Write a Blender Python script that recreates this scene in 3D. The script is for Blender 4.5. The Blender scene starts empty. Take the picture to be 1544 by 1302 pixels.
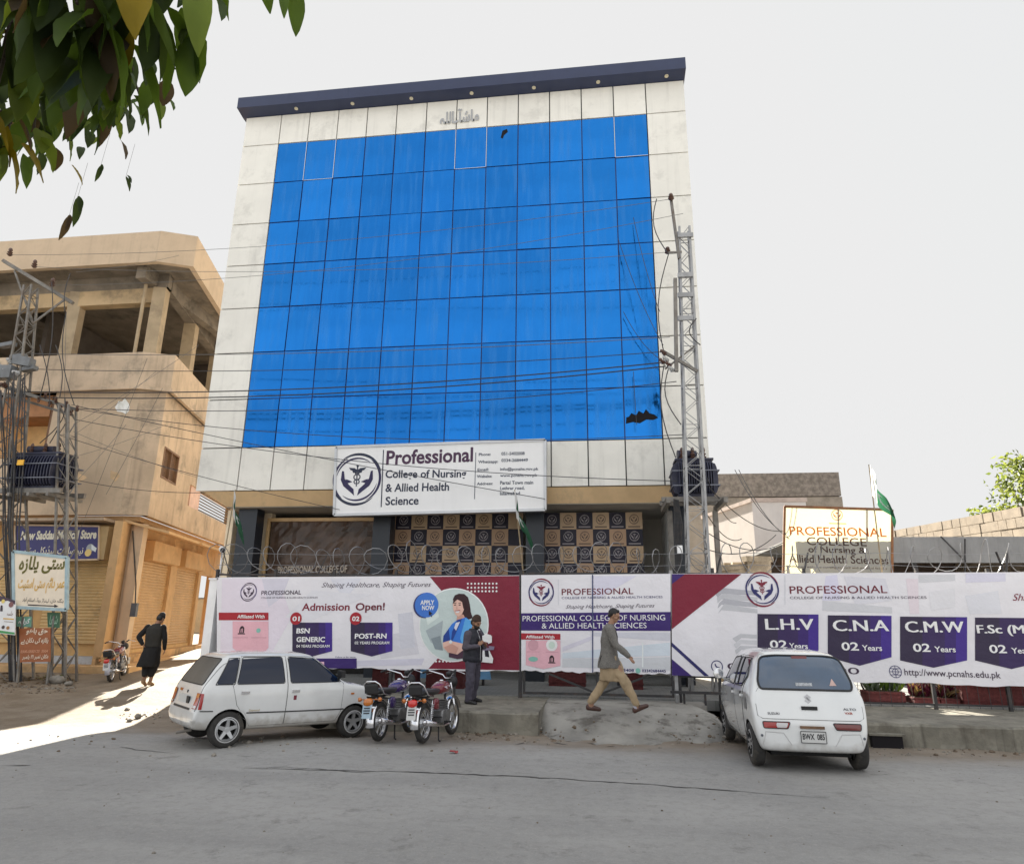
import bpy, bmesh, math, random
from mathutils import Vector, Matrix, Euler
from mathutils.bvhtree import BVHTree
from math import sin, cos, pi, radians, sqrt, atan2
random.seed(7)
SC = bpy.context.scene
COL = SC.collection
# ------------------------------------------------------------------ camera
CF, CP, CR, CY = 1015.5, .2682, .0114, .1309      # focal (px of the 1544 wide photo), pitch, roll, yaw
CAMPOS = Vector((0, 0, 1.9))
_F = Vector((-sin(CY)*cos(CP), cos(CY)*cos(CP), sin(CP)))
_r = Vector((cos(CY), sin(CY), 0)); _u = _r.cross(_F)
_R = _r*cos(CR) + _u*sin(CR); _U = _u*cos(CR) - _r*sin(CR)
cam = bpy.data.cameras.new('camera'); camo = bpy.data.objects.new('camera', cam); COL.objects.link(camo)
camo.matrix_world = Matrix(((_R.x, _U.x, -_F.x, CAMPOS.x), (_R.y, _U.y, -_F.y, CAMPOS.y), (_R.z, _U.z, -_F.z, CAMPOS.z), (0, 0, 0, 1)))
cam.sensor_width = 36; cam.lens = CF/1544*36; cam.clip_start = .1; cam.clip_end = 2000
SC.camera = camo
# ------------------------------------------------------------------ light
SUN_EL = radians(29); LX, LY = .37, -1.0          # light travels towards the camera and a little to the right
EXPO = 2.0
w = bpy.data.worlds.new('World'); SC.world = w; w.use_nodes = True
nt = w.node_tree; N = nt.nodes; L = nt.links; bg = N['Background']
sky = N.new('ShaderNodeTexSky'); sky.sky_type = 'NISHITA'; sky.sun_disc = False
sky.sun_elevation = SUN_EL; sky.sun_rotation = atan2(-LX, -LY); sky.dust_density = 3
tc = N.new('ShaderNodeTexCoord'); sep = N.new('ShaderNodeSeparateXYZ'); L.new(tc.outputs['Generated'], sep.inputs[0])
SKY_FRONT, SKY_FILL = 2.1, (2.85, 2.86, 2.88)  # fill: unseen sky overhead and behind is brightened to lift shaded surfaces
SKY_FILL_DIM = (2.2, 2.32, 2.5)
hz = N.new('ShaderNodeMix'); hz.data_type = 'RGBA'; hz.inputs[0].default_value = .985     # a thin bright veil over the blue
L.new(sky.outputs[0], hz.inputs[6]); hz.inputs[7].default_value = (SKY_FRONT*.985, SKY_FRONT*.99, SKY_FRONT, 1)
mn = N.new('ShaderNodeVectorMath'); mn.operation = 'MINIMUM'; L.new(hz.outputs[2], mn.inputs[0]); mn.inputs[1].default_value = (SKY_FRONT,)*3
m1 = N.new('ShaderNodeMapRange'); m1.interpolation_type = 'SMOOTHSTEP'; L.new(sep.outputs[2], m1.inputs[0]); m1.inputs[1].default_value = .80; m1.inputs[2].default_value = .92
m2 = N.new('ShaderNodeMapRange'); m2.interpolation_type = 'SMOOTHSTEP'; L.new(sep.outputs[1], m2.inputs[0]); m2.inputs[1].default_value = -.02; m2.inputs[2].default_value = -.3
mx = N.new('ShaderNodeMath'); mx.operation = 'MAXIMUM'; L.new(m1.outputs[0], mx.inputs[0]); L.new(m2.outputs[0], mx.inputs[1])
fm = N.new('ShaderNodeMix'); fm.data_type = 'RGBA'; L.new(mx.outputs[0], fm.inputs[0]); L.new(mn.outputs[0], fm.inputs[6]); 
cn = N.new('ShaderNodeTexNoise'); cn.inputs['Scale'].default_value = 2.6; cn.inputs['Detail'].default_value = 5; L.new(tc.outputs['Generated'], cn.inputs['Vector'])     # noise patches added to the unseen sky, to vary the reflections
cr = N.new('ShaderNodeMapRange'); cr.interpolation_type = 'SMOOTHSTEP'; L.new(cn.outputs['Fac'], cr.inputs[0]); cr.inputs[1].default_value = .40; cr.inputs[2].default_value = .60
cm = N.new('ShaderNodeMix'); cm.data_type = 'RGBA'; L.new(cr.outputs[0], cm.inputs[0]); cm.inputs[6].default_value = (*SKY_FILL_DIM, 1); cm.inputs[7].default_value = (*SKY_FILL, 1); L.new(cm.outputs[2], fm.inputs[7])
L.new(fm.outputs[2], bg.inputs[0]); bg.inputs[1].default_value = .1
sd = bpy.data.lights.new('sun', 'SUN'); sd.energy = 5.0; sd.angle = radians(.5); sd.color = (1, .93, .80)
so = bpy.data.objects.new('sun', sd); COL.objects.link(so)
so.rotation_euler = Vector((LX*cos(SUN_EL)/sqrt(LX*LX+LY*LY), LY*cos(SUN_EL)/sqrt(LX*LX+LY*LY), -sin(SUN_EL))).to_track_quat('-Z', 'Y').to_euler()
so.location = (-10, 60, 40)
SC.view_settings.view_transform = 'Standard'; SC.view_settings.look = 'None'
SC.view_settings.exposure = EXPO; SC.view_settings.gamma = 1; SC.view_settings.use_curve_mapping = False
SC.render.engine = 'CYCLES'
try:
    SC.cycles.use_denoising = True; SC.cycles.max_bounces = 8; SC.cycles.diffuse_bounces = 5
except Exception: pass

# ------------------------------------------------------------------ helpers
def V(*a): return Vector(a if len(a) > 1 else a[0])
def ray(x, y): return (_F*CF + _R*(x-772) - _U*(y-651))
def at(x, y, Y):                        # point seen at a photo pixel, on the plane y = Y
    d = ray(x, y); return CAMPOS + d*(Y/d.y)
def gz(x, y, z=0.):                     # point seen at a photo pixel, on the level z
    d = ray(x, y); return CAMPOS + d*((z-CAMPOS.z)/d.z)
def hit(x, y, P, n):
    d = ray(x, y); return CAMPOS + d*((Vector(P)-CAMPOS).dot(n)/d.dot(n))
def lin(c):
    c /= 255.; return c/12.92 if c <= .04045 else ((c+.055)/1.055)**2.4
def S(r, g, b, k=.7):                   # a surface colour from the value it shows in open shade
    return tuple(min(.9, lin(v)/k) for v in (r, g, b))

_mats = {}
def mat(name, col, rough=.65, metal=0., var=.12, scale=3., bump=0., bscale=40., streak=0., spec=.5, coat=0., obj=False, dirt=None, dirt_amt=.5, dscale=1.2, sv=(1, 1, 1), trans=0., alpha=1.):
    if name in _mats: return _mats[name]
    m = bpy.data.materials.new(name); m.use_nodes = True; _mats[name] = m
    nt = m.node_tree; N = nt.nodes; L = nt.links; p = N['Principled BSDF']
    p.inputs['Roughness'].default_value = rough; p.inputs['Metallic'].default_value = metal
    p.inputs['Specular IOR Level'].default_value = spec; p.inputs['Coat Weight'].default_value = coat
    p.inputs['Transmission Weight'].default_value = trans; p.inputs['Alpha'].default_value = alpha
    m.diffuse_color = (*col, 1)
    tc = N.new('ShaderNodeTexCoord'); mp = N.new('ShaderNodeMapping'); mp.inputs['Scale'].default_value = sv
    L.new(tc.outputs['Object'], mp.inputs[0])
    cur = None
    def mixc(fac, a, b, blend='MIX'):
        x = N.new('ShaderNodeMix'); x.data_type = 'RGBA'; x.blend_type = blend
        if hasattr(fac, 'is_linked'): L.new(fac, x.inputs[0])
        else: x.inputs[0].default_value = fac
        for i, v in ((6, a), (7, b)):
            if hasattr(v, 'is_linked'): L.new(v, x.inputs[i])
            else: x.inputs[i].default_value = (*v, 1)
        return x.outputs[2]
    def noise(sc, detail=5, rough=.6, vec=None):
        n = N.new('ShaderNodeTexNoise'); n.inputs['Scale'].default_value = sc; n.inputs['Detail'].default_value = detail; n.inputs['Roughness'].default_value = rough
        L.new(vec or mp.outputs[0], n.inputs['Vector']); return n.outputs['Fac']
    def ramp(f, a, b):
        r = N.new('ShaderNodeMapRange'); L.new(f, r.inputs[0]); r.inputs[1].default_value = a; r.inputs[2].default_value = b; r.interpolation_type = 'SMOOTHSTEP'
        return r.outputs[0]
    cur = col
    if var: cur = mixc(ramp(noise(scale), .3, .7), tuple(c*(1-var) for c in col), tuple(min(1, c*(1+var)) for c in col))
    if obj:
        oi = N.new('ShaderNodeObjectInfo'); cur = mixc(ramp(oi.outputs['Random'], 0, 1), mixc(1, cur, (1-obj,)*3, 'MULTIPLY'), mixc(1, cur, (1+obj,)*3, 'MULTIPLY'))
    if dirt: cur = mixc(mul(N, L, ramp(noise(dscale, 8, .7), .5, .68), dirt_amt), cur, dirt)
    if streak:
        mp2 = N.new('ShaderNodeMapping'); mp2.inputs['Scale'].default_value = (4.5, 4.5, .22); L.new(tc.outputs['Object'], mp2.inputs[0])
        f = mul(N, L, ramp(noise(1.3, 4, .55, mp2.outputs[0]), .50, .85), streak); cur = mixc(f, cur, tuple(c*.35 for c in (dirt or col)))
    if hasattr(cur, 'is_linked'): L.new(cur, p.inputs['Base Color'])
    else: p.inputs['Base Color'].default_value = (*cur, 1)
    if bump:
        b = N.new('ShaderNodeBump'); b.inputs['Strength'].default_value = min(1, bump); b.inputs['Distance'].default_value = .02*max(1, bump)
        L.new(noise(bscale, 6), b.inputs['Height']); L.new(b.outputs[0], p.inputs['Normal'])
    return m
def mul(N, L, f, k):
    x = N.new('ShaderNodeMath'); x.operation = 'MULTIPLY'; L.new(f, x.inputs[0]); x.inputs[1].default_value = k; return x.outputs[0]

_inks = {}
def ink(r, g, b, k=.72):                # printed vinyl; wrinkles come from a bump shared by all inks
    key = (r, g, b, k)
    if key in _inks: return _inks[key]
    m = mat('ink_%d_%d_%d' % (r, g, b) + ('' if k == .72 else '_%d' % int(k*100)), S(r, g, b, k), rough=.45, var=.04, scale=1.3, bump=1.5, bscale=1.9, spec=.35)
    _inks[key] = m; return m

class MB:
    def __init__(s): s.v = []; s.f = []; s.mi = []; s.cm = 0
    def add(s, vs, fs):
        o = len(s.v); s.v += [tuple(p) for p in vs]; s.f += [tuple(i+o for i in f) for f in fs]; s.mi += [s.cm]*len(fs); return s
    def box(s, a, b):
        (x0, y0, z0), (x1, y1, z1) = a, b
        x0, x1 = sorted((x0, x1)); y0, y1 = sorted((y0, y1)); z0, z1 = sorted((z0, z1))
        return s.add([(x0,y0,z0),(x1,y0,z0),(x1,y1,z0),(x0,y1,z0),(x0,y0,z1),(x1,y0,z1),(x1,y1,z1),(x0,y1,z1)],
                     [(0,3,2,1),(4,5,6,7),(0,1,5,4),(1,2,6,5),(2,3,7,6),(3,0,4,7)])
    def obox(s, c, ax, ay, az):         # centre and half-axis vectors
        c, ax, ay, az = map(Vector, (c, ax, ay, az))
        if ax.cross(ay).dot(az) < 0: ax = -ax
        vs = [c+ax*i+ay*j+az*k for k in (-1, 1) for i, j in ((-1,-1),(1,-1),(1,1),(-1,1))]
        return s.add(vs, [(0,3,2,1),(4,5,6,7),(0,1,5,4),(1,2,6,5),(2,3,7,6),(3,0,4,7)])
    def beam(s, p, q, w, h=None, up=(0, 0, 1)):
        p, q = Vector(p), Vector(q); h = h or w; d = (q-p); l = d.length
        if l < 1e-6: return s
        d /= l; up = Vector(up)
        if abs(d.dot(up)) > .98: up = Vector((0, 1, 0)) if abs(d.y) < .9 else Vector((1, 0, 0))
        r = d.cross(up).normalized(); u = r.cross(d)
        return s.obox((p+q)/2, d*(l/2), r*(w/2), u*(h/2))
    def tube(s, pts, r, n=8, cap=True):
        pts = [Vector(p) for p in pts]; m = len(pts)
        rs = r if isinstance(r, (list, tuple)) else [r]*m
        vs = []; pu = None
        for i, p in enumerate(pts):
            d = (pts[min(i+1, m-1)]-pts[max(i-1, 0)]).normalized()
            if pu is None:
                pu = Vector((0, 0, 1)) if abs(d.z) < .9 else Vector((1, 0, 0))
            a = (pu - d*pu.dot(d)); 
            a = a.normalized() if a.length > 1e-5 else d.orthogonal().normalized()
            pu = a; b = d.cross(a)
            vs += [p + a*(rs[i]*cos(2*pi*k/n)) + b*(rs[i]*sin(2*pi*k/n)) for k in range(n)]
        fs = [(i*n+k, i*n+(k+1) % n, (i+1)*n+(k+1) % n, (i+1)*n+k) for i in range(m-1) for k in range(n)]
        if cap: fs += [tuple(range(n))[::-1], tuple((m-1)*n+k for k in range(n))]
        return s.add(vs, fs)
    def lathe(s, prof, c=(0, 0, 0), axis=(0, 0, 1), n=20, cap=True):   # prof: (radius, along)
        c, ax = Vector(c), Vector(axis).normalized(); a = ax.orthogonal().normalized(); b = ax.cross(a)
        vs = [c + ax*h + (a*cos(2*pi*k/n) + b*sin(2*pi*k/n))*r for r, h in prof for k in range(n)]
        m = len(prof)
        fs = [(i*n+k, i*n+(k+1) % n, (i+1)*n+(k+1) % n, (i+1)*n+k) for i in range(m-1) for k in range(n)]
        if cap and prof[0][0] > 1e-4: fs.append(tuple(range(n))[::-1])
        if cap and prof[-1][0] > 1e-4: fs.append(tuple((m-1)*n+k for k in range(n)))
        return s.add(vs, fs)
    def prism(s, pts, d):               # closed outline swept along d
        pts = [Vector(p) for p in pts]; d = Vector(d); n = len(pts)
        nrm = Vector((0, 0, 0))
        for i in range(n): nrm += pts[i].cross(pts[(i+1) % n])
        if nrm.dot(d) < 0: pts = pts[::-1]
        return s.add(pts+[p+d for p in pts], [tuple(range(n))[::-1], tuple(range(n, 2*n))] + [(i, (i+1) % n, n+(i+1) % n, n+i) for i in range(n)])
    def face(s, pts): return s.add(pts, [tuple(range(len(pts)))])
    def build(s, name, m, parent=None, smooth=False, local=False):
        me = bpy.data.meshes.new(name)
        off = Vector((0, 0, 0))
        if parent is not None and not local:
            p = parent
            while p: off = off + p.location; p = p.parent
        me.from_pydata([tuple(Vector(v)-off) for v in s.v], [], s.f)
        for x in (m if isinstance(m, (list, tuple)) else [m]): me.materials.append(x)
        if isinstance(m, (list, tuple)): me.polygons.foreach_set('material_index', s.mi)
        if smooth: me.polygons.foreach_set('use_smooth', [True]*len(me.polygons))
        me.update()
        o = bpy.data.objects.new(name, me); COL.objects.link(o)
        if parent is not None: o.parent = parent
        return o
def tag(o, label=None, cat=None, group=None, kind=None):
    if label: o['label'] = label
    if cat: o['category'] = cat
    if group: o['group'] = group
    if kind: o['kind'] = kind
    return o
def thing(name, label, cat, loc=(0, 0, 0), group=None):
    o = bpy.data.objects.new(name, None); COL.objects.link(o); o.location = loc; o.empty_display_size = .2
    return tag(o, label, cat, group)
def children(o): return [c for c in bpy.data.objects if c.parent is o]
_kids = {}
def copy_tree(o, parent=None, swap=None):
    c = o.copy(); COL.objects.link(c); c.parent = parent
    if swap and c.data is not None and o.name.split('.')[0] in swap:
        c.data = o.data.copy(); c.data.materials[0] = swap[o.name.split('.')[0]]
    for ch in [x for x in bpy.data.objects if x.parent is o]: copy_tree(ch, c, swap)
    return c
def evaluated(o, name=None):            # bake modifiers into a fresh mesh, remove the source
    dg = bpy.context.evaluated_depsgraph_get(); dg.update()
    me = bpy.data.meshes.new_from_object(o.evaluated_get(dg)); return me

# ------------------------------------------------------------------ lettering
_tg = {}
_AR = {'ا': 'FE8D FE8E', 'آ': 'FE81 FE82', 'ب': 'FE8F FE90 FE91 FE92', 'پ': 'FB56 FB57 FB58 FB59', 'ت': 'FE95 FE96 FE97 FE98', 'ٹ': 'FB66 FB67 FB68 FB69',
       'ث': 'FE99 FE9A FE9B FE9C', 'ج': 'FE9D FE9E FE9F FEA0', 'چ': 'FB7A FB7B FB7C FB7D', 'ح': 'FEA1 FEA2 FEA3 FEA4', 'خ': 'FEA5 FEA6 FEA7 FEA8', 'د': 'FEA9 FEAA',
       'ڈ': 'FB88 FB89', 'ر': 'FEAD FEAE', 'ڑ': 'FB8C FB8D', 'ز': 'FEAF FEB0', 'س': 'FEB1 FEB2 FEB3 FEB4', 'ش': 'FEB5 FEB6 FEB7 FEB8', 'ض': 'FEBD FEBE FEBF FEC0',
       'ع': 'FEC9 FECA FECB FECC', 'غ': 'FECD FECE FECF FED0', 'ف': 'FED1 FED2 FED3 FED4', 'ق': 'FED5 FED6 FED7 FED8', 'ک': 'FB8E FB8F FB90 FB91', 'گ': 'FB92 FB93 FB94 FB95',
       'ل': 'FEDD FEDE FEDF FEE0', 'م': 'FEE1 FEE2 FEE3 FEE4', 'ن': 'FEE5 FEE6 FEE7 FEE8', 'و': 'FEED FEEE', 'ہ': 'FBA6 FBA7 FBA8 FBA9', 'ھ': 'FBAA FBAB FBAC FBAD',
       'ی': 'FBFC FBFD FBFE FBFF', 'ے': 'FBAE FBAF', 'ئ': 'FE89 FE8A FE8B FE8C', 'ء': 'FE80'}
def shape_ur(t):
    out = []
    for i, ch in enumerate(t):
        if ch not in _AR: out.append(ch); continue
        fm = _AR[ch].split()
        prev = i > 0 and t[i-1] in _AR and len(_AR[t[i-1]].split()) == 4
        nxt = i+1 < len(t) and t[i+1] in _AR and len(fm) == 4 and t[i+1] != 'ء'
        if ch == 'ء': prev = False
        k = (3 if prev else 2) if nxt else (1 if prev else 0)
        out.append(chr(int(fm[min(k, len(fm)-1)], 16)))
    return ''.join(out[::-1])
def text_geom(t, bold=0., shear=0.):
    key = (t, bold, shear)
    if key in _tg: return _tg[key]
    c = bpy.data.curves.new('txt', 'FONT'); c.body = t; c.offset = bold; c.shear = shear; c.resolution_u = 3
    o = bpy.data.objects.new('txt', c); COL.objects.link(o)
    me = evaluated(o)
    vs = [(v.co.x, v.co.y) for v in me.vertices]; fs = [tuple(p.vertices) for p in me.polygons]
    bpy.data.objects.remove(o); bpy.data.curves.remove(c); bpy.data.meshes.remove(me)
    _tg[key] = (vs, fs); return _tg[key]
def _caph():
    vs, _ = text_geom('H'); return max(v[1] for v in vs)
CAPH = _caph()

class Panel:                            # flat artwork on a plane; every layer sits 3 mm proud of the one below
    def __init__(s, O, n=(0, -1, 0), step=.003):
        s.O = Vector(O); s.n = Vector(n).normalized(); s.step = step; s.parts = {}; s.k = 0
        s.u = Vector((0, 0, 1)).cross(s.n).normalized(); s.v = s.n.cross(s.u)
    def uv(s, px, py):
        p = hit(px, py, s.O, s.n)-s.O; return (p.dot(s.u), p.dot(s.v))
    def P(s, uv, lv): return s.O + s.u*uv[0] + s.v*uv[1] + s.n*(s.step*lv+.00004*(s.k % 64))
    def mb(s, part, m):
        s.k += 1
        if part not in s.parts: s.parts[part] = (MB(), [])
        mb, ml = s.parts[part]
        if m not in ml: ml.append(m)
        mb.cm = ml.index(m); return mb
    def poly(s, uvs, m, lv=1, part='print'):
        a = sum(uvs[i][0]*uvs[(i+1) % len(uvs)][1]-uvs[(i+1) % len(uvs)][0]*uvs[i][1] for i in range(len(uvs)))
        if a < 0: uvs = uvs[::-1]
        mbx = s.mb(part, m); mbx.face([s.P(q, lv) for q in uvs])
    def px(s, pts, m, lv=1, part='print'): s.poly([s.uv(*p) for p in pts], m, lv, part)
    def disc(s, c, r, m, lv=1, part='print', n=28, ry=None): s.poly([(c[0]+r*cos(2*pi*k/n), c[1]+(ry or r)*sin(2*pi*k/n)) for k in range(n)], m, lv, part)
    def ring(s, c, r0, r1, m, a0=0, a1=2*pi, lv=1, part='print', n=28, taper=False, ry=1.):
        mbx = s.mb(part, m); pts = []
        for k in range(n+1):
            t = k/n; a = a0+(a1-a0)*t; hw = (r1-r0)/2*(sin(pi*t)**.7 if taper else 1)+1e-4; rm = (r0+r1)/2
            pts.append((s.P((c[0]+(rm-hw)*cos(a), c[1]+(rm-hw)*sin(a)*ry), lv), s.P((c[0]+(rm+hw)*cos(a), c[1]+(rm+hw)*sin(a)*ry), lv)))
        for k in range(n): mbx.face([pts[k][0], pts[k][1], pts[k+1][1], pts[k+1][0]])
    def line(s, a, b, w, m, lv=1, part='print'):
        a, b = Vector(a), Vector(b); d = (b-a); 
        if d.length < 1e-6: return
        d.normalize(); q = Vector((-d.y, d.x))*(w/2); s.poly([tuple(a-q), tuple(b-q), tuple(b+q), tuple(a+q)], m, lv, part)
    def text(s, t, p0, p1, hpx, m, lv=2, bold=.0, shear=0., part='lettering', urdu=False):
        # baseline from photo pixel p0 to p1, capital height hpx pixels at p0
        vs, fs = text_geom(shape_ur(t) if urdu else t, bold, shear)
        if not vs: return
        a = Vector(s.uv(*p0)); b = Vector(s.uv(*p1)); h = Vector(s.uv(p0[0], p0[1]-hpx))-a
        x0 = min(v[0] for v in vs); x1 = max(v[0] for v in vs); y0 = 0; hh = CAPH
        if urdu: y0 = min(v[1] for v in vs); hh = max(v[1] for v in vs)-y0
        vv = Vector((0, h.length))
        part = part+'#%d' % len(s.parts)
        mbx = s.mb(part, m)
        mbx.add([s.P(tuple(a+(b-a)*((x-x0)/(x1-x0))+vv*((y-y0)/hh)), lv) for x, y in vs], fs)
    def build(s, parent):
        for part, (mb, ml) in s.parts.items(): mb.build(part.split('#')[0], ml, parent)
def emblem(p, c, r, m1, m2, m3, lv=2, part='emblem', detail=True):   # ring of swooshes, two hands and a winged staff
    if detail: part += '#%d' % len(p.parts)
    for k, (a0, m, rr) in enumerate(((.25, m1, 1.), (2.0, m2, .94), (3.4, m1, 1.), (5.15, m2, .94))):
        p.ring(c, r*rr*.9, r*rr, m, a0, a0+2.1, lv, part, 22, True)
    p.ring(c, r*.76, r*.83, m3, .9, 3.0, lv, part, 18, True); p.ring(c, r*.76, r*.83, m3, 4.0, 6.1, lv, part, 18, True)
    for sx in (-1, 1):
        q = lambda x, y: (c[0]+sx*x*r, c[1]+y*r)
        p.poly([q(.06, -.62), q(.1, -.38), q(.3, -.2), q(.47, .02), q(.52, .3), q(.6, .32), q(.62, -.02), q(.5, -.26), q(.2, -.5)], m3, lv, part)
        p.poly([q(.16, -.1), q(.36, -.16), q(.44, .0), q(.34, -.02)], m3, lv, part)
        p.poly([q(.02, .36), q(.12, .42), q(.34, .44), q(.26, .34), q(.2, .33), q(.16, .24), q(.1, .24), q(.04, .14)], m1, lv, part)
        if detail:
            p.ring((c[0]+sx*.03*r, c[1]+.08*r), r*.07, r*.11, m1, -pi/2, pi/2 if sx > 0 else -3*pi/2, lv, part, 8)
            p.ring((c[0]+sx*.03*r, c[1]-.1*r), r*.05, r*.09, m1, -pi/2, pi/2 if sx > 0 else -3*pi/2, lv, part, 8)
    p.poly([(c[0]-.02*r, c[1]-.28*r), (c[0]+.02*r, c[1]-.28*r), (c[0]+.025*r, c[1]+.5*r), (c[0]-.025*r, c[1]+.5*r)], m1, lv, part)
    p.disc((c[0], c[1]+.5*r), r*.05, m1, lv, part, 10)
# ------------------------------------------------------------------ the ground
def sstep(a, b, x):
    t = max(0., min(1., (x-a)/(b-a))); return t*t*(3-2*t)
def ground_z(x, y):
    z = -.09*sstep(10.6, 12.4, y)
    left = sstep(-8.6, -11., x)
    z += left*(.20*sstep(11.5, 17, y)+.22*sstep(16.5, 20, y)+.2*sstep(20, 29, y))
    z += (1-left)*.0
    z += .012*sin(x*1.7+y*.9)*sstep(9, 12, y)+.008*sin(x*4.1-y*3.3)*sstep(10, 12.5, y)
    return z
def dirt_fac_nodes(m): pass
def make_ground():
    xs = [-300, -150, -80, -50] + [-40+.5*i for i in range(0, 141)] + [40, 60, 100, 180, 300]
    ys = [-300, -120, -60, -30, -15, -8, -4, 0, 2, 4, 6, 8] + [9+.25*i for i in range(0, 60)] + [24+i for i in range(0, 20)] + [50, 60, 80, 120, 200, 400]
    vs = [(x, y, ground_z(x, y)) for y in ys for x in xs]; nx = len(xs)
    fs = [(j*nx+i, j*nx+i+1, (j+1)*nx+i+1, (j+1)*nx+i) for j in range(len(ys)-1) for i in range(nx-1)]
    mb = MB(); mb.add(vs, fs)
    m = bpy.data.materials.new('road_and_dust'); m.use_nodes = True
    nt = m.node_tree; N = nt.nodes; L = nt.links; p = N['Principled BSDF']; p.inputs['Roughness'].default_value = .85; p.inputs['Specular IOR Level'].default_value = .3
    tc = N.new('ShaderNodeTexCoord'); sp = N.new('ShaderNodeSeparateXYZ'); L.new(tc.outputs['Object'], sp.inputs[0])
    def noise(sc, det=6, ro=.6, vec=None):
        n = N.new('ShaderNodeTexNoise'); n.inputs['Scale'].default_value = sc; n.inputs['Detail'].default_value = det; n.inputs['Roughness'].default_value = ro
        L.new(vec or tc.outputs['Object'], n.inputs['Vector']); return n.outputs['Fac']
    def rng(f, a, b, c=0, d=1):
        r = N.new('ShaderNodeMapRange'); r.interpolation_type = 'SMOOTHSTEP'; L.new(f, r.inputs[0])
        for i, v in enumerate((a, b, c, d)): r.inputs[i+1].default_value = v
        return r.outputs[0]
    def math_(op, a, b):
        x = N.new('ShaderNodeMath'); x.operation = op
        for i, v in enumerate((a, b)):
            if hasattr(v, 'is_linked'): L.new(v, x.inputs[i])
            else: x.inputs[i].default_value = v
        return x.outputs[0]
    def mix(f, a, b):
        x = N.new('ShaderNodeMix'); x.data_type = 'RGBA'
        if hasattr(f, 'is_linked'): L.new(f, x.inputs[0])
        else: x.inputs[0].default_value = f
        for i, v in ((6, a), (7, b)):
            if hasattr(v, 'is_linked'): L.new(v, x.inputs[i])
            else: x.inputs[i].default_value = (*v, 1)
        return x.outputs[2]
    mp = N.new('ShaderNodeMapping'); mp.inputs['Scale'].default_value = (.12, .9, 1); L.new(tc.outputs['Object'], mp.inputs[0])
    asp = mix(rng(noise(.35, 4), .35, .65), ASPH[0], ASPH[1])
    asp = mix(rng(noise(1.2, 5, .6, mp.outputs[0]), .4, .8), asp, ASPH[2])                       # tyre-wear bands along the road
    asp = mix(math_('MULTIPLY', rng(noise(55, 3, .8), .5, .7), .5), asp, (.40, .385, .36))            # pale chippings
    asp = mix(math_('MULTIPLY', rng(noise(38, 3, .8), .62, .72), .5), asp, (.05, .05, .05))
    asp = mix(math_('MULTIPLY', rng(noise(7.5, 8, .75), .46, .62), .30), asp, (.20, .192, .18)); asp = mix(math_('MULTIPLY', rng(noise(18, 6, .8), .5, .66), .35), asp, (.42, .40, .37)); asp = mix(math_('MULTIPLY', rng(noise(2.1, 9, .78), .55, .68), .6), asp, (.15, .145, .135))       # oil stains
    dirt = mix(rng(noise(1.1, 7, .7), .35, .65), (.19, .145, .10), (.27, .22, .165))
    dirt = mix(math_('MULTIPLY', rng(noise(9, 6, .8), .55, .7), .6), dirt, (.11, .085, .06))
    yj = math_('ADD', sp.outputs[1], math_('MULTIPLY', math_('SUBTRACT', noise(.8, 6, .7), .5), 2.2))
    edge = math_('MULTIPLY', rng(yj, 10.3, 12.5), .85)
    xj = math_('ADD', sp.outputs[0], math_('MULTIPLY', math_('SUBTRACT', noise(.9, 5), .5), 1.5))
    side = math_('MULTIPLY', rng(xj, -8.2, -9.6), rng(yj, 10.6, 11.6))
    f = math_('MAXIMUM', edge, side)
    colr = mix(f, asp, dirt)
    L.new(colr, p.inputs['Base Color'])
    b = N.new('ShaderNodeBump'); b.inputs['Strength'].default_value = .55; b.inputs['Distance'].default_value = .012
    L.new(math_('ADD', noise(70, 4, .7), math_('MULTIPLY', noise(6, 6), math_('ADD', math_('MULTIPLY', f, 3.), .6))), b.inputs['Height']); L.new(b.outputs[0], p.inputs['Normal'])
    tag(mb.build('road', m, smooth=True), kind='structure')
ASPH = ((.29, .284, .272), (.355, .346, .33), (.262, .257, .248))
make_ground()
conc = mat('worn_concrete', (.30, .285, .26), rough=.85, var=.18, scale=1.6, bump=.5, bscale=22, dirt=(.12, .10, .08), dirt_amt=.55, dscale=2.2)
concd = mat('stained_kerb_concrete', (.23, .215, .175), rough=.9, var=.25, scale=2.2, bump=.6, bscale=18, streak=.75, dirt=(.10, .085, .065), dirt_amt=.6, dscale=1.7)
def rough_strip(x0, x1, yfront, yback, z, zlow, name, m, jit=.075, step=.22):
    n = int((x1-x0)/step)+1; mb = MB(); rows = []
    for i in range(n+1):
        x = x0+(x1-x0)*i/n; j = jit*(random.random()-.5)
        yf = yfront(x)+j
        rows.append([(x, yf-.03+j, zlow), (x, yf, (z+zlow)/2+j*.5), (x, yf+.005+j*.3, z-.035), (x, yf+.045, z+j*.25), (x, (yf+yback)/2, z+.004*sin(x*3)), (x, yback, z)])
    k = len(rows[0]); mb.add([p for r in rows for p in r], [(i*k+j, (i+1)*k+j, (i+1)*k+j+1, i*k+j+1) for i in range(n) for j in range(k-1)])
    mb.add(rows[0], [tuple(range(k))[::-1]]); mb.add(rows[-1], [tuple(range(k))])
    return tag(mb.build(name, m), kind='structure')
# raised pavement in front of the fence, cut by a ramp; its left end curves back round the corner
rough_strip(-9.05, -1.15, lambda x: 12.75+.05*sin(x)+1.9*sstep(-7.6, -9.0, x), 15.25, .28, -.3, 'pavement', concd)
rough_strip(2.35, 30, lambda x: 12.72+.03*sin(x*1.3), 15.6, .27, -.3, 'pavement', concd)
tag(MB().box((-1.4, 14.5, -.2), (2.0, 18.3, .27)).build('pavement', conc), kind='structure')
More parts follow.
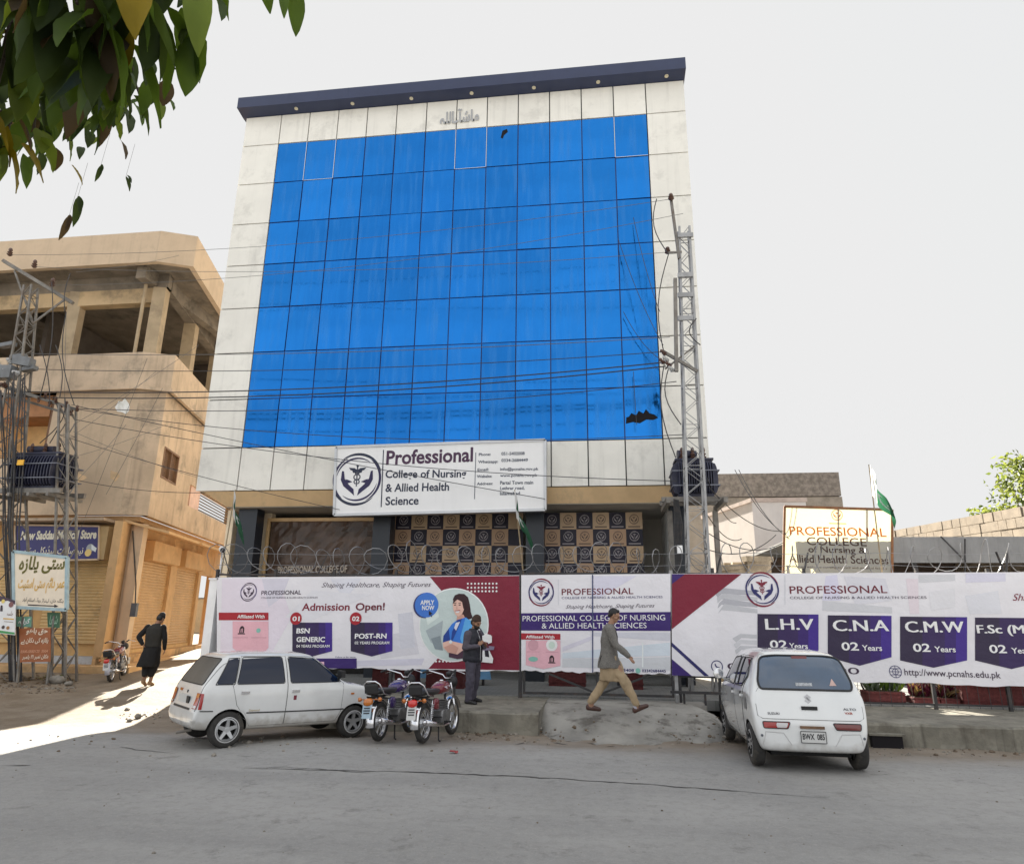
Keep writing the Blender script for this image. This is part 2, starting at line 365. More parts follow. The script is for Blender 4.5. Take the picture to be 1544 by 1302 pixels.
# paved courtyard behind the fence
def pavers():
    m = mat('courtyard_paving', (.21, .215, .21), rough=.8, var=.2, scale=1.2, bump=.3)
    nt = m.node_tree; N = nt.nodes; L = nt.links; p = N['Principled BSDF']
    br = N.new('ShaderNodeTexBrick'); br.inputs['Scale'].default_value = 2.2; br.inputs['Mortar Size'].default_value = .015; br.inputs['Mortar'].default_value = (.09, .085, .08, 1)
    br.inputs['Color1'].default_value = (.2, .205, .2, 1); br.inputs['Color2'].default_value = (.26, .26, .25, 1)
    tc = N.new('ShaderNodeTexCoord'); L.new(tc.outputs['Object'], br.inputs[0])
    mx = N.new('ShaderNodeMix'); mx.data_type = 'RGBA'; mx.blend_type = 'MULTIPLY'; mx.inputs[0].default_value = .6
    old = p.inputs['Base Color'].links[0].from_socket; L.new(br.outputs[0], mx.inputs[6]); L.new(old, mx.inputs[7])
    g = N.new('ShaderNodeMix'); g.data_type = 'RGBA'; g.blend_type = 'MIX'; g.inputs[0].default_value = .5; L.new(br.outputs[0], g.inputs[6]); L.new(old, g.inputs[7]); L.new(g.outputs[2], p.inputs['Base Color'])
    return m
tag(MB().box((-9.05, 15.2, .1), (14, 26, .30)).build('courtyard', pavers()), kind='structure')
# the ramp: a worn concrete mound from the road up to the gate
def ramp():
    mb = MB(); nu, nv = 46, 20; vs = []
    for j in range(nv+1):
        t = j/nv
        for i in range(nu+1):
            s = i/nu
            xl = -1.28-.30*sin(t*2.2)*(1-t)+.18*(1-t); xr = 1.75+.75*(1-t)**1.0*(t**.35)+.1
            x = xl+(xr-xl)*s
            y0 = 12.05+.42*(abs(2*s-1)**3)+.12*sin(s*11)+.06*sin(s*29); y = y0+(14.75-y0)*t
            z = -.11+.385*sstep(0, .72, t)+.02*sin(x*5+y*7)*(1-t)+.015*sin(x*13-y*9)*(1-t)
            e = min(s, 1-s); z -= (.22*(1-sstep(0, .07, e)))*(1-t*.75)
            vs.append((x, y, z))
    mb.add(vs, [(j*(nu+1)+i, j*(nu+1)+i+1, (j+1)*(nu+1)+i+1, (j+1)*(nu+1)+i) for j in range(nv) for i in range(nu)])
    m = mat('worn_ramp_concrete', (.29, .278, .25), rough=.9, var=.2, scale=1.4, bump=.8, bscale=9, dirt=(.10, .09, .075), dirt_amt=.85, dscale=2.4)
    tag(mb.build('ramp', m, smooth=True), kind='structure')
ramp()
# long sealed crack and a few short ones across the carriageway
def crack(pts, w):
    mb = MB(); P = [gz(*p) for p in pts]; q = []
    for a, b in zip(P, P[1:]):
        n = max(2, int((b-a).length/.12))
        q += [a.lerp(b, k/n) for k in range(n)]
    q.append(P[-1]); q = [p+Vector(((random.random()-.5)*.03, (random.random()-.5)*.05, 0)) for p in q]
    L_, R_ = [], []
    for i, p in enumerate(q):
        d = (q[min(i+1, len(q)-1)]-q[max(i-1, 0)]).normalized(); nrm = Vector((-d.y, d.x, 0)); ww = w*(.35+random.random())*min(1, .2+4*min(i, len(q)-1-i)/len(q))
        z = ground_z(p.x, p.y)+.005
        L_.append((p.x+nrm.x*ww, p.y+nrm.y*ww, z)); R_.append((p.x-nrm.x*ww, p.y-nrm.y*ww, z))
    n = len(q); mb.add(L_+R_, [(i, n+i, n+i+1, i+1) for i in range(n-1)])
    tag(mb.build('road_crack', mat('crack_tar', (.055, .052, .05), rough=.9, var=.3, scale=6)), kind='structure')
crack([(368, 1158), (600, 1163), (800, 1171), (1000, 1184), (1245, 1203)], .016)
crack([(180, 1126), (225, 1132), (265, 1136)], .014); crack([(0, 1154), (50, 1153)], .02); crack([(775, 1120), (800, 1110)], .012)
crack([(370, 1158), (430, 1156), (560, 1165)], .012); crack([(830, 1112), (856, 1116)], .02)

# ------------------------------------------------------------------ the office building
FY = 18.0; X0, CW, Z0, RH = -10.36, 1.0092, 6.606, 1.4945
XL, XR, ZB = -11.64, 2.95, 5.32
office = thing('office_building', 'tall office building with blue glass front and white cladding panels', 'building', (-4, 20, .28))
clad = mat('white_cladding', S(199, 197, 190, .67), rough=.42, var=.05, scale=.8, streak=.16, dirt=(.3, .29, .26), dirt_amt=.25, dscale=1.1, obj=.03, bump=.06, bscale=1.5)
joint = mat('dark_joint', (.03, .03, .035), rough=.8, var=0)
navy = mat('navy_panel', S(36, 44, 70, .68), rough=.35, var=.06, scale=2)
render_tan = mat('tan_render', S(170, 145, 110, .60), rough=.8, var=.12, scale=1.2, bump=.15, dirt=(.25, .2, .14), dirt_amt=.4)
render_grey = mat('grey_render', (.42, .39, .34), rough=.85, var=.12, scale=1.5, bump=.15)
dark_mass = mat('office_block_render', (.45, .43, .40), rough=.9, var=.12, scale=.7)
# body: set back 6 cm behind the skin; unseen right side slanted along the sun, so it casts no extra shade
zt = 18.2
def slab_poly(x0, x1, y0, y1, z0, z1, cut=.40, cutl=0):
    d = y1-y0; return [(x0-cutl*d, y1, z0), (x0, y0, z0), (x1, y0, z0), (x1-cut*d, y1, z0)], (0, 0, z1-z0)
b = MB(); b.prism(*slab_poly(XL+.02, XR-.02, FY+.12, 30, 5.35, zt)); b.build('upper_storeys', dark_mass, office)
b = MB(); b.box((XL+.03, FY+.05, ZB+.03), (XR-.03, FY+.119, zt-.02)); b.build('joint_backing', joint, office)
rows = [Z0+i*RH for i in range(8)]; ZT = rows[7]
def cpanel(x0, x1, z0, z1, p=None):
    g = .017; o = MB().box((x0+g, FY, z0+g), (x1-g, FY+.05, z1-g)).build('cladding_panel', clad, office)
    return o
for i in range(7):
    for (a, c) in ((XL, X0), (X0+12*CW, XR)): cpanel(a, c, rows[i], rows[i+1])
edges = [XL]+[X0+i*CW for i in range(13)]+[XR]
for a, c in zip(edges, edges[1:]):
    cpanel(a, c, ZT, 18.22); cpanel(a, c, ZB, Z0)
# curtain wall
def blue_glass():
    m = mat('blue_mirror_glass', (.018, .18, .56), rough=.13, metal=1., var=.08, scale=.6, obj=.10, bump=0)
    nt = m.node_tree; N = nt.nodes; L = nt.links; p = N['Principled BSDF']
    tc = N.new('ShaderNodeTexCoord'); mp = N.new('ShaderNodeMapping'); mp.inputs['Scale'].default_value = (5, 5, .5); L.new(tc.outputs['Object'], mp.inputs[0])
    oi = N.new('ShaderNodeObjectInfo'); ad = N.new('ShaderNodeVectorMath'); L.new(mp.outputs[0], ad.inputs[0])
    sc = N.new('ShaderNodeVectorMath'); sc.operation = 'SCALE'; L.new(oi.outputs['Location'], sc.inputs[0]); sc.inputs['Scale'].default_value = 3.7; L.new(sc.outputs[0], ad.inputs[1])
    n = N.new('ShaderNodeTexNoise'); n.inputs['Scale'].default_value = 1.4; n.inputs['Detail'].default_value = 5; L.new(ad.outputs[0], n.inputs['Vector'])
    r = N.new('ShaderNodeMapRange'); L.new(n.outputs[0], r.inputs[0]); r.inputs[1].default_value = .42; r.inputs[2].default_value = .72; r.inputs[3].default_value = .10; r.inputs[4].default_value = .34
    L.new(r.outputs[0], p.inputs['Roughness'])
    old = p.inputs['Base Color'].links[0].from_socket
    mx = N.new('ShaderNodeMix'); mx.data_type = 'RGBA'; r2 = N.new('ShaderNodeMapRange'); L.new(n.outputs[0], r2.inputs[0]); r2.inputs[1].default_value = .5; r2.inputs[2].default_value = .8; r2.inputs[4].default_value = .45
    L.new(r2.outputs[0], mx.inputs[0]); L.new(old, mx.inputs[6]); mx.inputs[7].default_value = (.07, .25, .58, 1); L.new(mx.outputs[2], p.inputs['Base Color'])
    bmp = N.new('ShaderNodeBump'); bmp.inputs['Strength'].default_value = .12; bmp.inputs['Distance'].default_value = .05
    n2 = N.new('ShaderNodeTexNoise'); n2.inputs['Scale'].default_value = 1.1; n2.inputs['Detail'].default_value = 2; L.new(ad.outputs[0], n2.inputs['Vector']); L.new(n2.outputs[0], bmp.inputs['Height']); L.new(bmp.outputs[0], p.inputs['Normal'])
    return m
bg_m = blue_glass(); mull = mat('dark_blue_mullion', (.012, .03, .16), rough=.5, var=0); chrome = mat('bright_trim', (.75, .76, .8), rough=.25, metal=1, var=0)
mb = MB().box((X0+.01, FY+.035, Z0+.01), (X0+12*CW-.01, FY+.05, ZT-.01)); mb.build('mullion_grid', mull, office)
gw, gh = CW/2-.016, RH/2-.016
proto = None
broken = {(11, 0): [(-.52, -.30), (-.50, -.12), (-.42, -.10), (-.34, .0), (-.2, -.07), (-.12, .06), (.02, -.02), (.1, .10), (.2, -.02), (.34, -.06), (.46, -.16), (.3, -.22), (.1, -.2), (-.1, -.3), (-.3, -.26)],
          (7, 6): [(-.06, .30), (.0, .56), (.16, .62), (.2, .5), (.06, .38), (.02, .26)]}
for i in range(12):
    for j in range(7):
        c = Vector((X0+(i+.5)*CW, FY+.008, Z0+(j+.5)*RH))
        if (i, j) in broken:
            hole = [(max(-gw+.02, min(gw-.02, x*.9)), z) for x, z in broken[(i, j)]]
            out = [(-gw, -gh), (gw, -gh), (gw, gh), (-gw, gh)]
            hh = hole[::-1] if sum(hole[k][0]*hole[(k+1) % len(hole)][1]-hole[(k+1) % len(hole)][0]*hole[k][1] for k in range(len(hole))) > 0 else hole
            mi = min(range(len(hh)), key=lambda k: hh[k][0]+hh[k][1]); hh = hh[mi:]+hh[:mi]
            ring = out+[out[0]]+hh+[hh[0]]
            mb = MB().face([(x, 0, z) for x, z in ring])
            o = mb.build('glass_pane', bg_m, office, local=True)
            MB().face([(x, .012, z) for x, z in [(-gw, -gh), (gw, -gh), (gw, gh), (-gw, gh)]]).build('dark_backing', mat('painted_void', (.012, .010, .012), rough=1, var=0), o, local=True)  # black sheet behind the hole, painted as the unlit room
        elif proto is None:
            mb = MB().box((-gw, 0, -gh), (gw, .02, gh)); o = proto = mb.build('glass_pane', bg_m, office, local=True)
        else:
            o = proto.copy(); COL.objects.link(o); o.parent = office
        o.location = c-Vector(office.location); o.rotation_euler = (radians(random.gauss(0, .5)), 0, radians(random.gauss(0, .5)))
mb = MB()
for (i, j) in ((1, 6), (2, 6), (6, 6), (7, 6), (11, 6)): mb.box((X0+i*CW-.007, FY-.012, rows[j]), (X0+i*CW+.007, FY+.03, rows[j+1]))
for (i, j) in ((6, 6), (1, 6), (11, 6)): mb.box((X0+i*CW+.02, FY-.01, rows[j]-.006), (X0+(i+1)*CW-.02, FY+.03, rows[j]+.006))
mb.build('bright_glazing_bead', chrome, office)
# navy cornice with recessed lights
ZC = 18.22; CYF = FY-.42
mb = MB(); mb.prism([(XL-.12, CYF, ZC+.06), (XL-.12, CYF, ZC+.47), (XL-.12, FY+1.2, ZC+.47), (XL-.12, FY+1.2, ZC+.0), (XL-.12, FY+.0, ZC+.0)], (XR-XL+.14, 0, 0))
cor = mb.build('cornice', navy, office)
lampm = mat('downlight_glass', (.75, .68, .5), rough=.3, var=0)
for px_, py_ in ((446, 170), (531, 162), (620, 153), (711, 144), (805, 135), (902, 126), (1005, 115)):
    p = at(px_, py_, FY-.2); zz = ZC+.06*(FY-p.y)/.42
    mb = MB().lathe([(.0, -.02), (.045, -.02), (.06, -.03), (.065, 0.03)], (p.x, FY-.2, zz+.01), (0, 0, 1), 14); mb.build('downlight', lampm, cor)
for i in range(1, 14):
    x = X0+(i-.6)*CW*1.02
    MB().box((x-.008, CYF-.004, ZC+.11), (x+.008, CYF+.01, ZC+.47)).build('cornice_seam', navy, cor)
pn = Panel((0, FY-.03, 0)); steel = mat('steel_letters', (.42, .42, .42), rough=.4, metal=.6, var=.05)
pn.text('ماشآءاللہ', (663, 189), (722, 183), 22, steel, 0, .03, part='calligraphy', urdu=True); pn.build(office)
# underside, ground floor
b = MB()
b.prism([(XL+.25, FY+.03, 5.315), (XL+.9, FY+.22, 4.90), (XR-1.0, FY+.22, 4.90), (XR-.25, FY+.03, 5.315)], (0, .02, 0)).build('fascia', render_tan, office)
MB().box((XL+.9, FY+.241, 4.88), (XR-.8, 22.0, 5.33)).build('ceiling', render_grey, office)
gx0, gx1 = -10.95, 2.35
b = MB(); b.prism(*slab_poly(gx0, gx1, 21.3, 30, .3, 5.3)); b.build('ground_floor', render_grey, office)
MB().box((gx0, 18.7, .3), (gx0+.2, 21.29, 4.879)).build('side_wall', mat('beige_side_wall', S(160, 148, 128, .4), var=.1), office)
MB().box((gx1-.45, 18.75, .3), (gx1-.25, 21.29, 4.879)).build('side_wall', mat('pale_side_wall', S(178, 172, 160, .4), var=.1), office)
pil = mat('charcoal_pillar_cladding', S(28, 33, 40, .68), rough=.3, var=.06)
for (a, c) in ((357, 385), (562, 588), (793, 820), (1012, 1036)):
    x0, x1 = at(a, 800, 18.5).x, at(c, 800, 18.5).x
    MB().box((x0, 18.5, .3), (x1, 18.95, 4.879)).build('pillar', pil, office)
# shop window with a wrinkled brown sheet pasted behind it
wf = thing('window_banner', 'creased brown banner sheet behind the ground floor window, lettered PROFESSIONAL COLLEGE OF', 'banner', (-8.3, 19.3, 2.6))
WY = 19.35
p0, p1 = at(408, 786, WY), at(562, 880, WY)
MB().box((at(386, 790, WY).x-.3, WY+.03, .3), (p0.x, WY+.3, 4.879)).build('window_wall', mat('beige_side_wall', (.4, .4, .4)), office)
MB().box((p0.x-.08, WY-.04, p0.z), (p1.x+.3, WY+.25, p0.z+.10)).build('window_head', mat('brass_trim', S(150, 125, 90, .4), rough=.4, var=.1), office)
MB().box((p0.x-.09, WY-.04, .3), (p0.x, WY+.25, p0.z-.001)).build('window_jamb', mat('brass_trim', (.4, .4, .4)), office)
mb = MB(); nx, nz = 26, 16; vs = []
rz = random.Random(3)
for j in range(nz+1):
    for i in range(nx+1):
        vs.append((p0.x+(p1.x-p0.x+.25)*i/nx, WY+.06+.05*rz.random(), p1.z-.6+(p0.z-p1.z+.6)*j/nz))
mb.add(vs, [q for j in range(nz) for i in range(nx) for q in ((j*(nx+1)+i, j*(nx+1)+i+1, (j+1)*(nx+1)+i+1), (j*(nx+1)+i, (j+1)*(nx+1)+i+1, (j+1)*(nx+1)+i))])
mb.build('sheet', mat('brown_sheet', S(80, 64, 54, .75), rough=.35, var=.3, scale=1.8, dirt=(.02, .02, .02), dirt_amt=.6, dscale=1.5), wf)
pn = Panel((0, WY+.03, 0)); pn.text('PROFESSIONAL COLLEGE OF', (418, 864), (523, 862), 10, ink(150, 140, 128, .6), 1, .03); pn.build(wf)
dk = MB().box((p0.x, WY+.13, .3), (p1.x+.4, WY+.2, p0.z)); dk.build('dark_glass', mat('dark_glass', (.015, .014, .013), rough=.15, var=0), office)
# chequered backdrops with the college emblem
def backdrop(xa, xb, ytop, cols, frac, lab, first_dark):
    Y = 19.3; P0, P1 = at(xa, ytop, Y), at(xb, ytop, Y); tw = (P1.x-P0.x)/cols; th = .475
    t = thing('chequered_backdrop', lab, 'backdrop', ((P0.x+P1.x)/2, Y, 2.2))
    MB().box((P0.x, Y+.01, P0.z-6*th), (P1.x, Y+.06, P0.z)).build('board', mat('board_edge', (.1, .09, .08)), t)
    pn = Panel((P0.x, Y, P0.z)); tan = ink(146, 120, 96, .62); tan2 = ink(154, 132, 106, .62); dn = ink(24, 22, 36, .62); lt = ink(128, 122, 124, .62); dkk = ink(58, 46, 42, .62)
    x = -(1-frac)*tw if frac < 1 else 0; i = 0
    while x < cols*tw-.02:
        for j in range(6):
            dark = (i+j+first_dark) % 2 == 0; a, c = max(0, x), min(cols*tw, x+tw)
            pn.poly([(a, -j*th), (c, -j*th), (c, -(j+1)*th), (a, -(j+1)*th)], dn if dark else (tan if j % 2 else tan2), 1, 'print')
            cx = x+tw/2; mm = lt if dark else dkk
            if a == x and c == x+tw and j < 5:
                emblem(pn, (cx, -(j+.42)*th), th*.30, mm, mm, mm, 2, 'emblem', False)
                pn.poly([(cx-.36*tw, -(j+.89)*th), (cx+.36*tw, -(j+.89)*th), (cx+.36*tw, -(j+.83)*th), (cx-.36*tw, -(j+.83)*th)], mm, 2, 'caption_bar')
        x += tw; i += 1
    pn.build(t)
backdrop(588, 789, 774, 8.3, .4, 'wide chequered tan and black emblem backdrop hung below the big white sign', 1)
backdrop(820, 968, 773, 6, 1, 'narrower chequered tan and navy emblem backdrop right of the third pillar', 0)
# the large sign board
sg = thing('sign_board', 'large white sign board reading Professional College of Nursing under the blue glass', 'sign', (-4.4, 17.7, 4.7))
SY = 17.62
A, B_, C_, D_ = at(507, 674, SY), at(822, 663, SY), at(822, 768, SY), at(504, 776, SY)
MB().prism([A, B_, C_, D_], (0, .22, 0)).build('panel', mat('sign_white', S(214, 218, 216, .62), rough=.35, var=.03, scale=.8, streak=.08), sg)
fr = MB(); al = mat('aluminium_edge', (.55, .56, .57), rough=.35, metal=.7, var=.05)
for a, c in ((A, B_), (B_, C_), (C_, D_), (D_, A)): fr.beam(a+Vector((0, .1, 0)), c+Vector((0, .1, 0)), .07, .26, (0, 1, 0))
fr.build('frame', al, sg)
br = MB()
for t in (.12, .4, .6, .88):
    p = A.lerp(B_, t); q = D_.lerp(C_, t); br.beam(p+Vector((0, .2, -.2)), (p.x, FY+.1, p.z-.2), .05); br.beam(q+Vector((0, .2, .3)), (q.x, FY+.3, q.z+.5), .05)
br.build('bracket', al, sg)
pn = Panel((0, SY-.002, 0)); c1 = ink(38, 34, 66, .62); c2 = ink(34, 40, 58, .62); c3 = ink(60, 66, 80, .62); c4 = ink(62, 40, 62, .62)
cc = pn.uv(538, 722); e = abs(pn.uv(570, 722)[0]-cc[0]); emblem(pn, cc, e*1.22, c2, c1, c1, 1)
pn.text('Professional', (582, 700), (713, 695), 20, c4, 1, .025); pn.text('College of Nursing', (581, 720), (703, 719), 11, c2, 1, .02)
pn.text('& Allied Health', (581, 741), (677, 739), 11.5, c2, 1, .02); pn.text('Science', (581, 761), (631, 760), 12, c2, 1, .02)
pn.px([(577.6, 678), (579, 678), (575.6, 764), (574, 764)], c2); pn.px([(717, 682), (718, 682), (716, 752), (715, 752)], c3)
for t, x, y, x1, h in (('Phone:', 722, 687, 740, 4), ('051-5402008', 756, 686, 791, 4.5), ('Whatsapp:', 721, 698, 751, 4), ('0334-2684449', 756, 696, 796, 4.5), ('Email:', 720, 710, 737, 4), ('info@pcnahs.gov.pk', 754, 709, 812, 4),
                      ('Website:', 719, 720, 742, 4), ('www.pcnahs.gov.pk', 754, 718.5, 810, 4), ('Address:', 719, 731, 743, 4), ('Partal Town main', 754, 730, 804, 5), ('Lethrar road,', 754, 738, 791, 4.5), ('Islamabad', 754, 746, 784, 4.5)):
    pn.text(t, (x, y), (x1, y-.6), h, c3, 1, .02)
pn.build(sg)
# ------------------------------------------------------------------ fence, banners, gate
BY = 14.9
black = mat('black_steel', (.035, .034, .036), rough=.5, var=.25, scale=6, dirt=(.10, .06, .035), dirt_amt=.4, dscale=6)
galv = mat('galvanised_steel', (.36, .36, .36), rough=.45, metal=.5, var=.15, scale=4)
white_p = mat('white_painted_pier', S(214, 210, 208, .62), rough=.6, var=.08, scale=1.5, streak=.25)
wsheet = ink(206, 204, 208)
def fence(name, lab, xs, z0, z1, zb, rails=(.0,)):
    t = thing(name, lab, 'fence', (xs[len(xs)//2], BY+.1, .28))
    for x in xs:
        MB().box((x-.03, BY+.02, z0), (x+.03, BY+.08, z1)).build('post', black, t)
    m = MB()
    for z in (zb+.05, z1-.12): m.box((xs[0]+.0, BY+.031, z-.02), (xs[-1], BY+.07, z+.02))
    m.build('rail', black, t)
    return t
xl, xg0, xg1 = at(322, 900, BY).x, at(785, 900, BY).x, at(1012, 900, BY).x
lf = fence('steel_fence', 'black steel fence frame carrying the maroon and white admission banner', [xl, -7.4, -6.0, -4.55, -3.15, xg0], .27, 2.9, .95)
xs3 = [xg1+.09, at(1086, 1030, BY).x, at(1230, 1030, BY).x, at(1408, 1030, BY).x, at(1520, 1030, BY).x, 9.8, 11.3]
rf = fence('steel_fence', 'black steel fence frame carrying the long banner of course badges', xs3, .26, 2.95, .72)
m = MB()
for i in range(14): m.box((xs3[1]+.12+.0*i, BY+.03, .26), (xs3[1]+.15, BY+.06, .75))
for a in range(2, 6):
    z = .34; m.box((xs3[a-1]+.031, BY+.035, z), (xs3[a]-.031, BY+.06, z+.035))
m.build('bottom_rail', black, rf)
# mesh infill of the right fence below its banner
m = MB()
for i in range(40):
    x = xs3[2]+.2*i
    if x > xs3[-1]: break
    m.box((x-.004, BY+.045, .3), (x+.004, BY+.053, .76))
m.build('infill_bars', black, rf)
gate = thing('double_gate', 'black steel double gate hung with the white college banner behind the walking man', 'gate', ((xg0+xg1)/2, BY, .28))
xm = (xg0+xg1)/2+.05; gb = .36
for a, c in ((xg0+.06, xm-.02), (xm+.02, xg1-.03)):
    m = MB(); y0, y1 = BY+.02, BY+.07
    m.box((a, y0, gb), (a+.045, y1, 2.85)); m.box((c-.045, y0, gb), (c, y1, 2.85)); m.box((a+.045, y0, gb), (c-.045, y1, gb+.045)); m.box((a+.045, y0, 2.8), (c-.045, y1, 2.85))
    m.box((a+.045, y0, .97), (c-.045, y1, 1.0))
    if a < xm-.5: m.beam((a+.05, BY+.045, .95), (c-.05, BY+.045, gb+.05), .04)
    else: m.beam((c-.05, BY+.045, .95), (a+.05, BY+.045, gb+.05), .04)
    lf_ = m.build('gate_leaf', black, gate)
for x in (xg0, xg1+.02): MB().box((x-.035, BY+.0, .0), (x+.035, BY+.09, 2.9)).build('gate_post', galv if x > 0 else black, gate)
MB().lathe([(.045, 0), (.045, .14), (.02, .16)], (xg1+.02, BY-.02, .28), (0, 0, 1), 10).build('hinge_sleeve', galv, gate)

def banner(lab, TL, TR, BR, BL, name='printed_banner'):
    pn = Panel((0, BY-.02, 0)); c = [pn.P(pn.uv(*q), 0) for q in (TL, TR, BR, BL)]
    t = thing(name, lab, 'banner', tuple((c[2]+c[3])/2))
    n = 40; m = MB()       # the sheet: slightly scalloped lower edge, real thickness
    top = [c[0].lerp(c[1], i/n) for i in range(n+1)]; bot = [c[3].lerp(c[2], i/n)+Vector((0, 0, .012*sin(i*1.9)+.012*sin(i*.7))) for i in range(n+1)]
    k = n+1
    vs = top+bot+[p+Vector((0, .012, 0)) for p in top+bot]
    fs = [(i, k+i, k+i+1, i+1) for i in range(n)]+[(2*k+i+1, 3*k+i+1, 3*k+i, 2*k+i) for i in range(n)]+[(i, i+1, 2*k+i+1, 2*k+i) for i in range(n)]+[(k+i+1, k+i, 3*k+i, 3*k+i+1) for i in range(n)]
    fs += [(0, 2*k, 3*k, k), (n, k+n, 3*k+n, 2*k+n)]
    m.add(vs, fs).build('sheet', wsheet, t)
    return t, pn
maroon = ink(112, 30, 48); maroon2 = ink(96, 26, 42); red = ink(150, 34, 44); purp = ink(52, 34, 96); purp_d = ink(46, 38, 62); purp_m = ink(50, 36, 78); purp_l = ink(60, 40, 124)
wht = ink(228, 228, 232); dkt = ink(58, 44, 62); dkb = ink(44, 44, 92); lil = ink(192, 189, 200); pgr = ink(184, 186, 190); pnk = ink(206, 160, 170); dpk = ink(186, 142, 152); blk = ink(34, 28, 32); teal = ink(120, 172, 160)
def badge(pn, x0, x1, yt, yb, yp, sk=0.):
    xs = [x0+(x1-x0)*k/6 for k in range(7)]; cols = [purp_d, purp_d, purp_m, purp_m, purp, purp_l]
    f = lambda x: yb+(yp-yb)*(1-abs(2*(x-x0)/(x1-x0)-1)); g = lambda x: yt+sk*(x-x0)/(x1-x0)
    for k in range(6): pn.px([(xs[k], g(xs[k])), (xs[k+1], g(xs[k+1])), (xs[k+1], f(xs[k+1])), (xs[k], f(xs[k]))], cols[k], 2, 'course_badge#%d' % x0)
def crest(pn, x, y, r):
    c = pn.uv(x, y); u = abs(pn.uv(x+r, y)[0]-c[0]); q = lambda a, b: (c[0]+a*u, c[1]+b*u)
    pn.poly([q(-.6, -.7), q(.6, -.7), q(.6, .3), q(.35, .75), q(0, .9), q(-.35, .75), q(-.6, .3)], blk, 3, 'crest')
    pn.poly([q(-.28, -.6), q(-.05, -.6), q(-.05, .3), q(-.28, .2)], dpk, 4, 'crest'); pn.poly([q(.08, -.6), q(.3, -.6), q(.3, .2), q(.08, .45)], dpk, 4, 'crest')
    pn.poly([q(-.95, -1.0), q(.95, -1.0), q(.85, -.76), q(-.85, -.76)], blk, 3, 'crest')
# --- admission banner
t, pn = banner('long white and maroon admission banner with a nurse in blue', (327, 870), (783, 867), (783, 1012), (327, 1003))
pn.px([(648, 869), (783, 867.6), (783, 1010), (646, 1007.5), (662, 990), (700, 985), (728, 960), (728, 925), (700, 895), (668, 893)], maroon, 1)
for pts, mm in (([(335, 872), (420, 872), (440, 930), (400, 1000), (332, 1000)], ink(204, 196, 206)), ([(395, 872), (436, 872), (425, 900), (405, 915)], lil), ([(498, 872), (545, 872), (520, 905)], ink(198, 198, 206)),
                ([(560, 960), (625, 950), (632, 985), (575, 992)], ink(192, 190, 196)), ([(600, 925), (622, 922), (626, 975), (604, 978)], ink(188, 188, 196)), ([(520, 996), (640, 992), (636, 1002), (530, 1004)], ink(190, 188, 200)), ([(470, 890), (560, 896), (470, 935), (430, 930)], ink(202, 201, 206))):
    pn.px(pts, mm, 1, 'pale_background')
c = pn.uv(375, 892); emblem(pn, c, abs(pn.uv(388, 892)[0]-c[0]), dkt, purp, dkt, 2)
pn.text('PROFESSIONAL', (394, 896.5), (454, 895.5), 6, dkt, 2, .01); pn.text('COLLEGE OF NURSING & ALLIED HEALTH SCIENCES', (394, 901.8), (479, 901.5), 2.4, dkt, 2)
pn.text('Shaping Healthcare, Shaping Futures', (485, 885), (650, 884), 7, dkt, 2, -.005, .42)
pn.text('Admission', (455, 920), (527, 919.5), 10.5, maroon, 2, .02); pn.text('Open!', (536, 919.5), (580, 919), 10.5, maroon2, 2, .02)
pn.px([(330, 923), (405, 923), (405, 934.5), (330, 934.5)], red, 2); pn.text('Affiliated With', (358, 931.5), (399, 931.5), 5, wht, 3, .02)
pn.px([(351, 936), (405, 936), (405, 976), (401, 980), (356, 980), (351, 976)], pnk, 2); crest(pn, 365, 949, 6)
pn.disc(pn.uv(390, 950), .05, teal, 3); pn.px([(352, 960), (374, 960), (374, 961.2), (352, 961.2)], dpk, 3); pn.px([(379, 960), (402, 960), (402, 961.2), (379, 961.2)], dpk, 3)
for (x0, x1, n, xc) in ((441, 501, '01', 446.5), (529, 592, '02', 536.5)):
    badge(pn, x0, x1, 938, 981, 989); pn.disc(pn.uv(xc, 932), .135, red, 3, 'number_disc#'+n); pn.text(n, (xc-5.5, 935.5), (xc+5.5, 935.5), 6.5, wht, 4, .03)
pn.text('BSN', (447, 954), (467, 954), 7, wht, 3, .03); pn.text('GENERIC', (447, 967), (490, 967), 7, wht, 3, .03); pn.text('04 YEARS PROGRAM', (447, 975.5), (497, 975.5), 4, wht, 3, .015)
pn.text('POST-RN', (535, 962), (583, 961.7), 7, wht, 3, .03); pn.text('02 YEARS PROGRAM', (535, 970.5), (587, 970.5), 4, wht, 3, .015)
pn.px([(440, 992), (538, 992), (538, 1007), (440, 1007)], purp, 2); pn.text('Follow us for more', (506, 991), (536, 991), 2.2, dkb, 3)
pn.px([(483, 997), (489, 997), (489, 1003), (483, 1003)], ink(214, 170, 186), 3)
# nurse portrait in a round frame
cN = pn.uv(684, 941); rN = abs(pn.uv(737, 941)[0]-cN[0])
pn.disc(cN, rN, wht, 2, 'portrait', 40); pn.disc(cN, rN*.965, ink(178, 190, 188), 3, 'portrait', 40)
pn.px([(642, 950), (668, 935), (664, 975), (650, 968)], ink(150, 160, 164), 4, 'portrait'); pn.px([(650, 962), (664, 958), (668, 980), (656, 978)], ink(120, 130, 136), 5, 'portrait'); pn.px([(640, 920), (660, 905), (662, 930), (645, 942)], ink(196, 206, 202), 4, 'portrait')
skin = ink(206, 168, 154); skin_d = ink(186, 142, 128); hair = ink(48, 26, 30); scrub = ink(52, 112, 196); scrub_d = ink(30, 60, 132); scrub_l = ink(86, 156, 210)
pn.px([(683, 903), (686, 897), (692, 894.5), (700, 895), (706, 900), (708.5, 910), (710, 922), (713, 931), (703, 935), (696, 930), (686, 918)], hair, 5, 'portrait')
pn.px([(690, 925), (699, 926), (703, 934), (694, 946), (688, 938)], skin_d, 6, 'portrait')
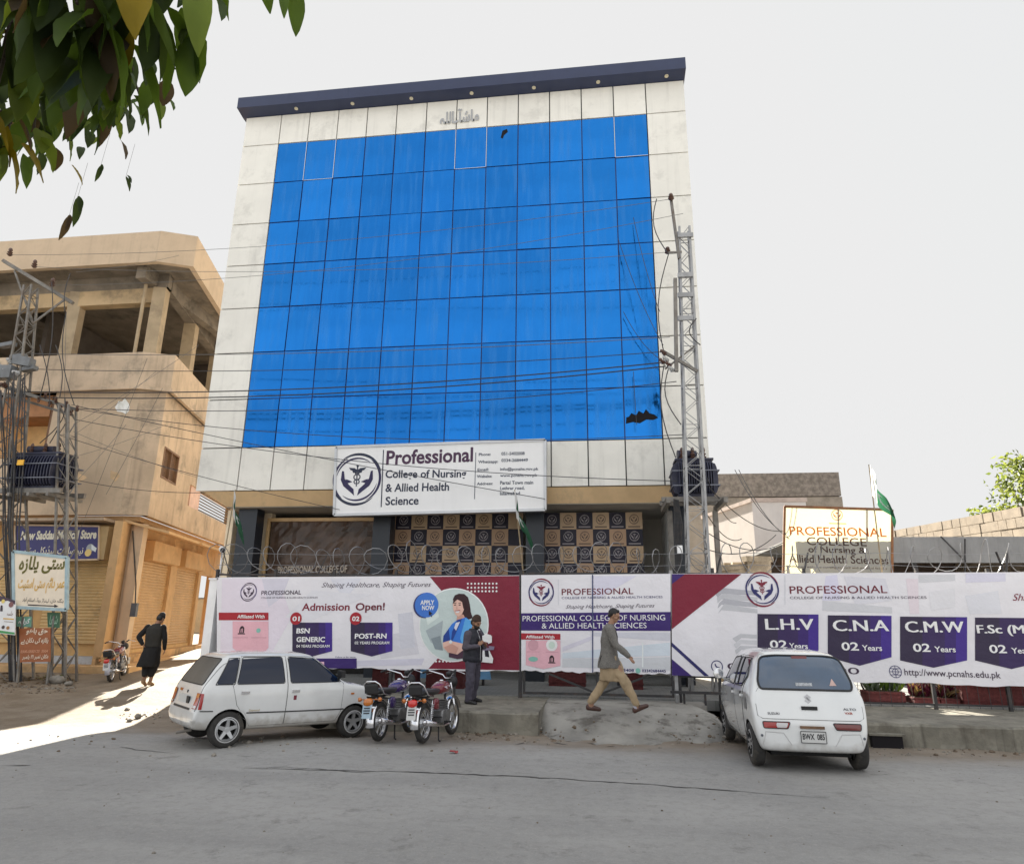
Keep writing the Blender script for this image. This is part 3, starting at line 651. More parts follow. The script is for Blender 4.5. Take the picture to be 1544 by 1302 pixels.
pn.px([(684, 904), (688, 900), (694, 901), (699, 906), (700, 918), (697, 925), (692, 929), (687, 926), (684, 919), (683, 911)], skin, 7, 'portrait')
pn.px([(683, 910), (685, 901), (690, 898), (697, 900), (702, 906), (702, 920), (699, 917), (697, 907), (690, 903)], hair, 8, 'portrait')
for x in (686.5, 693.5): pn.px([(x-1.6, 911), (x+1.6, 910.6), (x+1.4, 912.2), (x-1.4, 912.4)], hair, 8, 'portrait'); pn.px([(x-2, 908.6), (x+2, 908.0), (x+2, 908.9), (x-2, 909.4)], hair, 8, 'portrait')
pn.px([(689, 912), (690.2, 917), (688.4, 918)], skin_d, 8, 'portrait'); pn.px([(686.5, 920.5), (694, 919.6), (692, 923.4), (688.4, 923.6)], ink(226, 206, 206), 8, 'portrait'); pn.px([(686, 920), (694.6, 919), (694, 920.2), (687, 921)], ink(150, 60, 70), 9, 'portrait')
pn.px([(690, 934), (703, 930), (712, 938), (713, 972), (700, 982), (676, 980), (670, 968), (676, 948), (682, 940)], scrub, 6, 'portrait')
pn.px([(702, 931), (712, 936), (713, 968), (697, 970), (694, 962)], scrub_l, 7, 'portrait'); pn.px([(669, 958), (677, 947), (679, 966), (668, 968)], scrub_d, 7, 'portrait'); pn.px([(690, 934), (697, 932), (684, 962), (680, 968), (682, 952)], scrub_d, 8, 'portrait')
pn.px([(688, 938), (694, 937), (688, 950), (685, 946)], ink(198, 200, 214), 8, 'portrait')
pn.px([(668, 968), (678, 965), (700, 970), (713, 972), (712, 979), (698, 980), (690, 986), (676, 983), (669, 976)], skin, 9, 'portrait'); pn.px([(670, 975), (682, 970), (692, 976), (688, 985), (676, 983)], skin_d, 10, 'portrait')
pn.px([(677, 984), (713, 978), (713, 990), (690, 993), (677, 990)], ink(70, 46, 62), 6, 'portrait')
pn.disc(pn.uv(680, 967), .035, ink(200, 206, 214), 10, 'portrait')
# microscope
ms = ink(214, 212, 214)
pn.px([(719, 948), (724, 946), (735, 960), (742, 958), (742, 968), (731, 972), (724, 962)], ms, 11, 'microscope'); pn.px([(728, 953), (741, 957), (740, 963), (730, 962)], ms, 12, 'microscope'); pn.px([(722, 944), (726, 948), (731, 956), (728, 958)], ink(60, 62, 74), 12, 'microscope')
pn.px([(728, 972), (746, 974), (745, 979), (728, 980)], ink(120, 110, 132), 11, 'microscope'); pn.px([(726, 966), (736, 968), (738, 976), (728, 976)], ink(90, 40, 52), 12, 'microscope')
pn.px([(724, 980), (738, 980), (744, 992), (743, 999), (722, 997), (720, 988)], ms, 11, 'microscope'); pn.px([(731, 980), (737, 980), (738, 990), (732, 989)], ink(40, 36, 46), 12, 'microscope')
for j, yy in enumerate((879.5, 885.5, 891)):
    for i in range(9): pn.disc(pn.uv(705.5+i*5.4, yy-.02*i), .022, wht, 2, 'dot_pattern', 8)
for i in range(5): pn.disc(pn.uv(657.5+i*5.3, 996.5), .022, wht, 2, 'dot_pattern', 8)
cB = pn.uv(643.5, 911.5); pn.disc((cB[0]-.03, cB[1]-.01), .27, dkb, 4, 'apply_button'); pn.disc(cB, .265, ink(60, 108, 186), 5, 'apply_button')
pn.text('APPLY', (634, 911), (655, 911), 6.3, wht, 6, .03); pn.text('NOW', (636.5, 919), (655, 919), 6.3, wht, 6, .03); pn.px([(647, 920), (653, 925), (650, 925.2), (652, 929), (650.5, 929.5), (649, 926), (647, 927.5)], blk, 7, 'pointer')
pn.build(t)
# --- gate banner
t, pn = banner('white gate banner with a dark purple title band', (786, 866.5), (1011, 864.5), (1011, 1016), (786, 1011))
for pts, mm in (([(848, 975), (893, 958), (893, 964), (848, 982)], lil), ([(848, 984), (1010, 968), (1010, 988), (848, 992)], ink(188, 196, 204)), ([(848, 993), (1010, 990), (1010, 1010), (848, 1005)], pgr), ([(895, 953), (1010, 953), (1010, 966), (895, 958)], ink(186, 186, 194)),
                ([(895, 868), (960, 868), (905, 900), (895, 898)], ink(194, 192, 206)), ([(925, 970), (927, 970), (927, 1005), (925, 1005)], ink(206, 210, 216)), ([(968, 968), (970, 968), (970, 1005), (968, 1005)], ink(206, 210, 216))):
    pn.px(pts, mm, 1, 'pale_background')
c = pn.uv(816, 892.5); emblem(pn, c, abs(pn.uv(836.5, 892.5)[0]-c[0]), maroon, dkb, dkb, 2)
pn.px([(841.5, 873), (842.2, 873), (842.2, 912), (841.5, 912)], pgr, 2)
pn.text('PROFESSIONAL', (847, 896.5), (955, 895), 9, maroon2, 2, .005); pn.text('COLLEGE OF NURSING & ALLIED HEALTH SCIENCES', (847, 902.5), (999, 901), 3.2, dkb, 2); pn.text('Shaping Healthcare, Shaping Futures', (853, 917), (987, 915), 5.5, dkt, 2, -.005, .42)
pn.px([(786, 924), (1011, 922), (1011, 950.5), (786, 950)], purp, 2); pn.text('PROFESSIONAL COLLEGE OF NURSING', (788, 936), (1003, 934.5), 8, wht, 3, .0); pn.text('& ALLIED HEALTH SCIENCES', (817, 947), (975, 946.3), 8, wht, 3, .0)
pn.px([(786, 954), (845, 955), (845, 964), (786, 963.5)], red, 2); pn.text('Affiliated With', (793, 961.5), (836, 961.8), 4.2, wht, 3, .02)
pn.px([(793, 965), (845, 965), (845, 1003), (819, 1008), (793, 1002)], pnk, 2); pn.disc(pn.uv(804, 972), .11, dpk, 3); pn.disc(pn.uv(832, 972), .12, wht, 3); pn.disc(pn.uv(832, 972), .07, ink(186, 200, 190), 4); pn.disc(pn.uv(804, 993), .1, teal, 3, ry=.05); crest(pn, 832, 993, 6)
pn.px([(823, 982), (842, 982), (842, 983), (823, 983)], dpk, 3); pn.px([(794, 981.5), (814, 981.5), (814, 982.3), (794, 982.3)], dpk, 3)
pn.text('051-9383408', (912, 1011.5), (956, 1012), 4, dkb, 2, .02); pn.text('03342684445', (968, 1012.5), (1004, 1013), 4, dkb, 2, .02); pn.disc(pn.uv(962, 1010.5), .05, teal, 2)
pn.px([(892.6, 866), (894.4, 866), (894.4, 1013), (892.8, 1013)], ink(60, 66, 100), 4, 'seam')
pn.build(t)
# --- course banner
t, pn = banner('long white banner of purple course badges with a maroon corner', (1013, 864.5), (1790, 861), (1790, 1043), (1013, 1018))
pn.px([(1013, 865), (1118, 865), (1013, 948)], maroon, 2); pn.px([(1013, 865), (1033, 865), (1013, 880)], purp, 3)
pn.px([(1013, 968), (1069, 1018.5), (1062, 1018.5), (1013, 974)], dkb, 2); pn.px([(1013, 993), (1043, 1018.4), (1013, 1017.6)], purp, 2)
g1, g2, g3 = ink(176, 176, 180), ink(186, 186, 190), ink(162, 162, 168)
for k in range(4):      # faint grey reaching hands
    y = 893+k*8
    pn.px([(1078+k*3, y), (1092, y-7), (1142, y-2+k), (1142, y+4+k), (1100, y+3), (1088, y+2), (1082, y+8)], g1 if k % 2 else g3, 1, 'pale_background')
for k in range(4): pn.px([(1104+k*2, 962+k*9), (1116, 955+k*9), (1141, 956+k*9), (1141, 962+k*9), (1118, 961+k*9), (1110, 968+k*9)], g2 if k % 2 else g1, 1, 'pale_background')
for pts, mm in (([(1245, 868), (1262, 866), (1268, 905), (1240, 905)], ink(194, 192, 208)), ([(1272, 868), (1335, 872), (1345, 905), (1290, 912)], ink(196, 195, 202)), ([(1366, 872), (1384, 872), (1386, 925), (1372, 925)], ink(204, 194, 200)), ([(1385, 866), (1440, 866), (1440, 875), (1385, 878)], g2), ([(1456, 864), (1516, 864), (1516, 876), (1456, 878)], ink(192, 190, 204)),
                ([(1400, 892), (1440, 886), (1440, 915), (1404, 920)], ink(200, 199, 203)), ([(1455, 898), (1505, 890), (1510, 925), (1462, 925)], ink(198, 198, 204)), ([(1240, 905), (1345, 915), (1345, 924), (1240, 920)], g2)):
    pn.px(pts, mm, 1, 'pale_background')
c = pn.uv(1149, 888); emblem(pn, c, abs(pn.uv(1176, 888)[0]-c[0]), maroon, dkb, dkb, 3)
pn.px([(1183, 867), (1184, 867), (1184, 911), (1183, 911)], pgr, 2)
pn.text('PROFESSIONAL', (1191, 894.5), (1338, 893.5), 11, maroon2, 2, .005); pn.text('COLLEGE OF NURSING & ALLIED HEALTH SCIENCES', (1191, 902.5), (1397, 902), 3.6, dkt, 2); pn.text('Shaping Healthcare, Shaping Futures', (1527, 905), (1780, 905), 10, maroon, 2, .0, .42)
for x0, x1, yt, yb, yp, t1, a1, b1, h1, a2, a3, b3, yb2 in ((1142, 1234, 925, 982, 994, 'L.H.V', 1154, 1226, 16, 1161, 1190, 1218, 976.5), (1248, 1344, 927, 990, 1003, 'C.N.A', 1256, 1339, 16, 1269, 1300, 1330, 979.5), (1357, 1458, 929, 995, 1006, 'C.M.W', 1365, 1453, 16, 1377, 1409, 1441, 981.5),
                                                    (1470, 1580, 930.5, 995, 1008, 'F.Sc (Med)', 1473, 1577, 12, 1492, 1525, 1558, 983.5), (1592, 1704, 932, 998, 1011, 'D.P.T', 1604, 1692, 16, 1614, 1647, 1680, 986)):
    badge(pn, x0, x1, yt, yb, yp, .8); [pn.text(t1, (a1+q_, yt+23.5), (b1+q_, yt+23.8), h1, wht, 4+q_*.4) for q_ in (0, .8, 1.6)]; pn.text('02', (a2, yb2), (a2+26, yb2+.3), 11.5, wht, 4, .02); pn.text('Years', (a3, yb2+.6), (b3, yb2+1), 8, wht, 4, .015)
c = pn.uv(1081, 1004); r = abs(pn.uv(1090, 1004)[0]-c[0]); pn.ring(c, r*.85, r, dkb, 0, 2*pi, 2, 'phone_icon')
pn.ring((c[0]+.03, c[1]+.04), r*.42, r*.62, dkb, pi*.95, pi*1.6, 2, 'phone_icon', 12)
pn.text('051-5402000', (1097, 1008.5), (1296, 1016), 9.5, dkt, 2, .0)
c = pn.uv(1350, 1012); r = abs(pn.uv(1359.5, 1012)[0]-c[0]); pn.ring(c, r*.9, r, dkb, 0, 2*pi, 2, 'globe_icon'); pn.ring(c, r*.42, r*.5, dkb, 0, 2*pi, 2, 'globe_icon')
for k in (-.5, 0, .5): pn.line((c[0]-r*(1-k*k)**.5, c[1]+k*r), (c[0]+r*(1-k*k)**.5, c[1]+k*r), r*.09, dkb, 2, 'globe_icon')
pn.line((c[0], c[1]-r), (c[0], c[1]+r), r*.09, dkb, 2, 'globe_icon')
pn.text('http://www.pcnahs.edu.pk', (1364, 1017), (1509, 1022), 9.5, dkt, 2, .005)
pn.build(t)
# white end pier with a security camera on a mast
t = thing('white_pier', 'white painted pier at the left end of the admission banner', 'pier', (at(319, 900, BY).x, BY, .1))
xa, xb = at(313, 900, BY).x, at(326, 900, BY).x
MB().box((xa, BY-.0, -.1), (xb-.01, BY+.35, 2.66)).build('shaft', white_p, t); MB().box((xa-.02, BY-.02, 2.661), (xb+.005, BY+.37, 2.70)).build('cap', white_p, t)
t = thing('security_camera', 'white security camera on a short mast above the white pier', 'camera', ((xa+xb)/2, BY+.2, 2.7))
p = at(318, 829, BY+.2); cx_ = (xa+xb)/2
MB().tube([(cx_, BY+.2, 2.7), (cx_, BY+.2, p.z)], .022, 8).build('mast', white_p, t); MB().tube([(cx_-.06, BY+.25, p.z+.03), (cx_+.05, BY+.12, p.z-.01)], [.06, .07], 12).build('housing', white_p, t)
MB().lathe([(.058, 0), (.05, .025), (.0, .03)], (cx_+.05, BY+.12, p.z-.01), (.1, -.13, -.04), 12).build('lens', black, t)
# razor wire coils
wire_d = mat('razor_wire', (.30, .30, .31), rough=.4, metal=.6, var=.1)
def coil(x0, x1, z, r, pitch, lab, seed):
    rr = random.Random(seed); n = int((x1-x0)/pitch*14); pts = []
    ph = 0
    for i in range(n+1):
        x = x0+(x1-x0)*i/n; ph += 2*pi/14*(1+.25*sin(i*.21)+.15*(rr.random()-.5)); R = r*(1+.18*sin(i*.13)+.1*sin(i*.37))
        pts.append((x+.22*cos(ph*1.0)*(1+.4*sin(i*.11)), BY+.1+R*.8*cos(ph+.5), z+R*sin(ph)+.04*sin(i*.05)))
    o = MB().tube(pts, .0095, 4).build('razor_wire', wire_d)
    tag(o, lab, 'razor wire')
    return pts
coil(-8.9, 2.2, 3.12, .30, .42, 'coiled razor wire above the admission and gate banners', 4)
coil(2.6, 11.0, 3.12, .30, .46, 'coiled razor wire above the course badge banner', 9)
for lab, x0, x1 in (('taut double strand of barbed wire through the coil over the admission banner', -8.9, 2.2), ('taut double strand of barbed wire through the coil over the course badges', 2.5, 11)):
    m = MB()
    for z in (3.0, 3.25):
        m.tube([(x0+(x1-x0)*i/12, BY+.1, z+.02*sin(i*1.7)) for i in range(13)], .005, 4)
    tag(m.build('barbed_wire', wire_d), lab, 'barbed wire')
def varm(px_, half, tl, tr=None):
    x = at(px_, 862, BY).x; t = thing('fence_bracket', tl, 'bracket', (x, BY+.05, 2.85), 'Y brackets holding the razor wire')
    for s in ((-1, 1) if half == 0 else (half,)):
        MB().beam((x, BY+.05, 2.8), (x+s*.16, BY+.05+.1*s, 3.28), .035, .02).build('arm', black, t)
for q, h, d in ((345, 0, 'black Y bracket by the leftmost green flag'), (478, 1, 'black bracket below the brown window sheet'), (618, 1, 'black bracket in front of the wide chequered backdrop'), (964, 1, 'black upright bracket in front of the narrow chequered backdrop'), (1080, 1, 'black bracket right of the lattice pole over the maroon corner'), (1212, 1, 'black bracket in front of the yellow sign'), (1518, 0, 'black Y bracket at the right edge above the course badges')): varm(q, h, d)
# flags
flag_w = None
def cloth(name, col):
    m = bpy.data.materials.new(name); m.use_nodes = True; nt = m.node_tree; N = nt.nodes; L = nt.links; p = N['Principled BSDF']; p.inputs['Base Color'].default_value = (*col, 1); p.inputs['Roughness'].default_value = .8
    tr = N.new('ShaderNodeBsdfTranslucent'); tr.inputs[0].default_value = (*[min(1, c*1.3) for c in col], 1); ad = N.new('ShaderNodeMixShader'); ad.inputs[0].default_value = .45
    L.new(p.outputs[0], ad.inputs[1]); L.new(tr.outputs[0], ad.inputs[2]); L.new(ad.outputs[0], N['Material Output'].inputs['Surface']); return m
fg, fw = cloth('flag_green', (.022, .10, .050)), cloth('flag_white', (.75, .75, .74))
wood = mat('bamboo_pole', (.33, .25, .15), rough=.7, var=.2, scale=5)
def flag(b, tp, mid, lab, w=.95, sway=1, Y=15.2):
    B, T, M = at(*b, Y), at(*tp, Y), at(*mid, Y)
    t = thing('national_flag', lab, 'flag', tuple(B), 'green and white flags on poles')
    MB().tube([B, T], [.016, .011], 8).build('pole', wood, t)
    Lh = (T-M).length; nu, nv = 16, 18; d = (M-T)/nv
    def P(u, v):       # u along the fly (hangs down limp), v along the hoist
        base = T+(M-T)*(.02+.62*v); drop = u*w
        fold = .07*sin(u*9+v*2)*(u**.5)
        return base + Vector((sway*(.20*u+.26*u*v+fold*1.0), -.06+.07*cos(u*9+v*3)*(u**.6), -drop*(.92-.1*v)))
    for nm, u0, u1, mm in (('white_stripe', 0, .25, fw), ('green_field', .25, 1, fg)):
        m = MB(); k = nv+1; n = max(4, int(nu*(u1-u0))); vs = [P(u0+(u1-u0)*i/n, j/nv) for i in range(n+1) for j in range(k)]
        m.add(vs, [(i*k+j, i*k+j+1, (i+1)*k+j+1, (i+1)*k+j) for i in range(n) for j in range(nv)]); m.build(nm, mm, t, smooth=True)
    m = MB(); k = 14     # crescent and star, lifted off the cloth on both faces
    for s in (-1, 1):
        for i in range(k):
            a0, a1 = .6+4.6*i/k, .6+4.6*(i+1)/k; q = []
            for a, r_ in ((a0, 1), (a1, 1), (a1, 0), (a0, 0)):
                tt = (a-.6)/4.6; wd = .07*sin(pi*tt)+.002; rr = .23+(wd if r_ else -wd)
                q.append(P(.62+rr*cos(a)*.55, .5+rr*sin(a))+Vector((0, s*.008, 0)))
            m.face(q)
        st = [P(.66+.07*(1 if i % 2 == 0 else .42)*cos(2*pi*i/10)*.6, .58+.09*(1 if i % 2 == 0 else .42)*sin(2*pi*i/10))+Vector((0, s*.008, 0)) for i in range(10)]
        m.face(st)
    m.build('crescent_and_star', fw, t)
flag((333, 866), (355, 738), (352, 800), 'limp green and white flag on the leftmost pole beside the left pillar')
flag((789, 866), (776, 738), (781, 806), 'limp green and white flag hanging in front of the big white sign')
flag((1330, 862), (1310, 700), (1316, 775), 'sunlit green and white flag in front of the yellow sign', .9)
# ------------------------------------------------------------------ corner building on the left
cream = mat('cream_plaster', S(178, 158, 134, .72), rough=.85, var=.10, scale=.9, bump=.2, bscale=14, dirt=(.30, .24, .17), dirt_amt=.35, dscale=.9, streak=.22)
cream2 = mat('weathered_cream_plaster', S(173, 154, 132, .72), rough=.88, var=.14, scale=1.1, bump=.3, bscale=12, dirt=(.22, .19, .15), dirt_amt=.6, dscale=1.0, streak=.45)
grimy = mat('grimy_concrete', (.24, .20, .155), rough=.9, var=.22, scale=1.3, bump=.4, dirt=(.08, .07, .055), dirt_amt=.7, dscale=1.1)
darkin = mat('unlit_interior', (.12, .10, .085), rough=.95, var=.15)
ochre = mat('ochre_paint', S(178, 146, 106, .76), rough=.75, var=.10, scale=1.5, bump=.1, dirt=(.25, .17, .09), dirt_amt=.35, dscale=1.6)
shut = mat('ribbed_ochre_shutter', S(172, 142, 102, .76), rough=.55, var=.10, scale=1.2, dirt=(.30, .2, .1), dirt_amt=.3, dscale=1.3)
shut2 = mat('ribbed_tan_shutter', S(178, 150, 104, .66), rough=.6, var=.12, scale=1.2, dirt=(.22, .17, .11), dirt_amt=.5, dscale=1.6)
SD = Vector((-.27, .963, 0)).normalized(); SN = Vector((.963, .27, 0))
Bp, Cp = Vector((-14.85, 19.2, 0)), Vector((-14.12, 19.52, 0))
lb = thing('corner_building', 'unfinished cream corner building with open upper floor and shuttered shops', 'building', (-17, 22, .3))
def outline(o, far=11, left=-34):          # footprint edge offset outwards by o: front wall, chamfer, side wall
    cn = Vector((Cp-Bp).y, ) if False else Vector(((Cp-Bp).y, -(Cp-Bp).x, 0)).normalized()
    def inter(p, d, q, e):
        k = d.x*e.y-d.y*e.x; t = ((q-p).x*e.y-(q-p).y*e.x)/k; return p+d*t
    fd, cd, sd = Vector((1, 0, 0)), (Cp-Bp).normalized(), SD
    fp, cp, sp_ = Bp+Vector((0, -o, 0)), Bp+cn*o, Cp+SN*o
    b, c = inter(fp, fd, cp, cd), inter(cp, cd, sp_, sd)
    return [Vector((left, b.y, 0)), b, c, c+sd*far]
def band(o, th, z0, z1, name, m, far=11, left=-34, zs=(0, 0, 0, 0)):
    a, b = outline(o, far, left), outline(o-th, far, left); mb = MB()
    vs = [p+Vector((0, 0, z0)) for p in a]+[p+Vector((0, 0, z1)) for p in a]+[p+Vector((0, 0, z0)) for p in b]+[p+Vector((0, 0, z1)) for p in b]
    fs = []
    for i in range(3): fs += [(i, i+1, 5+i, 4+i), (9+i, 8+i, 12+i, 13+i), (4+i, 5+i, 13+i, 12+i), (8+i, 9+i, 1+i, i)]
    fs += [(0, 4, 12, 8), (3, 11, 15, 7)]
    return mb.add(vs, fs).build(name, m, lb)
def deck(o, z0, z1, name, m, far=11, left=-34, inset=0.):
    a = outline(o, far, left); back = Vector((left, a[3].y, 0)); pts = a+[back]
    return MB().prism([p+Vector((0, 0, z0)) for p in pts], (0, 0, z1-z0)).build(name, m, lb)
# top: deep fascia round the roof slab, beams below, open storey, parapet, wall
FZ0, FZ1 = 13.45, 14.62
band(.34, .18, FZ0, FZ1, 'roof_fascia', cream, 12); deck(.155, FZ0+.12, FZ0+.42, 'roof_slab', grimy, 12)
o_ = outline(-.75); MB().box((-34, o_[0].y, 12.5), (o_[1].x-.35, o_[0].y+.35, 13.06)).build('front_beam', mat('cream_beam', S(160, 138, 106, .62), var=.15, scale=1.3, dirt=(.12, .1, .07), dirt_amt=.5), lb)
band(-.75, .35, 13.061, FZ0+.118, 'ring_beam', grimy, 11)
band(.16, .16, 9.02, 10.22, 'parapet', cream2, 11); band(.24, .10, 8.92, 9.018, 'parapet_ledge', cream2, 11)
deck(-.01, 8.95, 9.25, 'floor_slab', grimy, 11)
colm = mat('column_plaster', S(156, 139, 114, .70), rough=.85, var=.12, scale=1.6, dirt=(.18, .14, .1), dirt_amt=.4)
def column(p, w=.42, z0=9.25, z1=13.06): MB().obox((p.x, p.y, (z0+z1)/2), SN*(w/2), SD*(w/2), (0, 0, (z1-z0)/2)).build('column', colm, lb)
b4 = outline(-.92)
for x in (-15.35, -18.6, -22.2, -26, -30): column(Vector((x, b4[0].y, 0)))
for s in (3.2, 6.8, 10.2): column(b4[2]+SD*s, .45)
for x in (-15.30,): MB().tube([(x-.42, b4[0].y-.36, 9.3), (x-.42, b4[0].y-.36, 13.4)], .06, 8).build('rain_pipe', colm, lb)
# beams running in under the slab
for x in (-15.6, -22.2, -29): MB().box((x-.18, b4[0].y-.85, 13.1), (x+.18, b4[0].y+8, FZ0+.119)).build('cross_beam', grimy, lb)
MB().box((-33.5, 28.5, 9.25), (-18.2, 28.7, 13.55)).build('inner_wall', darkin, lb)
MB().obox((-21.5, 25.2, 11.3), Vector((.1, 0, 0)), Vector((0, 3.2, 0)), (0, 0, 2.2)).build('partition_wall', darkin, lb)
# first floor wall: openings are real recesses
Wz0, Wz1 = 4.86, 8.95
xo0, xo1 = at(-30, 640, 19.2).x, at(76, 640, 19.2).x; zo1 = at(60, 592, 19.2).z; zo0 = at(60, 690, 19.2).z
a = outline(0); y = a[0].y
m = MB(); m.box((-34, y, Wz0), (xo0, y+.25, Wz1)); m.box((xo1, y, Wz0), (a[1].x, y+.25, Wz1)); m.box((xo0, y, zo1), (xo1, y+.25, Wz1)); m.box((xo0, y, Wz0), (xo1, y+.25, zo0))
m.build('front_wall', cream, lb)
m = MB(); m.box((xo0-.3, y+1.4, Wz0), (xo1+.3, y+1.5, Wz1)); m.build('loggia_back_wall', mat('loggia_yellow', S(190, 160, 112, .6), var=.1), lb)
m = MB(); m.box((xo0, y+.26, zo1-.75), (xo1-.35, y+1.39, zo1)); m.build('loggia_lintel', mat('loggia_red', S(140, 98, 64, .62), var=.15), lb)
m = MB(); m.box((xo1-.32, y+.26, zo0), (xo1-.02, y+1.39, zo1)); m.build('loggia_jamb', mat('loggia_brown', S(96, 70, 50, .6), var=.15), lb)
MB().prism([a[1]+Vector((0, 0, Wz0)), a[2]+Vector((0, 0, Wz0)), a[2]+Vector((-.2, .2, Wz0)), a[1]+Vector((0, .25, Wz0))], (0, 0, Wz1-Wz0)).build('chamfer_wall', cream2, lb)
# side wall with a louvred window and a long opening with bars
wv = lambda s, z, o=0.: Cp+SD*s+SN*o+Vector((0, 0, z))
ws0, ws1, wz0, wz1 = .55, 2.05, 6.2, 7.25
ps0, ps1, pz0, pz1 = 3.6, 9.6, 5.75, 6.55
m = MB()
def wallq(s0, s1, z0, z1, o0=-.25, o1=0): m.prism([wv(s0, z0, o0), wv(s0, z0, o1), wv(s1, z0, o1), wv(s1, z0, o0)], (0, 0, z1-z0))
wallq(0, ws0, Wz0, Wz1); wallq(ws0, ws1, Wz0, wz0); wallq(ws0, ws1, wz1, Wz1); wallq(ws1, ps0, Wz0, Wz1); wallq(ps0, ps1, Wz0, pz0); wallq(ps0, ps1, pz1, Wz1); wallq(ps1, 11, Wz0, Wz1)
m.build('side_wall', cream2, lb)
wn = MB(); brown = mat('brown_louvre', S(96, 72, 52, .55), rough=.6, var=.2, scale=4)
for i in range(16):
    z = wz0+.03+(wz1-wz0-.06)*(i+.5)/16; wn.beam(wv(ws0+.04, z, -.10), wv(ws1-.04, z, -.10), .05, .035)
wn = wn.build('window', brown, lb)
m = MB(); wallq(ws0, ws0+.06, wz0, wz1, -.2, .015); wallq(ws1-.06, ws1, wz0, wz1, -.2, .015); wallq(ws0+.06, ws1-.06, wz0, wz0+.06, -.2, .015); wallq(ws0+.06, ws1-.06, wz1-.06, wz1, -.2, .015); wallq((ws0+ws1)/2-.025, (ws0+ws1)/2+.025, wz0+.06, wz1-.06, -.2, .01)
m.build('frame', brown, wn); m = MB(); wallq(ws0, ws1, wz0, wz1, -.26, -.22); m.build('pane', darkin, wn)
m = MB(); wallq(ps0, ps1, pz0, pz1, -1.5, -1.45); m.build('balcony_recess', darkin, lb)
m = MB()
for i in range(7): m.beam(wv(ps0+1.5, pz0+.06+i*.115, -.05), wv(ps1, pz0+.06+i*.115, -.05), .035)
m.build('balcony_bars', mat('pale_bars', S(70, 60, 50, .8), var=.1), lb)
m = MB(); wallq(ps0+.35, ps0+1.5, pz0, pz1, -.12, -.06); m.build('balcony_panel', mat('pinkish_panel', S(188, 160, 146, .66), var=.1), lb)
# ground floor: set back, with sloping canopies, pilasters, shutters and steps
gy0 = 19.75; gzf = .78
deck(-.3, 4.7, 4.859, 'canopy_slab', ochre, 11)
gco = outline(-.55); gc = gco[2]
m = MB(); m.box((-34, gy0, .3), (-14.75, gy0+.2, 4.7)); m.build('shop_wall', mat('shop_wall_plaster', S(168, 134, 88, .6), rough=.85, var=.15, scale=1.2, dirt=(.2, .15, .1), dirt_amt=.4), lb)
gv = lambda s, z, o=0.: gc+SD*s+SN*o+Vector((0, 0, z))
def gq(mb, s0, s1, z0, z1, o0, o1): return mb.prism([gv(s0, z0, o0), gv(s0, z0, o1), gv(s1, z0, o1), gv(s1, z0, o0)], (0, 0, z1-z0))
def sS(px_, py_): return (hit(px_, py_, gc, SN)-gc).dot(SD)
# canopies: thin tilted slabs along the side street
for s0, s1 in ((-.6, 2.6), (2.9, 6.2), (6.5, 10)):
    MB().add([gv(s0, 4.62, -.05), gv(s1, 4.62, -.05), gv(s1, 4.30, 1.3), gv(s0, 4.30, 1.3), gv(s0, 4.70, -.05), gv(s1, 4.70, -.05), gv(s1, 4.38, 1.3), gv(s0, 4.38, 1.3)],
             [(0, 1, 2, 3), (7, 6, 5, 4), (0, 4, 5, 1), (1, 5, 6, 2), (2, 6, 7, 3), (3, 7, 4, 0)]).build('canopy', ochre, lb)
MB().add([(-34, gy0, 4.6), (-15.1, gy0, 4.6), (-15.0, gy0-1.0, 4.62), (-34, gy0-1.0, 4.62), (-34, gy0, 4.7), (-15.1, gy0, 4.7), (-15.0, gy0-1.0, 4.7), (-34, gy0-1.0, 4.7)], [(0, 1, 2, 3), (7, 6, 5, 4), (0, 4, 5, 1), (1, 5, 6, 2), (2, 6, 7, 3), (3, 7, 4, 0)]).build('canopy', cream2, lb)
def shutter(P, D, Nn, w, z0, z1, m_, nm='shutter', pitch=.095):
    mb = MB(); n = int((z1-z0)/pitch); prof = []
    for i in range(n):
        z = z0+(z1-z0)*i/n; h = (z1-z0)/n
        prof += [(0, z), (.022, z+h*.35), (.022, z+h*.65), (0, z+h*.98)]
    k = len(prof); vs = [P+Nn*o+Vector((0, 0, z)) for o, z in prof]+[P+D*w+Nn*o+Vector((0, 0, z)) for o, z in prof]
    mb.add(vs, [(i, k+i, k+i+1, i+1) for i in range(k-1)])
    sh = mb.build(nm, m_, lb)
    MB().obox(P+D*(w/2)+Nn*.02+Vector((0, 0, z0+.05)), D*(w/2), Nn*.02, (0, 0, .05)).build('bottom_bar', shut2, sh)
    return sh
s_a, s_b, s_c, s_d = sS(207, 900), sS(250, 900), sS(260, 900), sS(294, 900)
zs = hit(230, 846, gc, SN).z; zb_ = hit(250, 977, gc, SN).z
m = MB(); gq(m, -.9, s_a, .3, 4.62, -.2, 0.04); gq(m, s_b, s_c, .3, 4.62, -.2, 0.04); gq(m, s_d, s_d+.35, .3, 4.62, -.2, 0.04); gq(m, s_a, s_b, zs, 4.62, -.2, 0.03); gq(m, s_c, s_d, zs-.05, 4.62, -.2, 0.03); gq(m, s_d+2.0, 11, .3, 4.62, -.2, .04); gq(m, s_d+.35, s_d+2.0, 3.5, 4.62, -.2, .03)
m.build('side_pier', ochre, lb)
for a_, b_ in ((s_a, s_b), (s_c, s_d)):
    m = MB(); gq(m, a_-.05, b_+.05, zs-.02, zs+.62, .045, .32); m.build('shutter_box', ochre, lb)
    shutter(gv(a_, 0, -.08), SD, SN, b_-a_, zb_, zs, shut)
m = MB(); gq(m, s_d+.35, s_d+2.0, .5, 3.5, -.6, -.5); m.build('doorway', mat('brown_door', S(150, 100, 48, .6), var=.15), lb)
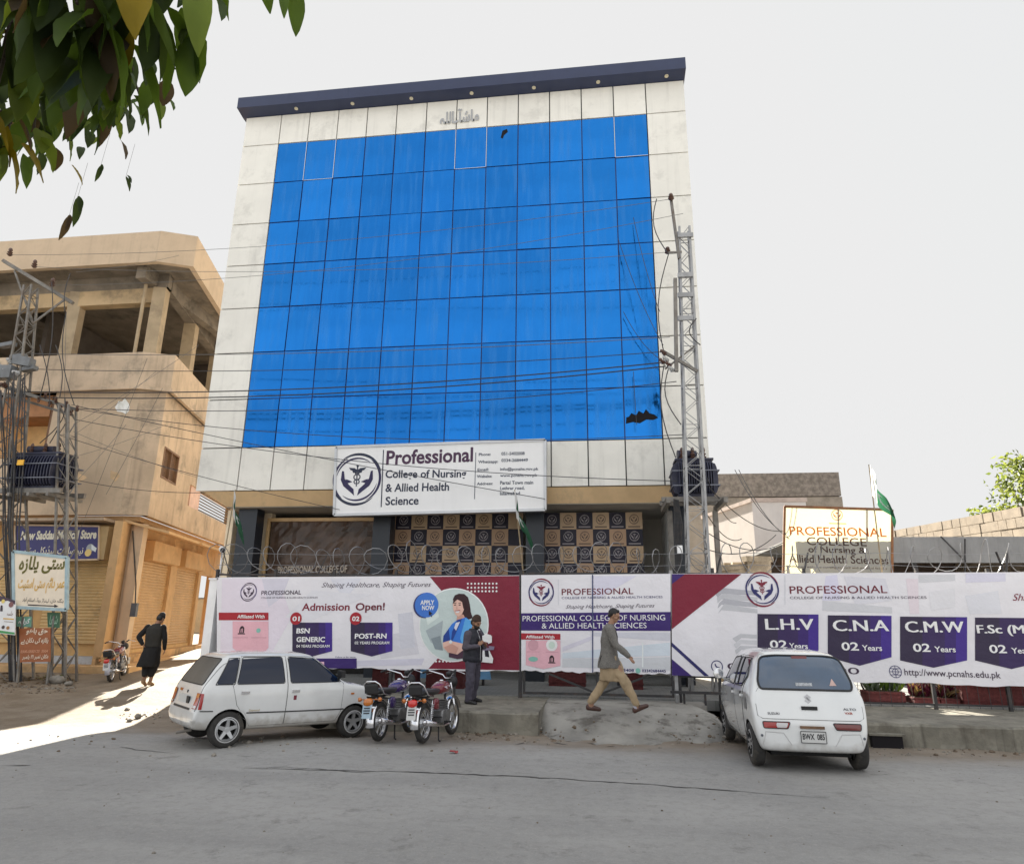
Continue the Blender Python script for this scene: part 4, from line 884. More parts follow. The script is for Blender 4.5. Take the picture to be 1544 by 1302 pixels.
m = MB(); gq(m, -1.4, 11, -.2, zb_-.22, -.1, .75); gq(m, -.9, 11, zb_-.22, zb_, -.1, .35); m.build('shop_step', mat('worn_step', S(168, 138, 100, .66), rough=.9, var=.2, scale=1.5, bump=.4, dirt=(.16, .12, .08), dirt_amt=.6), lb)
# chamfer pilasters (stepped, ochre) and the meter box with cables
for px0, px1, d, mm in ((163, 169, 0, cream), (171, 178, .06, ochre), (180, 187, .0, cream), (189, 204, .1, cream)):
    x0, x1 = at(px0, 900, gy0-.12).x, at(px1, 900, gy0-.12).x
    MB().box((x0, gy0-.12-d, .55), (x1, gy0-.001, 4.6)).build('pilaster', mm, lb)
mx = MB().obox((at(204, 919, 19.55).x, 19.5, at(204, 919, 19.55).z), (.09, 0, 0), (0, .05, 0), (0, 0, .2)).build('meter_box', mat('grey_plastic', (.10, .11, .13), rough=.5), lb)
MB().tube([at(204, 910, 19.5), at(205, 880, 19.5), at(200, 800, 19.5)], .02, 6).build('conduit', black, mx)
# front shutters
x0, x1 = at(108, 900, gy0-.05).x, at(160, 900, gy0-.05).x
shutter(Vector((x0-.9, gy0-.05, 0)), Vector((1, 0, 0)), Vector((0, -1, 0)), x1-x0+.9, .98, 3.6, shut2)
shutter(Vector((x0-4.6, gy0-.05, 0)), Vector((1, 0, 0)), Vector((0, -1, 0)), 3.3, .98, 3.6, shut2)
MB().box((-34, gy0-.35, -.2), (at(186, 985, 19.4).x, gy0-.001, .62)).build('plinth', mat('pale_blue_plinth', S(150, 154, 158, .6), rough=.9, var=.25, scale=2, dirt=(.2, .17, .13), dirt_amt=.7, dscale=2), lb)
m = MB(); m.prism([(-19, 18.2, .05), (at(186, 1000, 18.6).x+.2, 18.6, .05), (at(186, 1000, 18.6).x+.2, gy0-.36, .05), (-19, gy0-.36, .05)], (0, 0, .36)); m.build('shop_step', mat('worn_step', (.4, .4, .4)), lb)
# peeled paint patches with their own outline
pm_ = mat('bare_plaster_patch', S(214, 206, 194, .66), rough=.9, var=.2, scale=5)
pn = Panel((0, Bp.y-.002, 0)); rr = random.Random(5)
for cx_, cy_, r_, n_ in ((185, 612, 10, 11), (140, 580, 7, 9), (120, 720, 9, 10), (172, 718, 8, 9)):
    pn.px([(cx_+r_*(.6+.7*rr.random())*cos(2*pi*k/n_), cy_+r_*(.5+.9*rr.random())*sin(2*pi*k/n_)) for k in range(n_)], pm_ if cy_ < 700 else mat('damp_patch', S(176, 150, 116, .6), var=.2), 1, 'plaster_patch')
pn.build(lb)
# shop sign
t = thing('shop_sign', 'navy blue medical store sign board over the corner shop', 'sign', (at(85, 815, 19.1).x, 19.1, 3.5))
sY = 19.2-.05; c = [at(24, 791, sY), at(150, 793, sY), at(149, 843, sY), at(22, 846, sY)]
MB().prism(c, (0, .3, 0)).build('panel', mat('sign_navy', S(40, 38, 92, .6), rough=.4, var=.05), t)
m = MB()
for p, q in ((0, 1), (1, 2), (2, 3), (3, 0)): m.beam(c[p]+Vector((0, -.0, 0)), c[q]+Vector((0, -.0, 0)), .05, .05, (0, 1, 0))
m.build('frame', mat('sign_frame_beige', S(170, 150, 124, .6), rough=.5), t)
MB().box((c[1].x+.03, sY+.01, c[2].z), (c[1].x+.32, sY+.5, c[1].z)).build('end_box', mat('end_box_tan', S(150, 128, 92, .6), var=.1), t)
pn = Panel((0, sY-.004, 0)); sgw = ink(214, 206, 190)
pn.text('New Saddar Medical Store', (31, 813), (145, 811), 11.5, sgw, 1, .045)
pn.text('نیو سادات میڈیکل سٹور', (34, 838), (124, 838), 15, sgw, 1, .02, urdu=True)
pn.disc(pn.uv(136, 826), .13, ink(150, 156, 160), 1, 'picture'); pn.disc(pn.uv(133, 833), .11, ink(214, 186, 120), 2, 'picture'); pn.px([(138, 820), (146, 826), (144, 832), (138, 828)], ink(200, 206, 210), 2, 'picture')
pn.build(t)
# ------------------------------------------------------------------ things behind the right-hand fence
blockm = mat('grey_cement_render', S(128, 121, 112, .72), rough=.92, var=.14, scale=1.2, bump=.5, bscale=20, dirt=(.12, .11, .10), dirt_amt=.5, dscale=.8)
t = thing('grey_building', 'windowless grey cement building with a rough darker top course', 'building', (8, 36, 0))
a_, b_ = at(1040, 707, 44), at(1262, 713, 44); c_ = at(1267, 780, 44)
MB().prism([(a_.x-1, 44, -.2), (c_.x+.25, 44, -.2), (c_.x-1.5, 54, -.2), (a_.x-3, 54, -.2)], (0, 0, b_.z-1.3)).build('wall', blockm, t)
MB().prism([(a_.x-1.05, 43.95, b_.z-1.45), (c_.x+.2, 43.95, b_.z-1.45), (c_.x-1.5, 54.05, b_.z-1.45), (a_.x-3, 54.05, b_.z-1.45)], (0, 0, 1.5)).build('parapet', mat('rough_parapet', S(112, 106, 100, .72), rough=.95, var=.3, scale=4, bump=1, bscale=30), t)
t = thing('white_outbuilding', 'small white outbuilding, sunlit on its left side, behind the yellow sign', 'building', (7, 28, 0))
a_, b_ = at(1133, 751, 27), at(1214, 749, 27)
whp = mat('white_limewash', (.72, .68, .66), rough=.85, var=.06, scale=1.2, streak=.1)
MB().prism([(a_.x, 27, 0), (b_.x, 27, 0), (b_.x-.6, 31.5, 0), (a_.x-1.2, 31.5, 0)], (0, 0, a_.z-.15)).build('wall', whp, t)
MB().prism([(a_.x-.05, 26.95, a_.z-.149), (b_.x+.05, 26.95, a_.z-.149), (b_.x-.6, 31.6, a_.z-.149), (a_.x-1.3, 31.6, a_.z-.149)], (0, 0, .15)).build('coping', mat('pinkish_coping', (.55, .45, .40), var=.15), t)
# pile of broken masonry and timber beside it
rub = mat('sunlit_rubble', (.42, .34, .24), rough=.95, var=.3, scale=3, bump=.6)
rr = random.Random(11)
for k in range(9):
    p = at(1085+rr.random()*80, 862, 18.5+rr.random()*2.5); h = 2.5+rr.random()*.9
    m = MB(); ang = rr.random()*.5-.25; w_ = .12+.3*rr.random()
    m.obox((p.x, p.y, (h+.3)/2), Vector((cos(ang), sin(ang), 0))*w_, Vector((-sin(ang), cos(ang), 0))*.14, (.05*rr.random(), 0, (h-.3)/2))
    m.obox((p.x+.05, p.y, h+.05), Vector((cos(ang+.2), sin(ang+.2), .1*rr.random()))*(w_+.1), Vector((-sin(ang), cos(ang), 0))*.16, (0, 0, .07))
    tag(m.build('masonry_stub', rub), 'sunlit broken masonry stub behind the maroon banner corner', 'rubble', 'broken masonry behind the fence')
# yellow sign, lit through from behind
t = thing('yellow_sign', 'translucent pale yellow sign reading PROFESSIONAL COLLEGE of Nursing, sun shining through its top', 'sign', (6.6, 19.8, .3))
YY = 19.75; c = [at(1183, 763, YY), at(1345, 768, YY), at(1345, 866, YY), at(1181, 866, YY)]
def vinyl(name, col, tcol, f=.5):
    m = bpy.data.materials.new(name); m.use_nodes = True; nt = m.node_tree; N = nt.nodes; L = nt.links; p = N['Principled BSDF']; p.inputs['Base Color'].default_value = (*col, 1); p.inputs['Roughness'].default_value = .5
    tr = N.new('ShaderNodeBsdfTranslucent'); tr.inputs[0].default_value = (*tcol, 1); mx_ = N.new('ShaderNodeMixShader'); mx_.inputs[0].default_value = f
    L.new(p.outputs[0], mx_.inputs[1]); L.new(tr.outputs[0], mx_.inputs[2]); L.new(mx_.outputs[0], N['Material Output'].inputs['Surface']); return m
vy = vinyl('pale_yellow_vinyl', (.54, .53, .50), (.50, .47, .30), .5); vo = vinyl('orange_brown_vinyl', (.16, .05, .04), (.62, .18, .015), .6); vd = vinyl('black_vinyl', (.03, .025, .03), (.25, .08, .02), .4); vg = vinyl('ochre_vinyl', (.4, .32, .12), (.62, .45, .10), .6)
MB().face([c[3], c[2], c[1], c[0]]).build('sheet', vy, t)
m = MB(); fm_ = mat('rusty_orange_frame', (.22, .09, .03), rough=.6, var=.3, scale=6)
for p, q in ((0, 1), (1, 2), (2, 3), (3, 0)): m.beam(c[p], c[q], .06, .05, (0, 1, 0))
m.beam(at(1262, 765, YY+.05), at(1262, 866, YY+.05), .035); m.beam(at(1305, 765, YY+.05), at(1305, 866, YY+.05), .035)
m.build('frame', fm_, t)
pn = Panel((0, YY-.003, 0)); cc = pn.uv(1262, 776); emblem(pn, cc, .16, vo, vo, vo, 1, detail=False)
pn.text('PROFESSIONAL', (1191, 806), (1337, 809), 12.5, vo, 1, .01); pn.text('COLLEGE', (1217, 821), (1307, 823), 11.5, vd, 1, .01)
pn.text('of Nursing &', (1219, 832), (1306, 834), 9, vd, 1, .015); pn.text('Allied Health Sciences', (1190, 847), (1340, 850), 11, vd, 1, .015); pn.text('Affiliated with the nursing council and medical faculty', (1190, 855), (1338, 858), 3, vd, 1)
pn.px([(1250, 788), (1276, 788.6), (1276, 790), (1250, 789.4)], vg, 1)
pn.build(t)
m = MB()
for q in (1186, 1262, 1342): x = at(q, 860, YY+.05).x; m.box((x-.03, YY+.06, .3), (x+.03, YY+.11, 3.4))
m.build('post', black, t)
# shed with a grey sheet fascia
t = thing('metal_shed', 'low open shed with a long grey corrugated fascia behind the course banner', 'shed', (10, 21, .3))
zt0 = at(1400, 809, 20).z; zb0 = at(1400, 848, 20).z
cor_m = mat('grey_corrugated_sheet', S(112, 112, 112, .66), rough=.5, metal=.1, var=.1, scale=2, streak=.3)
m = MB(); xa_, xb_ = 5.3, 15.5; n = int((xb_-xa_)/.05)
vs = [(xa_+(xb_-xa_)*i/n, 20+.012*cos(i*pi/2), z) for z in (zb0, zt0) for i in range(n+1)]
m.add(vs, [(i, i+1, n+2+i, n+1+i) for i in range(n)]); m.build('fascia', cor_m, t)
MB().box((xa_, 20.02, zt0-.12), (xb_, 25.5, zt0-.04)).build('roof', cor_m, t)
MB().box((xa_, 25.3, .25), (xb_, 25.5, zt0-.121)).build('back_wall', mat('shed_brown_wall', (.09, .06, .045), var=.2), t)
MB().box((xa_, 20.03, zb0+.02), (xb_, 20.1, zb0+.12)).build('edge_beam', black, t)
m = MB()
for x in (5.5, 8.6, 11.6, 14.8): MB().box((x-.05, 20.12, .25), (x+.05, 20.22, zt0-.121)).build('post', black, t)
MB().beam(at(1418, 808, 19.9), at(1456, 846, 19.9), .03, .03, (0, 1, 0)).build('stay_rod', black, t); MB().beam(at(1455, 812, 19.9), at(1455, 862, 19.9), .03, .03, (0, 1, 0)).build('stay_rod', black, t)
# stone wall running away behind the shed
t = thing('stone_wall', 'sunlit wall of large pale blocks rising to the right behind the shed', 'wall', (13, 24, 0))
stm = mat('pale_stone_blocks', (.30, .245, .185), rough=.9, var=.18, scale=2.5, bump=.5, obj=.12)
stm2 = mat('stone_joint', (.26, .21, .15), rough=.95, var=.2)
P0, P1 = at(1340, 801, 30), at(1560, 760, 20.8); dd = Vector((P1.x-P0.x, P1.y-P0.y, 0)); Ln = dd.length; dd.normalize(); nn = Vector((-dd.y, dd.x, 0)); nn = nn if nn.y < 0 else -nn
MB().prism([Vector((P0.x, P0.y, 0)), Vector((P1.x, P1.y, 0)), Vector((P1.x, P1.y, P1.z-.03)), Vector((P0.x, P0.y, P0.z-.03))], -nn*.35).build('core', stm2, t)
rr = random.Random(2); m = MB()
for j in range(9):
    s = -.3*(j % 2)
    while s < Ln:
        l = .38+.25*rr.random(); s0, s1 = max(0, s+.012), min(Ln, s+l-.012)
        if s1 > s0+.05:
            zt_ = lambda q: P0.z+(P1.z-P0.z)*q/Ln-.30*j
            a_ = Vector((P0.x, P0.y, 0))+dd*s0; b_ = Vector((P0.x, P0.y, 0))+dd*s1; o_ = .02+.03*rr.random()
            m.add([a_+Vector((0, 0, zt_(s0)-.285)), b_+Vector((0, 0, zt_(s1)-.285)), b_+Vector((0, 0, zt_(s1))), a_+Vector((0, 0, zt_(s0))), a_+nn*o_+Vector((0, 0, zt_(s0)-.285)), b_+nn*o_+Vector((0, 0, zt_(s1)-.285)), b_+nn*o_+Vector((0, 0, zt_(s1))), a_+nn*o_+Vector((0, 0, zt_(s0)))],
                  [(4, 5, 6, 7), (0, 4, 7, 3), (5, 1, 2, 6), (7, 6, 2, 3), (0, 1, 5, 4)])
        s += l
m.build('block_facing', stm, t)
# far low walls closing the view at street level
t = thing('boundary_wall', 'long low dun boundary wall far down the side street', 'wall', (-22, 50, 0)); MB().box((-45, 50, 0), (4, 50.4, 3.0)).build('wall', render_tan, t); MB().box((-45.1, 49.95, 3.001), (4.1, 50.45, 3.1)).build('coping', conc, t)
t = thing('boundary_wall', 'long dun boundary wall behind the grey building and the shed', 'wall', (30, 48, 0)); MB().box((14, 48, 0), (80, 48.4, 3.2)).build('wall', render_tan, t); MB().box((13.9, 47.95, 3.201), (80.1, 48.45, 3.3)).build('coping', conc, t)
# ------------------------------------------------------------------ lattice poles, transformers, wires
steel_g = mat('weathered_steel', (.22, .205, .185), rough=.6, metal=.35, var=.25, scale=4, dirt=(.14, .08, .045), dirt_amt=.45, dscale=3)
porc = mat('brown_porcelain', (.11, .06, .045), rough=.25, var=.1); porw = mat('grey_porcelain', (.45, .45, .44), rough=.3, var=.1)
tank = mat('dark_blue_tank_paint', S(34, 36, 54, .62), rough=.42, var=.2, scale=3, dirt=(.09, .08, .07), dirt_amt=.3)
def lattice(P, Q, w0, w1, n, leg=.055, br=.03):
    """four-legged braced column from P (foot) to Q (head)"""
    P, Q = Vector(P), Vector(Q); m = MB(); X, Y = Vector((1, 0, 0)), Vector((0, 1, 0))
    def c(t, i, j): w = w0+(w1-w0)*t; return P.lerp(Q, t)+X*(i*w/2)+Y*(j*w/2)
    for i in (-1, 1):
        for j in (-1, 1): m.beam(c(0, i, j), c(1, i, j), leg, leg*.9)
    for k in range(n):
        a, b = k/n, (k+1)/n
        for j in (-1, 1):
            if k % 2: m.beam(c(a, -1, j), c(b, 1, j), br, br*.4)
            else: m.beam(c(a, 1, j), c(b, -1, j), br, br*.4)
            if k % 2: m.beam(c(a, j, -1), c(b, j, 1), br, br*.4)
            else: m.beam(c(a, j, 1), c(b, j, -1), br, br*.4)
            if k % 3 == 0: m.beam(c(a, -1, j), c(a, 1, j), br, br*.4); m.beam(c(a, j, -1), c(a, j, 1), br, br*.4)
    return m
def insulator(m, p, h=.22, r=.075, axis=(0, 0, 1)):
    m.lathe([(.02, 0), (r*.6, .02), (r, h*.22), (r*.45, h*.3), (r*.9, h*.45), (r*.4, h*.55), (r*.7, h*.7), (r*.5, h*.9), (.0, h)], p, axis, 10)
def transformer(c, w, d, h, lab, rot=0., parent=None):
    t = thing('pole_transformer', lab, 'transformer', c)
    c = Vector(c); m = MB(); m.box((c.x-w*.42, c.y-d*.36, c.z), (c.x+w*.42, c.y+d*.36, c.z+h)); m.box((c.x-w*.46, c.y-d*.40, c.z+h+.001), (c.x+w*.46, c.y+d*.40, c.z+h+.05)); m.build('tank', tank, t)
    m = MB(); n = 15
    def fin(p, dx, dy, tx, ty):     # rounded radiator fin
        q = []
        for k in range(9): a = pi*k/8; q.append((.155*sin(a)**.55, .5*h*.9-.0+(-cos(a))*h*.43))
        m.prism([(p[0]+dx*o*d, p[1]+dy*o*d, c.z+h*.06+z) for o, z in q], (tx, ty, 0))
    for i in range(n):
        x = c.x-w*.40+w*.8*i/(n-1); fin((x, c.y-d*.36), 0, -1.6, .028, 0); fin((x, c.y+d*.36), 0, 1.6, .028, 0)
    for i in range(7):
        y = c.y-d*.32+d*.64*i/6; fin((c.x-w*.42, y), -1.2, 0, 0, .028); fin((c.x+w*.42, y), 1.2, 0, 0, .028)
    m.build('cooling_fins', tank, t)
    m = MB()
    for z in (.28, .68): 
        y0, y1, x0, x1 = c.y-d*.36-.25*d, c.y+d*.36+.25*d, c.x-w*.42-.187*d, c.x+w*.42+.187*d
        for q in ([(x0, y0), (x1, y0)], [(x0, y1), (x1, y1)], [(x0, y0), (x0, y1)], [(x1, y0), (x1, y1)]): m.beam((*q[0], c.z+h*z), (*q[1], c.z+h*z), .02, .03)
    m.build('fin_strap', mat('strap_grey', (.16, .17, .21), rough=.5), t)
    for k in range(3):
        m = MB(); insulator(m, (c.x-w*.26+w*.26*k, c.y-d*.1, c.z+h+.05), .34, .075); m.build('bushing', porc, t)
    for k in range(4):
        m = MB(); insulator(m, (c.x-w*.3+w*.2*k, c.y+d*.25, c.z+h+.05), .16, .05); m.build('bushing', porw, t)
    m = MB(); m.tube([(c.x-w*.36, c.y, c.z+h+.22), (c.x+w*.1, c.y+d*.1, c.z+h+.22)], .11, 12); m.build('oil_drum', tank, t)
    return t
# right-hand lattice pole
Yp = 16.4
foot, head = Vector((at(1049, 862, Yp).x, Yp, .3)), at(1031, 345, Yp)
rp = thing('lattice_pole', 'tall grey lattice power pole in front of the right end of the office building', 'power pole', foot)
mid = foot.lerp(head, .52)
lattice(foot, head, .52, .26, 34).build('lattice_column', galv, rp)
m = MB(); q = at(1012, 302, Yp); m.beam(at(1024, 390, Yp-.15), q, .07); m.beam(at(1028, 380, Yp-.15), at(1008, 381, Yp-.15), .05); m.beam(at(1020, 560, Yp-.3), at(1018, 420, Yp-.3), .09); m.build('top_arm', steel_g, rp)
for a_ in ((1012, 302), (1007, 383)):
    m = MB(); insulator(m, at(*a_, Yp-.1), .22, .085); m.build('insulator', porc, rp)
m = MB()
for k, yy in enumerate((355, 415, 445, 480)):
    m.beam(at(1022, yy, Yp-.2), at(1045, yy-1, Yp-.2), .06, .12)
m.build('cross_plate', galv, rp)
for k, (xx, yy) in enumerate(((1004, 535), (1008, 545), (1012, 553), (1016, 560), (1002, 548))):
    m = MB(); insulator(m, at(xx, yy, Yp-.25), .2, .07, (-.5, -.3, .4)); m.build('insulator', porw if k % 2 else porc, rp)
m = MB(); m.beam(at(1000, 530, Yp-.2), at(1052, 560, Yp-.2), .07); m.beam(at(1003, 556, Yp-.2), at(1050, 520, Yp-.1), .04); m.build('cross_arm', steel_g, rp)
for a_, b_ in (((1008, 383), (1003, 540)), ((1003, 540), (1019, 690)), ((1008, 555), (1027, 640)), ((990, 300), (1008, 383)), ((1050, 480), (1056, 520))):
    A_, B2 = at(*a_, Yp-.25), at(*b_, Yp-.25); MB().tube([A_.lerp(B2, k/8)+Vector((-.22*sin(pi*k/8), 0, 0)) for k in range(9)], .014, 5).build('jumper_cable', black, rp)
bz = at(1045, 749, Yp+.5).z
transformer((at(1047, 715, Yp+.55).x, Yp+.72, bz), 1.02, .72, .92, 'dark navy finned transformer on the right lattice pole beside the office building')
m = MB(); xx = at(1047, 755, Yp+.5).x
for y in (Yp+.42, Yp+1.0): m.box((xx-.8, y-.05, bz-.13), (xx+.75, y+.05, bz-.01))
for s in (-.7, .62): m.box((xx+s-.05, Yp-.25, bz-.26), (xx+s+.05, Yp+1.3, bz-.131))
m.box((xx-.62, Yp+.95, .3), (xx-.5, Yp+1.07, bz-.27)); m.box((xx+.5, Yp+.95, .3), (xx+.62, Yp+1.07, bz-.27))
m.build('platform', steel_g, rp)
m = MB()
for k in range(6):
    pts = [at(1016+k*1.5, 752, Yp+.1)+Vector((0, .03*k, 0)), at(1017+k, 790, Yp)+Vector((.02*k, 0, 0)), at(1019+k*1.2, 845, Yp+.05), at(1021+k, 905, Yp)]; m.tube(pts, .016, 5)
m.build('cable_bundle', black, rp)
MB().obox(at(1025, 828, Yp-.3), (.06, 0, 0), (0, .04, 0), (0, 0, .09)).build('junction_box', white_p, rp)
# left-hand double pole carrying a transformer
YL = 17.2
lp = thing('twin_lattice_pole', 'rusty twin lattice pole with a transformer platform at the street corner', 'power pole', (-15, YL, .1))
f1, f2 = Vector(at(22, 1034, YL)), Vector(at(98, 1030, YL)); f1.z = f2.z = -.05
f1.y = f2.y = YL
h1, h2 = at(47, 432, YL), at(102, 612, YL)
k1 = f1.lerp(h1, .55)
lattice(f1, at(14, 690, YL), .62, .50, 12, .06).build('lattice_column', steel_g, lp)
lattice(at(14, 690, YL), h1, .50, .26, 16, .055).build('lattice_column', steel_g, lp)
lattice(f2, h2, .40, .30, 17, .055).build('lattice_column', steel_g, lp)
m = MB(); m.beam(at(5, 393, YL-.3), at(110, 457, YL+.3), .12, .1); m.beam(at(22, 408, YL-.2), at(50, 487, YL), .05); m.beam(at(97, 452, YL+.2), at(50, 487, YL), .05); m.build('cross_arm', steel_g, lp)
for a_ in ((14, 386), (51, 404), (78, 432)):
    m = MB(); insulator(m, at(*a_, YL), .3, .09); m.build('insulator', porc, lp)
m = MB(); m.beam(at(-8, 578, YL-.2), at(117, 618, YL+.2), .11, .09); m.beam(at(-8, 590, YL+.2), at(110, 626, YL+.5), .07); m.build('cross_arm', steel_g, lp)
for k in range(8):
    m = MB(); insulator(m, at(60+k*8, 598+k*3.2, YL), .2, .06, (.1, -.2, 1 if k % 2 else -1)); m.build('insulator', porc, lp)
rr = random.Random(8)
for k in range(7):
    m = MB(); insulator(m, at(2+rr.random()*42, 545+rr.random()*40, YL-.2), .24, .08, (rr.random()-.5, -.4, rr.random()-.5)); m.build('insulator', porw if k % 3 else porc, lp)
m = MB()
for k in range(3): m.obox(at(12+k*16, 520+k*18, YL-.1), (.22, 0, .03), (0, .1, 0), (0, 0, .06)); 
m.obox(at(36, 545, YL-.15), (.3, 0, -.06), (0, .12, 0), (0, 0, .14)); m.obox(at(8, 562, YL-.2), (.3, 0, 0), (0, .15, 0), (0, 0, .2))
m.build('switch_gear', mat('dull_grey_gear', (.17, .18, .19), rough=.5, var=.2), lp)
zt_ = at(62, 738, YL).z; xt = at(64, 705, YL+.1).x
transformer((xt, YL+.15, zt_), 1.66, .85, 1.02, 'large dark finned transformer on the twin pole above the white Urdu sign')
MB().obox(at(31, 697, YL-.55), (.1, 0, 0), (0, .012, 0), (0, 0, .075)).build('yellow_plate', mat('yellow_plate', S(206, 146, 40, .6), rough=.5, var=.1), lp)
m = MB()
for y in (YL-.35, YL+.55): m.beam((xt-1.35, y, zt_-.08), (xt+1.15, y, zt_-.1), .1, .14)
for s in (-.9, -.3, .3, .9): m.beam((xt+s, YL-.55, zt_-.22), (xt+s, YL+.75, zt_-.22), .08, .1)
m.build('platform', steel_g, lp)
m = MB()
for k in range(10):     # thick tangle of cables down the left column
    x = -4+k*4.5; a_ = [at(x+rr.random()*10, 560+rr.random()*30, YL-.4), at(x*.8+rr.random()*14, 680, YL-.45-.1*rr.random()), at(x*.6+8*rr.random(), 800, YL-.4), at(10+x*.5+6*rr.random(), 930, YL-.35), at(16+x*.45, 1035, YL-.3)]
    m.tube(a_, .014+.010*rr.random(), 6)
m.build('cable_bundle', black, lp)
for a_, b_, sag in (((78, 425), (60, 600), .2), ((60, 520), (75, 610), .1), ((100, 470), (112, 610), -.25), ((84, 520), (90, 600), .15), ((98, 600), (60, 668), .3), ((85, 608), (75, 668), .2), ((106, 412), (98, 470), -.1)):
    A_, B2 = at(*a_, YL-.1), at(*b_, YL-.1); MB().tube([A_.lerp(B2, k/8)+Vector((sag*sin(pi*k/8), 0, 0)) for k in range(9)], .014, 5).build('jumper_cable', black, lp)
# overhead wires strung between the poles
wire_m = mat('wire_dark', (.035, .035, .04), rough=.5, var=0); wire_g = mat('wire_grey', (.13, .13, .13), rough=.5, var=0)
def wire(a_, b_, Ya, Yb, lab, sag=.25, r=.011, m_=None):
    A_, B2 = at(*a_, Ya), at(*b_, Yb); n = 22
    tag(MB().tube([A_.lerp(B2, k/n)+Vector((0, 0, -sag*4*(k/n)*(1-k/n))) for k in range(n+1)], r, 5).build('overhead_wire', m_ or wire_d2), lab, 'wire', 'overhead wires between the poles')
wire_d2 = wire_m
wire((14, 384), (1012, 300), YL, Yp, 'highest thin wire across the blue glass from the left pole top', .45, .007, wire_g)
wire((51, 402), (1008, 380), YL, Yp, 'thin wire crossing the middle rows of blue glass', .35, .007, wire_g)
wire((78, 430), (1030, 322), YL, Yp, 'thin wire rising to the lattice pole head across the upper glass', .5, .007, wire_g)
wire((40, 556), (1002, 530), YL, Yp, 'grey wire across the sixth row of glass', .25, .011)
wire((30, 590), (1003, 546), YL, Yp, 'upper of the two dark twin wires across the lower glass', .3, .017)
wire((30, 598), (1004, 552), YL, Yp, 'lower of the two dark twin wires across the lower glass', .33, .017)
wire((45, 533), (1010, 508), YL, Yp, 'pale wire crossing the open floor of the corner building', .2, .010, wire_g)
wire((100, 615), (1020, 575), YL, Yp, 'wire sagging across the lowest row of glass', .35, .011)
wire((118, 617), (1030, 655), YL, Yp, 'wire dipping across the big white sign to the lattice pole', .45, .010)
wire((108, 610), (822, 752), YL, 17.5, 'sloping service wire ending at the white sign corner', .1, .010)
wire((112, 632), (1020, 725), YL, Yp, 'low wire crossing the middle of the white sign', .35, .010)
wire((104, 660), (512, 768), YL, 17.5, 'service wire dropping to the lower left corner of the white sign', .1, .009)
wire((100, 720), (330, 742), YL, 18.2, 'short service wire to the office soffit beside the louvred window', .15, .009)
for a_, b_, d_ in (((110, 640), (300, 520), 'rising thin wire over the cream wall towards the parapet'), ((112, 655), (235, 560), 'thin wire to the chamfered parapet corner'), ((100, 470), (95, 790), 'thin wire hanging straight down the cream wall left of the shop sign'),
                 ((222, 540), (120, 800), 'slanting wire from the parapet down past the shop sign'), ((245, 585), (160, 745), 'slanting wire over the bare plaster patch'), ((110, 650), (300, 720), 'thin wire crossing the cream wall to the louvred window'), ((105, 690), (250, 640), 'loose wire below the chamfer'),
                 ((100, 740), (190, 640), 'loose wire above the shop sign'), ((115, 410), (270, 385), 'thin wire in front of the roof fascia')):
    wire(a_, b_, YL, 18.9, d_, .08, .006, wire_g)
for a_, b_, ya, yb, d_ in (((1070, 735), (1180, 800), Yp, 19.6, 'black cable drooping from the right transformer to the yellow sign'), ((1108, 708), (1186, 806), Yp+6, 19.6, 'left of two cables falling past the white outbuilding'), ((1114, 708), (1190, 812), Yp+6, 19.6, 'right of two cables falling past the white outbuilding'),
                         ((1060, 765), (1118, 812), Yp, 20, 'short slack cable right of the lattice pole'), ((1062, 826), (1170, 806), Yp, 19.6, 'greenish cable running from the lattice pole to the yellow sign'), ((1066, 720), (1110, 788), Yp, 20, 'curved cable in front of the grey building'), ((1066, 802), (1180, 818), Yp, 19.6, 'thin level cable in front of the white outbuilding')):
    wire(a_, b_, ya, yb, d_, .3, .012)
for a_, b_, d_ in (((932, 360), (1000, 520), 'slack thin wire looping in front of the right glass column'), ((955, 328), (995, 470), 'thin wire hanging from the glass edge to the pole'), ((940, 470), (1003, 545), 'short slack wire over the glass above the broken pane'), ((955, 560), (960, 640), 'dangling wire in front of the broken pane')):
    wire(a_, b_, 17.8, 17.6 if 'broken' in d_ else Yp, d_, .25, .009)
# ------------------------------------------------------------------ street signs by the twin pole
def board(name, lab, cat, cs, Y, mats, frame=None, fw_=.05, depth=.03):
    c = [at(x, y, Y) for x, y in cs]; t = thing(name, lab, cat, tuple((c[2]+c[3])/2)); MB().prism(c, (0, depth, 0)).build('panel', mats, t)
    if frame:
        m = MB()
        for p, q in ((0, 1), (1, 2), (2, 3), (3, 0)): m.beam(c[p]+Vector((0, depth/2, 0)), c[q]+Vector((0, depth/2, 0)), fw_, depth+.04, (0, 1, 0))
        m.build('frame', frame, t)
    return t, Panel((0, Y-.004, 0)), c
YS = 16.6
t, pn, c = board('urdu_sign', 'white hand painted Urdu sign in a pale blue frame hung on the twin pole', 'sign', [(20, 831), (101, 840), (100, 919), (21, 915)], YS, mat('cream_sign_board', S(206, 193, 174, .68), rough=.5, var=.06, scale=2, streak=.1), mat('pale_blue_frame', S(138, 158, 164, .68), rough=.55, var=.15, scale=4), .08)
olive = ink(92, 88, 36); gold = ink(196, 160, 92); inkb = ink(46, 40, 44)
pn.text('ستی پلازہ', (26, 867), (95, 866), 28, olive, 1, .03, urdu=True); pn.text('عمر دائم ستی اسٹیٹ', (25, 894), (95, 894), 23, gold, 1, .03, urdu=True)
pn.text('بنگلہ خان، لہتراڑ روڈ، اسلام آباد', (33, 909), (95, 911), 9, inkb, 1, .0, urdu=True)
pn.px([(42, 910.5), (82, 912.5), (82, 914), (42, 912.3)], inkb); pn.px([(82, 910.5), (88, 913.5), (82, 915.6)], inkb); pn.build(t)
